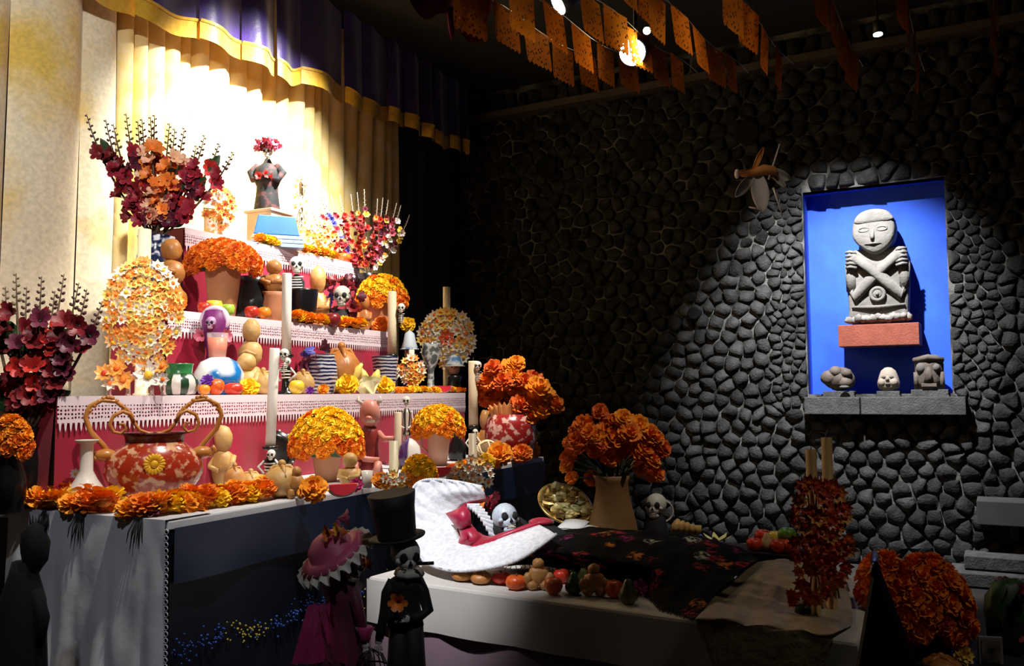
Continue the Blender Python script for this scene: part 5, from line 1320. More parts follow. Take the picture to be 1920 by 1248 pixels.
# black shawl with embroidered flowers
def shawl_mat():
    m = mat('black floral shawl', (.004, .004, .0045), .9, bump=.3, bscale=40, spec=.08)
    N = m.node_tree.nodes; L = m.node_tree.links; b = N['Principled BSDF']
    tc = N.new('ShaderNodeTexCoord'); wn = N.new('ShaderNodeTexNoise'); wn.inputs['Scale'].default_value = 30
    mx = N.new('ShaderNodeMix'); mx.data_type = 'VECTOR'; mx.inputs[0].default_value = .045
    L.new(tc.outputs['Object'], wn.inputs['Vector']); L.new(tc.outputs['Object'], mx.inputs[4]); L.new(wn.outputs['Color'], mx.inputs[5])
    vo = N.new('ShaderNodeTexVoronoi'); vo.inputs['Scale'].default_value = 13; L.new(mx.outputs[1], vo.inputs['Vector'])
    n2 = N.new('ShaderNodeTexNoise'); n2.inputs['Scale'].default_value = 55; L.new(tc.outputs['Object'], n2.inputs['Vector'])
    r = N.new('ShaderNodeValToRGB'); r.color_ramp.elements[0].position = .30; r.color_ramp.elements[0].color = (1, 1, 1, 1); r.color_ramp.elements[1].position = .48; r.color_ramp.elements[1].color = (0, 0, 0, 1)
    L.new(vo.outputs['Distance'], r.inputs[0])
    cr = N.new('ShaderNodeValToRGB'); cr.color_ramp.interpolation = 'CONSTANT'; e = cr.color_ramp.elements
    e[0].color = (.008, .008, .009, 1); e[1].position = .30; e[1].color = (.30, .03, .03, 1)
    for ps, c in ((.62, (.22, .02, .09)), (.74, (.5, .16, .03)), (.82, (.35, .32, .26)), (.9, (.02, .05, .02))):
        x = e.new(ps); x.color = (*c, 1)
    sp = N.new('ShaderNodeSeparateColor'); L.new(vo.outputs['Color'], sp.inputs[0]); L.new(sp.outputs[0], cr.inputs[0])
    mr = N.new('ShaderNodeMapRange'); mr.inputs[1].default_value = .42; mr.inputs[2].default_value = .6; L.new(n2.outputs['Fac'], mr.inputs[0])
    mu = N.new('ShaderNodeMath'); mu.operation = 'MULTIPLY'; L.new(r.outputs[0], mu.inputs[0]); L.new(mr.outputs[0], mu.inputs[1])
    m2 = N.new('ShaderNodeMix'); m2.data_type = 'RGBA'; m2.inputs[6].default_value = (.004, .004, .0045, 1)
    L.new(mu.outputs[0], m2.inputs[0]); L.new(cr.outputs[0], m2.inputs[7]); L.new(m2.outputs[2], b.inputs['Base Color'])
    return m
M_shawl = shawl_mat()
def zc(P, zmin): P = Vector(P); P.z = max(P.z, zmin); return P
def bedpt(px, py, dz=.012): return onz(px, py, ZB + dz)
near = [bedpt(950, 1062), bedpt(1000, 1058), bedpt(1090, 1072), bedpt(1200, 1100), bedpt(1235, 1136), bedpt(1305, 1158)]
r1 = [onb(x, y, w_) for x, y, w_ in ((985, 1040, .22), (1040, 1035, .24), (1110, 1045, .24), (1210, 1060, .24), (1280, 1090, .20), (1345, 1110, .18))]
r2 = [onb(x, y, w_) for x, y, w_ in ((1010, 1012, .38), (1075, 1000, .42), (1140, 1003, .44), (1225, 1016, .44), (1310, 1032, .44), (1395, 1062, .40))]
far = [onb(x, y, w_) for x, y, w_ in ((1032, 998, .56), (1105, 986, .60), (1190, 990, .62), (1290, 998, .62), (1385, 1022, .60), (1428, 1046, .54))]
back = [Vector((p.x, p.y, ZB + .01)) + BG * .10 for p in far]
b = loft([near, r1, r2, far, back], 70, 34, lambda s, t: Vector((0, 0, .010 * noise.noise(Vector((s * 14, t * 9, 3))))) + Vector((0, -.006 * math.sin(s * 60 + 9 * t), .0)))
o = part('floral_shawl', rel(b), fig, mats=M_shawl)
b = MB()
for i in range(60):
    p = resample(near, 60)[i]; b.tube([p, p + Vector((rnd(-.006, .006), -.015, -.004)), p + Vector((rnd(-.01, .01), -.03, -.010))], [.002, .0018, .001], 4)
o = part('shawl_fringe', rel(b), fig, mats=M_blackm); o['kind'] = 'stuff'
# sheer gold skirt over the foot of the table
M_skirt = mat('sheer gold organza', (.24, .18, .10), .6, (.34, .27, .15), 26, bump=.4, bscale=45, sheen=.2)
bk = lambda px, s_: (lambda p: p)(px)
top_ = [onb(x, y, w_) for x, y, w_ in ((1418, 1050, .55), (1455, 1046, .58), (1500, 1046, .60), (1545, 1056, .60), (1585, 1085, .56))]
m1 = [onb(x, y, w_) for x, y, w_ in ((1375, 1085, .38), (1430, 1078, .40), (1490, 1082, .42), (1550, 1100, .40), (1596, 1130, .36))]
m2 = [onb(x, y, w_) for x, y, w_ in ((1335, 1125, .18), (1410, 1125, .20), (1480, 1135, .20), (1550, 1150, .20), (1600, 1166, .18))]
n1 = [bedpt(1302, 1160, .016)] + [bedpt(x, y, .016) for x, y in ((1372, 1166), (1440, 1174), (1500, 1182), (1560, 1192))]
edge = [Bp((p - BL).dot(BE), -.018, ZB + .012) for p in n1]
def down(p, d, outw): q = Vector(p) + BG * -outw; q.z -= d; return q
hang1 = [down(edge[0], .02, .004), down(edge[1], .16, .012), down(edge[2], .22, .016), down(edge[3], .12, .012), down(edge[4], .01, .004)]
hang2 = [down(edge[0], .03, .004), down(edge[1], .34, .02).lerp(down(edge[2], .34, .02), .3), down(edge[2], .46, .024), down(edge[3], .26, .018).lerp(down(edge[2], .3, .018), .3), down(edge[4], .02, .005)]
backk = [Vector((p.x, p.y, ZB + .01)) + BG * .08 for p in top_]
b = loft([hang2, hang1, edge, n1, m2, m1, top_, backk], 50, 44, lambda s, t: Vector((0, -.008 * abs(noise.noise(Vector((s * 9, t * 3, 5)))), .012 * noise.noise(Vector((s * 7, t * 8, 8))))))
o = part('organza_skirt', rel(b), fig, mats=M_skirt)

# fruit and breads along the bed table's front edge
def bedfruit(px, py, r, kd, lb): l = onz(px, py, ZB + .002); fruit(lb, l, r * mpp(l), kd)
def bedbread(px, py, top_y, w_, kd, lb, mm=None): l = onz(px, py, ZB + .002); bread_doll(lb, l, rise(l, top_y), w_ * mpp(l), mm or M_bread, kd)
bedbread(868, 1088, 1064, 44, 'bun', 'brown roll under the lace headdress beside another roll', M_breadd)
bedbread(902, 1094, 1068, 40, 'bun', 'brown roll nearest the red tomatoes on the bed table', M_breadd)
bedfruit(940, 1094, 17, 'tomato red', 'dark red tomato half behind the orange-red one')
bedfruit(968, 1104, 20, 'tomato scarlet', 'large orange-red tomato on the bed table')
bedbread(1010, 1104, 1046, 58, 'man', 'bread man between tomato and small orange')
bedfruit(1038, 1114, 18, 'round scarlet', 'small bright orange on the bed table edge')
bedfruit(1052, 1092, 16, 'apple red', 'dark red apple behind the small bright orange')
bedfruit(1076, 1113, 18, 'pear darkgreen', 'dark green pear beside the small bright orange')
bedfruit(1094, 1104, 17, 'pear olive', 'grey-green pear behind the dark green pear')
bedbread(1114, 1116, 1056, 58, 'man', 'bread man between the green pears')
bedfruit(1152, 1120, 18, 'round scarlet', 'orange half hidden behind the olive pear')
bedfruit(1178, 1131, 20, 'pear olive', 'olive pear with a tiny sticker at the shawl edge')
ruffled_flower('violet pink flower beside the olive pear', onz(1202, 1116, ZB + .002), .034, (.28, .03, .12))

# things standing behind the reclining skeleton
boxl = SB(1225, .76); boxr = SB(1500, .76)
L_ = (boxr - boxl).length; bh = onb(1360, 1030, .76).z - ZB
th = thing('black_crate', 'long black crate behind the reclining skeleton', 'crate', boxl, BROT)
part('crate_body', MB().box((L_ / 2, .09, bh / 2), (L_, .18, bh)), th, mats=M_blackm, smooth=False, bevel=.005)
part('crate_rim', MB().box((L_ / 2, .09, bh - .01), (L_ + .012, .192, .014)), th, mats=M_black, smooth=False)
def oncrate(px, dw=.08): p = SB(px, .76 + dw, ZB); return Vector((p.x, p.y, ZB + bh + .001))
for px, r, kd, lb, dw in ((1416, 15, 'apple red', 'red apple at near end of the fruit pile on black crate', .03), (1440, 15, 'pear tan', 'brown pear in fruit pile on black crate', .05), (1462, 16, 'apple red', 'crimson apple below the green apple on black crate', .03), (1486, 17, 'apple red', 'crimson apple beside the candles on black crate', .04)):
    l = oncrate(px, dw); fruit(lb, l, r * mpp(l), kd)
for px, py, r, kd, lb in ((1432, 1018, 16, 'apple red', 'dark pink apple on top of the fruit pile'), (1455, 1020, 14, 'round yellow', 'yellow-orange fruit on top of the fruit pile'), (1478, 1016, 17, 'apple green', 'bright green apple on top of the fruit pile')):
    l = oncrate(px, .11); l.z = onb(px, py, .87).z; fruit(lb, l, r * mpp(l), kd)
l = oncrate(1286); th = thing('bread_shell', 'cream twisted bread on the black crate', 'bread', l); m = mpp(l); zb2 = max(.02, rise(l, 1000))
b = MB(); b.lathe([(30 * m, 0), (34 * m, zb2 * .7), (30 * m, zb2)], 14); part('dish', b, th, mats=M_black)
b = MB()
for i in range(5): b.tube([((-24 + 12 * i) * m, 0, zb2), ((-18 + 10 * i) * m, -.01, zb2 + 16 * m), ((-12 + 9 * i) * m, .004, zb2 + (26 - 4 * i) * m)], [6 * m, 8 * m, 4 * m], 7)
part('twisted_dough', b, th, mats=M_breadp)
l = oncrate(1346); m = mpp(l); th = thing('lily', 'pale yellow lily lying on the black crate', 'flower', l); hz = rise(l, 1014)
for i in range(7):
    a = 2 * PI * i / 7; b = MB(); b.grid(3, 5, lambda s, t: ((s - .5) * 12 * m * math.sin(PI * (.1 + .85 * t)), 30 * m * t, 8 * m * t * t)); part('petal', b, th, (0, 0, max(hz, .004)), (.15, 0, a), mats=mat('lily petal', (.72, .70, .28), .5))
b = MB(); b.tube([(0, 0, 0), (0, 0, max(hz, .01))], .006, 6); part('stalk', b, th, mats=M_leaf)
# tan vase with marigold bouquet
l = SB(1150, .84); m = mpp(l); hh = rise(l, 890)
pot('wooden_vase', 'tall tan vase flaring to a wide foot behind the reclining skeleton', l, [(56 * m, 0), (54 * m, .02), (47 * m, hh * .36), (38 * m, hh * .6), (31 * m, hh * .8), (32 * m, hh * .93), (37 * m, hh), (32 * m, hh), (27 * m, hh * .8), (.0005, hh * .6)], mat('tan wood vase', (.20, .10, .03), .6, (.27, .145, .05), 5), cat='vase')
th = thing('marigold_bouquet', 'big round bouquet of orange marigolds in the tan vase', 'bouquet', l + Vector((0, 0, hh * .95))); b0 = Vector(th.location)
st = MB(); random.seed(21)
PB = [(1125, 772, 17), (1168, 785, 21), (1195, 800, 22), (1095, 798, 21), (1138, 808, 20), (1216, 815, 20), (1085, 828, 22), (1120, 820, 19), (1152, 822, 22), (1180, 812, 19), (1240, 840, 18), (1066, 830, 14), (1115, 845, 17), (1145, 856, 21), (1168, 845, 16), (1208, 845, 18), (1222, 862, 19), (1195, 850, 15), (1066, 858, 18), (1200, 878, 15), (1062, 874, 14), (1232, 888, 15), (1218, 892, 12), (1112, 896, 15), (1072, 895, 12), (1175, 828, 17), (1105, 812, 17), (1230, 822, 16), (1078, 808, 14), (1150, 790, 15), (1205, 828, 19), (1130, 835, 16)]
for (x, y, r) in PB:
    ex = 1 - min(1, math.hypot((x - 1152) / 98, (y - 830) / 66)); dy = -.14 * math.sqrt(max(0, ex)) + rnd(-.02, .05)
    p = onplane(x, y, b0 + Vector((0, dy, 0)), Vector((0, 1, 0))) - b0
    head(th, p, r * m * 1.02, random.choice([0, 0, 0, 3, 1]), (p.x * 3, -.8, .5)); st.tube([(rnd(-.02, .02), rnd(-.02, .02), -.06), p * .5 + Vector((0, .02, 0)), p], .0035, 5)
part('stems', st, th, mats=M_leaf)
for i in range(14):
    a = rnd(0, 2 * PI); b = MB(); b.grid(3, 5, lambda s, t: ((s - .5) * .035 * math.sin(PI * (.1 + .85 * t)), .09 * t, .02 * t * t)); part('leaf', b, th, (math.cos(a) * .05, -.03, rnd(.0, .05)), (rnd(-.2, .7), 0, a - PI / 2), mats=M_leaf)
# gold bowl tilted, with wrapped sweets
c = onb(1054, 946, .74); m = mpp(c); lb_ = Vector((c.x, c.y, ZB + .001)) + BG * .03; ch = c.z - ZB
th = thing('gilt_dish', 'tilted gilt dish full of gold-wrapped sweets beside the tan vase', 'dish', lb_)
R_ = 52 * m; tilt = (.62, .32, 0)
b = MB(); b.lathe([(.0005, -.045), (R_ * .6, -.035), (R_ * .95, 0), (R_, .004), (R_ * .96, .006), (R_ * .6, -.022), (.0005, -.03)], 30, rot=tilt, c=(0, 0, ch)); part('bowl', b, th, mats=M_gold)
b = MB(); R3 = Euler(tilt).to_matrix(); b.ring((0, 0, 0), R_, R_ * .045, 32, 7); b.v = [tuple(R3 @ Vector(v) + Vector((0, 0, ch + .002))) for v in b.v]; part('rim', b, th, mats=M_gold)
b = MB(); b.lathe([(R_ * .45, 0), (R_ * .4, .02), (R_ * .12, .05), (R_ * .14, ch - .03)], 14); part('stand', b, th, mats=mat('dark bronze', (.06, .04, .02), .4, metal=.6))
gc = ['foil sweet broad and pale against the dish rim', 'foil sweet crumpled in the middle of the gilt dish', 'foil sweet darker olive at dish centre', 'foil sweet with greenish sheen', 'foil sweet small by the lower rim', 'foil sweet silver-gold near the vase', 'foil sweet dull bronze on the heap', 'foil sweet square-cut beside the rim', 'foil sweet long and folded', 'foil sweet round topping the heap']
for i in range(16):
    a = i * 2.4; q = R_ * .80 * math.sqrt((i + .5) / 16); p = R3 @ Vector((q * math.cos(a), q * math.sin(a), .004)) + Vector((0, 0, ch)) + lb_
    th = thing('foil_sweet', 'gold-wrapped sweet heaped in the tilted gilt dish', 'sweet', p, 0, 'sweets in the gilt dish')
    b = MB(); b.ell((0, 0, .008), (.032, .026, .022), 8, 6, nz=.6, ns=2.2, sd=i * 3.1, rot=(rnd(-.4, .4), rnd(-.4, .4), rnd(0, 3))); part('wrapper', b, th, mats=mat(['gold foil', 'pale gold foil', 'olive foil'][i % 3], [(.7, .52, .18), (.75, .66, .34), (.36, .32, .14)][i % 3], .4, metal=.25), smooth=False)
    b = MB()
    for s in (-1, 1): b.add([(s * .02, 0, .01), (s * .04, -.012, .02), (s * .04, .012, .006)], [(0, 1, 2)])
    part('twist', b, th, mats=mat('pale gold foil', (.66, .56, .26), .35, metal=.55), smooth=False)
# folded white papers
p0, p1 = onb(1042, 992, .60), onb(1108, 998, .62)
th = thing('folded_paper', 'folded white paper lying at the edge of the black shawl', 'paper', Vector((p0.x, p0.y, p0.z)))
for k in range(2):
    q0 = Vector((0, 0, .004 * k)); d = (p1 - p0) * (1 - .3 * k); e = BG * (.07 + .02 * k) + Vector((0, 0, .016 + .012 * k))
    b = MB(); b.grid(6, 3, lambda s, t: q0 + d * s + e * t + Vector((0, 0, .006 * math.sin(PI * s)))); o = part('sheet', b, th, mats=mat('white paper', (.70, .70, .70), .8)); sm = o.modifiers.new('thickness', 'SOLIDIFY'); sm.thickness = .0015
# skull on dark body at the back
l = SB(1232, .86); m = mpp(l); hz = rise(l, 948)
th = thing('skeleton_doll', 'white-skulled doll wrapped in black behind the tan vase', 'doll', l)
b = MB(); b.lathe([(28 * m, 0), (30 * m, .02), (24 * m, hz * .5), (18 * m, hz * .75), (8 * m, hz * .9)], 14); part('black_wrap', b, th, mats=M_blackm)
skull(th, (0, 0, hz), 23 * m, look=(-.55, -1, .15))
b = MB(); b.ring((12 * m, 0, hz - 10 * m), 20 * m, 2 * m, 16, 5, rot=(PI / 2, .4, 0)); part('white_collar', b, th, mats=M_bone)
# two tall candles with red wax flowers at the foot of the bed table
for px, py, top_y, cy, lb in ((1530, 1160, 842, 1010, 'ochre candle with red wax flowers in front of its taller twin'), (1560, 1150, 820, 1000, 'taller ochre candle with red wax flowers at foot of bed table')):
    l = onz(px, py, ZB + .012); m = mpp(l)
    wax_candle(lb, l, rise(l, top_y), 10 * m, rise(l, cy), (40 if px == 1530 else 44) * m, (135 if px == 1530 else 125) * m, 17 * m, [('red', 'r'), ('red', 'o'), ('orange', 'r'), ('red', 'r')], None, 1.35, M_waxd)
l = onz(1508, 1158, ZB + .012); th = thing('wax_flower_cluster', 'cluster of red wax flowers at the foot of the front ochre candle', 'flowers', l); m = mpp(l)
for i in range(8): part('wax_flower', random.choice(WF[('red', 'r')]), th, (rnd(-24, 20) * m, rnd(-.03, .02), (12 + rnd(0, 34)) * m), (PI / 2 + rnd(-.5, .3), 0, rnd(-.5, .5)), 12 * m)
b = MB(); b.ell((0, 0, 14 * m), (18 * m, 14 * m, 14 * m), 10, 7); part('moss', b, th, mats=M_leaf)

# ================================================================ two standing skeleton dolls (floor, before the altar)
YC = 2.80
cp = aty(752, 1080, YC); m = mpp(cp); c0 = Vector((cp.x, cp.y, 0))
def zy(py): return aty(752, py, YC).z
def X(px): return aty(px, 1080, YC).x - c0.x
M_suit = mat('black suit', (.008, .008, .011), .7, sheen=.1)
gent = thing('catrin_doll', 'tall skeleton gentleman doll in black suit and top hat', 'doll', c0)
b = MB()
for s in (-1, 1): b.tube([(X(762) + s * .018, 0, zy(1165)), (X(762) + s * .030, .0, zy(1260)), (X(762) + s * .034, .01, .03)], [.034, .032, .024], 10)
part('trousers', b, gent, mats=M_suit)
b = MB(); b.lathe([(.058, zy(1172)), (.052, zy(1150)), (.044, zy(1125)), (.052, zy(1100)), (.056, zy(1088)), (.030, zy(1078)), (.02, zy(1070))], 16, c=(X(760), 0, 0), ey=.7); part('jacket', b, gent, mats=M_suit)
b = MB(); b.tube([(X(738), 0, zy(1088)), (X(727), -.01, zy(1110)), (X(722), -.01, zy(1145)), (X(714), -.03, zy(1192))], [.02, .02, .017, .014], 8); part('arm', b, gent, mats=M_suit)
b = MB(); b.tube([(X(782), 0, zy(1086)), (X(793), 0, zy(1110)), (X(803), -.01, zy(1143)), (X(790), -.03, zy(1150)), (X(770), -.05, zy(1150))], [.02, .02, .018, .015, .013], 8); part('arm', b, gent, mats=M_suit)
def hand(parent, c, d, r, name='hand'):
    b = MB(); b.ell(c, (r, r * .5, r * 1.1), 8, 6)
    for i in range(5): a = (i - 2) * .35; b.tube([Vector(c), Vector(c) + Vector((math.sin(a) * r * 1.2 + d[0] * r, -.2 * r, d[1] * r * 1.3)), Vector(c) + Vector((math.sin(a) * r * 1.6 + d[0] * 2 * r, -.5 * r, d[1] * r * (2.3 if i else 1.6)))], [r * .22, r * .2, r * .14], 5)
    return part(name, b, parent, mats=M_bone)
hand(gent, (X(713), -.03, zy(1196)), (0, -1), .012); hand(gent, (X(766), -.055, zy(1152)), (-1, -.3), .012)
b = MB(); b.lathe([(.040, zy(1080)), (.046, zy(1074)), (.040, zy(1064)), (.030, zy(1060))], 16, c=(X(768), -.01, 0), ripple=.06, rn=8); part('white_collar', b, gent, mats=M_bone)
sk = skull(gent, (X(762), -.012, zy(1040)), .056, look=(.45, -1, -.05))
b = MB()
Rh = Euler((.1, -.12, 0)).to_matrix()
hb = Vector((X(745), 0, zy(1010)))
b.lathe([(.060, -.005), (.062, .02), (.068, .10), (.076, zy(922) - zy(1010)), (.072, zy(922) - zy(1010)), (.0005, zy(922) - zy(1010) - .004)], 22); b.lathe([(.058, -.008), (.088, .004), (.090, .010), (.058, .006)], 22, ey=.9)
b.v = [tuple(Rh @ Vector(v) + hb) for v in b.v]; part('top_hat', b, gent, mats=M_suit)
b = MB(); b.tube([(X(785), -.06, zy(1050)), (X(817), -.075, zy(1047))], .0055, 7); part('cigar', b, gent, mats=M_black)
part('flower', BM['orange'][0], gent, (X(752), -.062, zy(1118)), (PI / 2, 0, 0), .028, label='orange buttonhole flower')
b = MB()
for s in (-1, 1): b.ell((X(762) + s * .034, -.03, .02), (.03, .06, .02), 10, 6)
for s in (-1, 1): part('shoe', MB().ell((X(762) + s * .034, -.03, .02), (.03, .06, .02), 10, 6), gent, mats=M_black)
# lady
cl = aty(640, 1080, YC + .12); l0 = Vector((cl.x, cl.y, 0)); 
def zl_(py): return aty(640, py, YC + .12).z
def XL(px): return aty(px, 1080, YC + .12).x - l0.x
M_dress = mat('dark magenta dress', (.06, .006, .025), .6, (.14, .012, .055), 7, sheen=.2)
M_mag = mat('magenta silk', (.42, .02, .12), .5, (.55, .05, .20), 6, sheen=.2)
lady = thing('catrina_doll', 'skeleton lady doll in magenta dress and frilled pink hat', 'doll', l0)
b = MB(); b.lathe([(.17, .01), (.16, .2), (.10, zl_(1248)), (.075, zl_(1190)), (.05, zl_(1130)), (.062, zl_(1095)), (.03, zl_(1075)), (.018, zl_(1062))], 22, c=(XL(642), 0, 0), ripple=.07, rn=9); part('dress', b, lady, mats=M_dress)
for k, (px, py, q) in enumerate(((612, 1200, .6), (600, 1185, .2), (628, 1195, 1.0))):
    b = MB(); b.grid(7, 8, lambda s, t: (XL(px) + (s - .5) * .10 * (.3 + t), -.09 - .02 * math.sin(6 * s + k), zl_(1120) - t * (zl_(1120) - zl_(1225)))); part('magenta_drape', b, lady, mats=M_mag)
b = MB(); b.tube([(XL(662), -.02, zl_(1092)), (XL(674), -.04, zl_(1130)), (XL(688), -.06, zl_(1178))], [.022, .02, .016], 8); part('arm', b, lady, mats=M_dress)
b = MB(); b.lathe([(.012, 0), (.018, .02), (.028, .05), (.024, .052)], 12, c=(XL(690), -.06, zl_(1196)), ripple=.1, rn=6); part('pink_cuff', b, lady, mats=M_mag)
hand(lady, (XL(692), -.065, zl_(1200)), (.2, -1), .012)
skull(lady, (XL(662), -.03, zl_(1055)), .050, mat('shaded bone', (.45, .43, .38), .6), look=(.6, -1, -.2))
# hat: tilted brim with frill
hc = Vector((XL(625), .0, zl_(1038))); Rb = Euler((.35, -.50, 0)).to_matrix()
b = MB(); b.lathe([(.0005, .07), (.045, .066), (.07, .045), (.078, .01), (.115, .0), (.118, .004), (.08, .018), (.0005, .02)], 26); b.v = [tuple(Rb @ Vector(v) + hc) for v in b.v]; part('pink_hat', b, lady, mats=mat('rose silk', (.55, .05, .16), .5, (.62, .12, .24), 6))
b = MB(); b.grid(96, 4, lambda s, t: Rb @ Vector(((.108 + .028 * t) * math.cos(2 * PI * s), (.108 + .028 * t) * math.sin(2 * PI * s), .004 - .02 * t + .012 * math.sin(s * 2 * PI * 22) * (.4 + t))) + hc, wrap=True); part('white_frill', b, lady, mats=M_bone)
for (px, py, cc, r) in ((632, 992, 'orange', .026), (648, 985, 'yellow', .022), (660, 990, 'orange', .020), (642, 966, 'pink', .030), (703, 1046, 'orange', .026), (690, 1052, 'rose', .022)):
    part('hat_flower', BM[cc][0], lady, (XL(px), -.07, zl_(py)), (PI / 2, 0, rnd(0, 6)), r)
b = MB(); b.tube([(XL(638), -.05, zl_(1000)), (XL(641), -.062, zl_(985)), (XL(642), -.068, zl_(968))], [.008, .006, .006], 6); part('flower_stem', b, lady, mats=M_mag)
# the small wire basket between the two
th = thing('wire_basket', 'black wire basket hanging between the two tall skeleton dolls', 'basket', Vector((l0.x + XL(704), l0.y - .07, zl_(1236))))
for i in range(8):
    a = PI * i / 8; b = MB(); b.tube([(math.cos(a) * .05, math.sin(a) * .05, 0), (math.cos(a) * .035, math.sin(a) * .035, .035), (0, 0, .055), (-math.cos(a) * .035, -math.sin(a) * .035, .035), (-math.cos(a) * .05, -math.sin(a) * .05, 0)], .0018, 5); part('wire', b, th, mats=M_black)
b = MB(); b.ring((0, 0, 0), .05, .003, 20, 6); part('base_ring', b, th, mats=M_black)
# made-up black figure standing in for a dark shape before the end cloth
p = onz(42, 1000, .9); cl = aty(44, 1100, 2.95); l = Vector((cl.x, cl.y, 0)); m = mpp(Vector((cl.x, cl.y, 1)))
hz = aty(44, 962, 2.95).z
th = thing('stand_in_figure', 'made-up black figure for a dark shape before the white end cloth', 'figure', l)
b = MB(); b.lathe([(.10, 0), (.095, .3), (.075, hz * .62), (.07, hz * .74), (.045, hz * .82), (.035, hz * .86)], 18, ripple=.06, rn=7); part('black_body', b, th, mats=M_blackm)
b = MB(); b.ell((.035, 0, hz * .90), (.045, .045, hz * .075), 12, 9, nz=.2); part('black_head', b, th, mats=M_blackm)
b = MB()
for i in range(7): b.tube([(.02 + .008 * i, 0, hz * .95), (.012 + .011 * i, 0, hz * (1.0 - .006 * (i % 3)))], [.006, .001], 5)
part('top_spikes', b, th, mats=M_blackm)
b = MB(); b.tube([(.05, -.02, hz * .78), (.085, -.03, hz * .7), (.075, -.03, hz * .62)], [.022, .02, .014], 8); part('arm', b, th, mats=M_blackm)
# ================================================================ niche sculptures
def nw(px, py, out): t, z = onw(px, py, out); return t, z
M_idol = mat('carved grey stone', (.115, .106, .094), .85, (.155, .143, .13), 9, bump=.5, bscale=45)
M_redst = mat('brick red stone', (.19, .04, .02), .85, (.23, .054, .03), 12, bump=.5, bscale=60)
ST_OUT = 0.0
t0, z0 = onw(1571, 606, ST_OUT + .12); t1, _ = onw(1723, 606, ST_OUT + .12); zs0 = onw(1647, 648, ST_OUT + .12)[1]; zs1 = onw(1647, 607, ST_OUT + .12)[1]
th = thing('red_shelf', 'brick-red stone shelf projecting from the blue niche back', 'shelf', Wp((t0 + t1) / 2, zs0, ST_OUT), WROT)
b = MB(); w_ = t1 - t0; h_ = zs1 - zs0
b.box((0, .035, h_ / 2), (w_, .33, h_)); part('slab', b, th, mats=M_redst, smooth=False, bevel=.006)
tc_ = onw(1646, 500, ST_OUT)[0]; l = Wp(tc_, zs1 + .001, ST_OUT); m = mpp(l)
def SX(px): return (px - 1646) * m * 1.0
def SZ(py): return rise(l, py)
idol = thing('stone_idol', 'large carved stone figure with crossed arms on the red shelf', 'sculpture', l, WROT)
def smooth_poly(p, n=3):
    for _ in range(n):
        q = []
        for i in range(len(p)):
            a, c = p[i], p[(i + 1) % len(p)]; q += [(a[0] * .75 + c[0] * .25, a[1] * .75 + c[1] * .25), (a[0] * .25 + c[0] * .75, a[1] * .25 + c[1] * .75)]
        p = q
    return p
def relief(poly, y0, y1, bev=.012):
    """pillowed slab: outline, bevelled toward the viewer (-y)"""
    b = MB(); n = len(poly); cx = sum(p[0] for p in poly) / n; cz = sum(p[1] for p in poly) / n
    rings = [(1, y1), (1, y0 + bev), (.96, y0 + bev * .35), (.88, y0), (.5, y0 - bev * .25)]
    vs = []; fs = []
    for s, y in rings: vs += [(cx + (p[0] - cx) * s, y, cz + (p[1] - cz) * s) for p in poly]
    vs.append((cx, y0 - bev * .3, cz))
    for k in range(len(rings) - 1):
        for i in range(n): j = (i + 1) % n; fs.append((k * n + i, k * n + j, k * n + n + j, k * n + n + i))
    for i in range(n): fs.append(((len(rings) - 1) * n + i, (len(rings) - 1) * n + (i + 1) % n, len(rings) * n))
    fs.append(tuple(range(n - 1, -1, -1))); b.add(vs, fs); return b
torso = smooth_poly([(SX(x), SZ(y)) for x, y in ((1592, 474), (1606, 466), (1686, 464), (1698, 472), (1700, 520), (1698, 560), (1696, 590), (1700, 606), (1590, 606), (1594, 585), (1592, 545), (1590, 510))], 2)
part('torso', relief(torso, -.07, .10, .03), idol, mats=M_idol)
hd = smooth_poly([(SX(x), SZ(y)) for x, y in ((1606, 430), (1610, 412), (1622, 400), (1645, 396), (1668, 400), (1679, 414), (1682, 440), (1674, 462), (1655, 478), (1640, 480), (1620, 466), (1606, 448))], 2)
hdo = part('head', relief(hd, -.15, .06, .04), idol, mats=M_idol)
cap_ = smooth_poly([(SX(x), SZ(y)) for x, y in ((1609, 424), (1612, 411), (1624, 400), (1645, 396), (1667, 400), (1677, 411), (1681, 421), (1645, 422))], 2)
part('headband', relief(cap_, -.165, .04, .02), idol, mats=M_idol)
b = MB()
for s in (-1, 1):
    cx_ = SX(1643) + s * .072
    b.tube([(cx_ + .045 * math.cos(a), -.158, SZ(434) + .020 * math.sin(a)) for a in [2 * PI * i / 14 for i in range(15)]], .006, 5)
for s in (-1, 1): part('eye', MB().tube([(SX(1643) + s * .072 + .042 * math.cos(a), -.160, SZ(434) + .018 * math.sin(a)) for a in [2 * PI * i / 14 for i in range(15)]], .006, 5), hdo, mats=M_idol)
b = MB(); b.tube([(SX(1643), -.15, SZ(432)), (SX(1642), -.172, SZ(448)), (SX(1642), -.168, SZ(453))], [.010, .018, .016], 8); part('nose', b, hdo, mats=M_idol)
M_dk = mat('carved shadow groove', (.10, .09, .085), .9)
b = MB(); b.ell((SX(1643), -.160, SZ(461)), (.034, .014, .010), 12, 6); part('mouth', b, hdo, mats=M_idol)
b = MB(); b.tube([(SX(1628), -.156, SZ(461)), (SX(1643), -.176, SZ(461)), (SX(1657), -.156, SZ(461))], .0045, 5); part('mouth_groove', b, hdo, mats=M_dk)
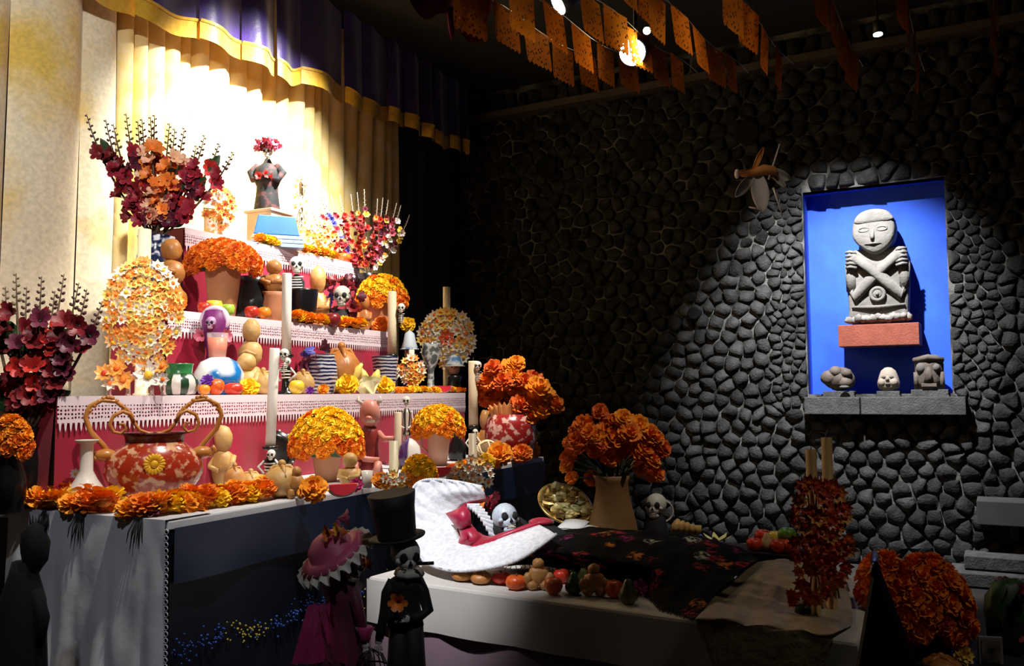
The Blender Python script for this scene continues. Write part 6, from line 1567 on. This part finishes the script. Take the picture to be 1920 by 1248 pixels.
for s in (-1, 1):
    c = 1646; q = lambda px: SX(c + s * (px - c))
    b = MB(); b.tube([(q(1690), -.055, SZ(540)), (q(1686), -.08, SZ(556)), (q(1662), -.10, SZ(530)), (q(1636), -.125 - .012 * s, SZ(505)), (q(1612), -.12, SZ(484))], [.045, .05, .052, .048, .042], 10, flat=.75); part('arm', b, idol, mats=M_idol)
    b = MB(); b.tube([(q(1692), -.05, SZ(494)), (q(1692), -.05, SZ(545))], [.05, .045], 10); part('upper_arm', b, idol, mats=M_idol)
    hnd = MB(); hnd.ell((q(1607), -.115, SZ(484)), (.05, .03, .05), 12, 8)
    ho = part('hand', hnd, idol, mats=M_idol)
    for i in range(5):
        yy = 472 + i * 7; b = MB(); b.tube([(q(1612), -.125, SZ(yy + 3)), (q(1601), -.135, SZ(yy)), (q(1593), -.115, SZ(yy + 1))], [.013, .014, .011], 6); part('finger', b, ho, mats=M_idol)
b = MB(); b.ring((SX(1646), -.10, SZ(553)), .052, .017, 24, 8, rot=(PI / 2, 0, 0)); part('navel_disc', b, idol, mats=M_idol)
b = MB(); b.ell((SX(1646), -.10, SZ(553)), (.042, .02, .042), 14, 8); b.ell((SX(1646), -.122, SZ(553)), .014, 8, 6); part('navel_boss', b, idol, mats=M_idol)
b = MB(); b.tube([(SX(1600), -.08, SZ(575)), (SX(1646), -.105, SZ(577)), (SX(1692), -.08, SZ(574))], [.012, .016, .012], 8); part('belt', b, idol, mats=M_idol)
random.seed(33)
for i in range(13):
    x = 1594 + i * 8.6; part('rough_foot_stone', MB().ell((SX(x), -.06 - rnd(0, .03), SZ(598 + rnd(-4, 4)) if True else 0), (.03 + rnd(0, .012), .035, .032), 8, 6, nz=.5, sd=i), idol, mats=mat('dark rough stone', (.13, .12, .11), .9, (.22, .2, .18), 14, bump=.6))
# three small heads on little plinths
def plinth(px0, px1, py, lab):
    a0 = onw(px0, 740, .05)[0]; a1 = onw(px1, 740, .05)[0]; zt_ = onw((px0 + px1) / 2, py, .05)[1]
    th = thing('small_plinth', lab, 'plinth', Wp((a0 + a1) / 2, ZL + .001, .05), WROT); hgt = max(.03, zt_ - ZL)
    part('block', MB().box((0, .04, hgt / 2), (a1 - a0, .18, hgt)), th, mats=M_slab, smooth=False, bevel=.005); part('foot', MB().box((0, .04, .006), (a1 - a0 + .012, .192, .012)), th, mats=M_slab, smooth=False)
    return Wp((a0 + a1) / 2, ZL + hgt + .002, .02)
M_br = mat('brown carved stone', (.075, .056, .045), .8, (.115, .088, .07), 10, bump=.5)
M_pale = mat('pale carved stone', (.24, .195, .15), .8, (.29, .24, .195), 10, bump=.3)
l = plinth(1545, 1603, 733, 'small stone plinth under the rounded animal head'); m = mpp(l); h_ = rise(l, 688)
th = thing('stone_animal', 'small rounded brown stone animal head on the ledge', 'sculpture', l, WROT)
b = MB(); b.ell((0, 0, h_ * .5), (28 * m, 24 * m, h_ * .5), 16, 12, nz=.15); part('skull_mass', b, th, mats=M_br)
for x, z, r, nm in ((-17, .55, 15, 'cheek'), (12, .35, 13, 'snout'), (14, .72, 11, 'brow'), (-4, .80, 12, 'brow')):
    part(nm, MB().ell((x * m, -14 * m, z * h_), (r * m, 12 * m, r * m * .9), 12, 8, nz=.12), th, mats=M_br)
part('mouth_hollow', MB().ell((12 * m, -27 * m, h_ * .16), (9 * m, 5 * m, 3 * m), 10, 6), th, mats=M_dk)
l = plinth(1645, 1688, 733, 'small stone plinth under the pale face'); m = mpp(l); h_ = rise(l, 688)
th = thing('carved_head', 'small pale stone human face between two brown heads', 'sculpture', l, WROT)
b = MB(); b.lathe([(12 * m, 0), (19 * m, h_ * .15), (20 * m, h_ * .35), (17 * m, h_ * .6), (13 * m, h_ * .85), (6 * m, h_ * .98), (.0005, h_)], 18, ey=.9); part('head', b, th, mats=M_pale)
for s in (-1, 1): part('eye', MB().ell((s * 7 * m, -15.5 * m, h_ * .58), (4 * m, 2 * m, 2.6 * m), 8, 6), th, mats=M_dk); part('cheek', MB().ell((s * 10 * m, -13 * m, h_ * .36), (8 * m, 7 * m, 8 * m), 10, 7), th, mats=M_pale)
part('nose', MB().tube([(0, -14 * m, h_ * .62), (0, -19 * m, h_ * .45)], [2 * m, 3.6 * m], 7), th, mats=M_pale)
part('mouth', MB().ell((0, -18.5 * m, h_ * .30), (5 * m, 2 * m, 2.2 * m), 8, 6), th, mats=M_dk)
l = plinth(1709, 1779, 730, 'wider stone plinth under the goggle-eyed head'); m = mpp(l); h_ = rise(l, 665)
th = thing('stone_mask', 'taller brown stone head with hollow eyes and a crest', 'sculpture', l, WROT)
b = MB(); b.lathe([(22 * m, 0), (24 * m, h_ * .3), (25 * m, h_ * .7), (22 * m, h_ * .92), (12 * m, h_), (.0005, h_ * 1.01)], 18, ey=.85); part('head', b, th, mats=M_br)
for s, r in ((-1, 9), (1, 7)): part('hollow_eye', MB().ell((s * 13 * m, -16 * m, h_ * .62), (r * m, 7 * m, r * 1.1 * m), 10, 7), th, mats=M_dk)
part('nose', MB().lathe([(9 * m, h_ * .2), (7 * m, h_ * .45), (4 * m, h_ * .75)], 10, c=(0, -18 * m, 0), ey=.6), th, mats=M_br)
part('crest', MB().tube([(-25 * m, -10 * m, h_ * .84), (0, -21 * m, h_ * .92), (25 * m, -10 * m, h_ * .84)], [5 * m, 6 * m, 5 * m], 8), th, mats=M_br)
for s in (-1, 1): part('side_band', MB().tube([(s * 22 * m, -9 * m, h_ * .02), (s * 22 * m, -12 * m, h_ * .5)], 4.5 * m, 7), th, mats=M_br)
part('jaw', MB().box((0, -18 * m, h_ * .12), (26 * m, 8 * m, h_ * .10)), th, mats=M_br, smooth=False, bevel=.004)

# ================================================================ hanging paper bird
YB = 5.2
def PB_(px, py, dy=0): return aty(px, py, YB + dy)
c = PB_(1428, 330); th = thing('paper_bird', 'orange and white paper bird hanging before the stone wall', 'paper bird', c); m = mpp(c)
def Q(px, py, dy=0): return PB_(px, py, dy) - c
M_ob = mat('orange paper', (.50, .17, .02), .7, (.60, .26, .06), 9); M_wp2 = mat('grey white paper', (.50, .45, .38), .75, (.58, .52, .46), 9)
b = MB(); b.tube([Q(1381, 322), Q(1392, 326), (Q(1412, 324)), Q(1432, 318), Q(1450, 320), Q(1458, 326)], [.012, .022, .030, .04, .035, .012], 10, flat=.8); part('body', b, th, mats=M_ob)
b = MB(); b.ell(Q(1382, 326), (.016, .02, .03), 10, 7); part('beak', b, th, mats=M_wp2)
def wing(nm, a, bb_, wd, dy, mm):
    A0, B0 = Q(*a), Q(*bb_, dy); d = B0 - A0; n = d.normalized().cross(Vector((0, 1, 0))); b = MB()
    b.grid(7, 10, lambda s, t: A0 + d * t + n * ((s - .5) * wd * math.sin(PI * (.12 + .85 * t)) ** .6) + Vector((0, .02 * math.cos(PI * (s - .5)), 0)))
    o = part(nm, b, th, mats=mm); sm = o.modifiers.new('thickness', 'SOLIDIFY'); sm.thickness = .003
wing('wing', (1422, 330), (1430, 396), .11, -.05, M_wp2); wing('wing', (1440, 322), (1482, 334), .09, .10, M_wp2); wing('wing', (1410, 332), (1380, 368), .07, -.08, M_wp2); wing('tail', (1448, 322), (1474, 352), .05, .05, M_wp2); wing('crest', (1414, 316), (1432, 276), .035, 0, M_ob)
b = MB(); b.tube([Q(1441, 336), Q(1456, 296), Q(1464, 272)], [.006, .005, .003], 6); b.tube([Q(1450, 352), Q(1460, 380), Q(1467, 404)], [.004, .004, .003], 6)
for (a, bb_) in (((1441, 336), (1462, 270)), ((1450, 352), (1467, 404)), ((1426, 392), (1404, 388))): part('straw', MB().tube([Q(*a), Q(*bb_)], [.006, .004], 6), th, mats=M_wp2)
b = MB(); b.tube([Q(1428, 318), Vector((0, 0, 4.80 - c.z))], .0015, 4); part('thread', b, th, mats=M_blackm)

# ================================================================ ceiling lamps
M_lens = mat('lit lens', (1, .95, .85), .3, emit=(1, .93, .78), estr=30)
M_lens3 = mat('brilliant lens', (1, .95, .85), .3, emit=(1, .9, .7), estr=90)
M_lens2 = mat('faint lit lens', (1, .95, .85), .3, emit=(1, .96, .9), estr=6)
for px, py, Y, r, lens, dirv, lb in ((1048, 8, 5.6, .07, M_lens, (-.7, -.1, -.5), 'black ceiling spotlight glowing above the orange banners'), (1186, 98, 4.95, .075, M_lens3, (-.2, -.7, -.4), 'black ceiling spotlight shining through an orange paper'), (1213, 57, 6.9, .030, M_lens, (-.2, -.6, -.6), 'small bright ceiling spotlight between orange papers'), (1646, 63, 6.6, .035, M_lens2, (0, -.05, -1), 'small dim ceiling spotlight above the niche')):
    p = aty(px, py, Y); d = Vector(dirv).normalized(); th = thing('spotlight', lb, 'lamp', p)
    q = d.to_track_quat('-Z', 'Y').to_euler()
    part('housing', MB().lathe([(r * .96, 0), (r * 1.05, 0), (r * 1.05, r * 2.6), (r * .7, r * 3.0), (.0005, r * 3.0)], 20), th, (0, 0, 0), q, mats=M_blackpaint)
    part('lens', MB().lathe([(.0005, -.012), (r * .97, -.012), (r * .97, -.002), (.0005, -.002)], 20), th, (0, 0, 0), q, mats=lens)
    top_ = -d * r * 2.2
    part('stem', MB().tube([top_, top_ + Vector((0, 0, .06)), Vector((top_.x, top_.y, 4.80 - p.z))], .012, 8), th, mats=M_blackpaint)

# ================================================================ cut-paper banners
def paper_mat(nm, c1, c2):
    m = bpy.data.materials.new(nm); m.use_nodes = True; N = m.node_tree.nodes; L = m.node_tree.links; N.remove(N['Principled BSDF'])
    tc = N.new('ShaderNodeTexCoord'); d = N.new('ShaderNodeBsdfDiffuse'); t = N.new('ShaderNodeBsdfTranslucent'); mx = N.new('ShaderNodeMixShader'); mx.inputs[0].default_value = .55
    d.inputs[0].default_value = (*c1, 1); t.inputs[0].default_value = (*c2, 1); L.new(d.outputs[0], mx.inputs[1]); L.new(t.outputs[0], mx.inputs[2])
    vo = N.new('ShaderNodeTexVoronoi'); vo.inputs['Scale'].default_value = 38; vo.inputs['Randomness'].default_value = .8; L.new(tc.outputs['Object'], vo.inputs['Vector'])
    lt = N.new('ShaderNodeMath'); lt.operation = 'LESS_THAN'; lt.inputs[1].default_value = .26; L.new(vo.outputs['Distance'], lt.inputs[0])
    sp = N.new('ShaderNodeSeparateXYZ'); L.new(tc.outputs['Object'], sp.inputs[0])
    tr = N.new('ShaderNodeBsdfTransparent'); m2 = N.new('ShaderNodeMixShader'); L.new(lt.outputs[0], m2.inputs[0]); L.new(mx.outputs[0], m2.inputs[1]); L.new(tr.outputs[0], m2.inputs[2])
    L.new(m2.outputs[0], N['Material Output'].inputs['Surface']); return m
M_pp = paper_mat('orange cut paper', (.22, .055, .004), (.40, .13, .01)); M_pp2 = paper_mat('amber cut paper', (.30, .10, .008), (.5, .2, .02))
PW, PH = .30, .20
def paper_mesh(m):
    b = MB(); n = 6
    pts = [(-PW / 2, 0)]
    b.grid(9, 9, lambda s, t: ((s - .5) * PW, .012 * math.sin(PI * s) * t, -t * PH))
    for i in range(n): x = -PW / 2 + (i + .5) * PW / n; b.add([(x - PW / n / 2, 0, -PH), (x, .0, -PH - .018), (x + PW / n / 2, 0, -PH)], [(0, 1, 2)])
    return b.mesh('paper_flag', m, True)
PMs = [paper_mesh(M_pp), paper_mesh(M_pp2), paper_mesh(paper_mat('shade toned cut paper', (.05, .014, .002), (.10, .03, .004)))]  # last one is orange paper with shade put into its colour, for unlit flags
SD = Vector((math.sin(math.radians(29)), math.cos(math.radians(29)), 0)); SROT = PI / 2 - math.radians(29)
def banner(label, px, py, Y, n, tilt=.10, step=.345, pm=0, twist=0.0, dim=False):
    """string of papers; the first flag's lower far corner hangs where (px, py) at depth Y lies"""
    p = aty(px, py, Y) + Vector((0, 0, PH)) - SD * PW / 2
    L = step * n; th = thing('paper_banner', label, 'banner', p, SROT)
    zf = lambda x: tilt * x + .02 * math.sin(x * 5)
    part('string', MB().tube([(x, 0, zf(x)) for x in [-.5 + (L + .6) * i / 14 for i in range(15)]], .002, 4), th, mats=M_stemw)
    for i in range(n):
        x = i * step
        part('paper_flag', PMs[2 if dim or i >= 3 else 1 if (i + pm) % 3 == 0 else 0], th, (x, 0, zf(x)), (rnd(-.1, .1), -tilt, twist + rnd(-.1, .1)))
    return th
random.seed(77)
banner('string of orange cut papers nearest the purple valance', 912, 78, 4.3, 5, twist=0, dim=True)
banner('string of orange cut papers before the glowing lamps', 1005, 80, 4.26, 5)
banner('string of orange cut papers beside the brightest lamp', 1128, 84, 4.45, 5)
banner('bright amber papers in front of the small lamp', 1192, 26, 4.2, 2, pm=0)
banner('string of orange cut papers past the small lamp', 1253, 84, 4.4, 5)
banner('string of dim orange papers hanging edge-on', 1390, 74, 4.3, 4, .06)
banner('string of shade-toned papers over the middle of stone wall', 1552, 60, 4.2, 4, .03, dim=True)
banner('string of shade-toned papers above the niche', 1698, 66, 4.2, 4, .02, dim=True)
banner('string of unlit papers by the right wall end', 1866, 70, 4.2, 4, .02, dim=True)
# magenta cloth swag
p = aty(820, -20, 4.3); th = thing('cloth_swag', 'magenta cloth swag hanging from the ceiling', 'swag', p)
tl_, tr_, br_, bl_, tip = [aty(*q) - p for q in ((756, -40, 4.1), (935, -40, 4.5), (906, 80, 4.45), (770, 6, 4.12), (848, 82, 4.25))]
b = MB(); b.grid(18, 10, lambda s, t: tl_.lerp(tr_, s).lerp(bl_.lerp(br_, s), t) + Vector((0, .035 * math.sin(11 * s), -.03 * math.sin(3 * PI * s) * t))); part('cloth', b, th, mats=mat('magenta cloth', (.22, .008, .05), .7, (.32, .02, .08), 7))
b = MB(); b.tube([tl_.lerp(tr_, .5) * .5 + tip * .5 + Vector((0, -.04, 0)), tip * .8 + tl_.lerp(tr_, .5) * .2 + Vector((0, -.04, 0)), tip + Vector((0, -.04, 0))], [.03, .018, .003], 8, flat=.4); part('point', b, th, mats=mat('magenta cloth', (0, 0, 0)))

# ================================================================ right foreground
# A-frame sign board
YS = 2.25
ap = aty(1640, 1056, YS); hA = ap.z; l = Vector((ap.x, ap.y, 0))
th = thing('sign_board', 'dark tent-shaped sign board standing at foot of bed table', 'sign', l, -.39)
M_sign = mat('dark grey board', (.012, .012, .011), .8, spec=.1)
sl = (aty(1712, 1248, YS).x - ap.x) / (ap.z - aty(1712, 1248, YS).z)
wl, wr = sl * hA * .55, sl * hA
part('panel', MB().prism([(0, hA), (wr, .004), (wr - .03, .004), (-.004, hA - .05)], -.13, .13), th, mats=M_sign, smooth=False)
part('panel', MB().prism([(0, hA), (.004, hA - .05), (-wl + .03, .004), (-wl, .004)], -.13, .13), th, mats=M_sign, smooth=False)
part('end_board', MB().prism([(0, hA - .03), (wr - .03, .02), (-wl + .03, .02)], -.12, -.105), th, mats=M_sign, smooth=False)
part('hinge', MB().tube([(0, -.13, hA), (0, .13, hA)], .01, 8), th, mats=M_black)
# low dark offering table with marigold pot
YR = 2.95
zt2 = aty(1800, 1246, YR).z
xa, xb = aty(1726, 1246, YR).x, aty(2010, 1246, YR).x
th = thing('side_table', 'low black side table under the big marigold pot', 'table', Vector(((xa + xb) / 2, YR + .12, 0)))
part('table_top', MB().box((0, 0, zt2 - .02), (xb - xa, .42, .04)), th, mats=M_blackm, smooth=False, bevel=.006)
for sx in (-1, 1):
    for sy in (-1, 1): part('leg', MB().box((sx * (xb - xa) * .45, sy * .17, zt2 / 2 - .02), (.04, .04, zt2 - .04)), th, mats=M_blackm, smooth=False)
l = Vector((aty(1742, 1246, YR + .12).x, YR + .12, zt2 + .001)); m = mpp(l); hh = rise(l, 1160)
pot('black_pot', 'black pot holding the big deep-orange marigold heads', l, [(36 * m, 0), (38 * m, .01), (44 * m, hh), (39 * m, hh), (34 * m, hh * .5), (.0005, hh * .4)], M_blackm)
dome('large deep-orange marigold mass above the black pot', l + Vector((.005, 0, hh - .02)), 84 * m, rise(l, 1036) - hh + .01, .046, [0, 0, 3], ry=.13)
p = Vector((aty(1662, 1120, YR + .12).x, YR + .14, 0)); p.z = aty(1662, 1118, YR + .14).z
dome('smaller deep-orange marigold mass beside the sign board', p, 52 * m, aty(1662, 1036, YR + .14).z - p.z, .044, [0, 3, 3], ry=.09)
hs_ = p.z - .0; b = MB(); b.lathe([(.04, 0), (.05, .01), (.03, hs_ * .7), (.045, hs_ - .002), (.04, hs_ - .002), (.0005, hs_ * .8)], 16); th = thing('black_stand', 'slim black vase behind the sign board', 'vase', Vector((p.x, p.y, 0))); part('body', b, th, mats=M_blackm)
part('rim', MB().ring((0, 0, hs_ - .004), .043, .004, 20, 6), th, mats=M_black)
l = Vector((aty(1806, 1240, YR).x, YR, zt2 + .001)); ruffled_flower('yellow rose on the low black side table', l, .035, (.55, .36, .05))
l = Vector((aty(1765, 1246, YR - .05).x, YR - .05, zt2 + .001)); bread_doll('dark brown bread on the low black side table', l, .045, .12, M_breadd, 'bun', name='bread_bun')
l = Vector((aty(1858, 1246, YR).x, YR, zt2 + .001)); th = thing('picture_frame', 'small framed portrait on the low black side table', 'frame', l, -.2)
part('frame', MB().box((0, 0, .045), (.075, .012, .09)), th, mats=mat('grey frame', (.25, .25, .25), .5), smooth=False, bevel=.003); part('picture', MB().box((0, -.007, .045), (.055, .003, .07)), th, mats=mat('dark portrait', (.02, .02, .02), .4, (.25, .22, .2), 30), smooth=False)
th = thing('red_flowers', 'dark bunch of red flowers at the end of the side table', 'bouquet', Vector((aty(1905, 1240, YR + .1).x, YR + .1, zt2 + .001)))
for i in range(16): part('flower_head', BM[random.choice(['crimson', 'plum', 'rose', 'crimson'])][i % 2], th, (rnd(-.09, .09), rnd(-.05, .05), rnd(.05, .24)), (PI / 2 + rnd(-.6, .6), 0, rnd(0, 6)), .026)
part('foliage', MB().ell((0, .02, .12), (.09, .06, .13), 12, 9, nz=.3), th, mats=M_leaf)
# grey stone wall bench and block
t0 = onw(1832, 960, .3)[0]; z1_ = onw(1880, 938, .3)[1]; z0_ = onw(1880, 984, .3)[1]
th = thing('stone_bench', 'pale grey wall-mounted slab on the stone wall', 'shelf', Wp(t0, z0_, .0), WROT)
part('slab', MB().box((.75, -.21, (z1_ - z0_) / 2), (1.5, .32, z1_ - z0_)), th, mats=mat('pale concrete', (.036, .035, .034), .8, (.044, .043, .042), 8), smooth=False, bevel=.008)
for x in (.25, 1.2): part('bracket', MB().box((x, -.11, -.06), (.06, .2, .12)), th, mats=M_blackpaint, smooth=False)
t0 = onw(1800, 1120, .25)[0]; 
th = thing('stone_block', 'grey stone block on the floor behind the marigolds', 'block', Wp(t0 + .35, .002, .45), WROT)
for i in range(2): part('course', MB().box((0, i * .06, .06 + .11 * i), (.8 - .2 * i, .4 - .12 * i, .10)), th, mats=M_slab, smooth=False, bevel=.008)
# front ornament E4: flower candle on a black stand before the altar
l = S(888, -.16, 0); zt3 = onplane(888, 925, l, Vector((0, 1, 0))).z; m = mpp(Vector((l.x, l.y, 1)))
th = thing('flower_stand', 'slim black stand before the altar table', 'stand', l); part('post', MB().lathe([(.10, 0), (.10, .015), (.02, .03), (.018, zt3 - .03), (.07, zt3 - .012), (.07, zt3)], 18), th, mats=M_black)
part('foot_ring', MB().ring((0, 0, .01), .1, .01, 22, 6), th, mats=M_black)
wc(888, 0, 0, 812, 15, 890, 888, 38, 32, 11, [('cream', 'o'), ('yellow', 'o'), ('cream', 'o'), ('white', 'o')], 'candle ringed by cream wax flowers on the slim black stand', base=Vector((l.x, l.y, zt3 + .001)))
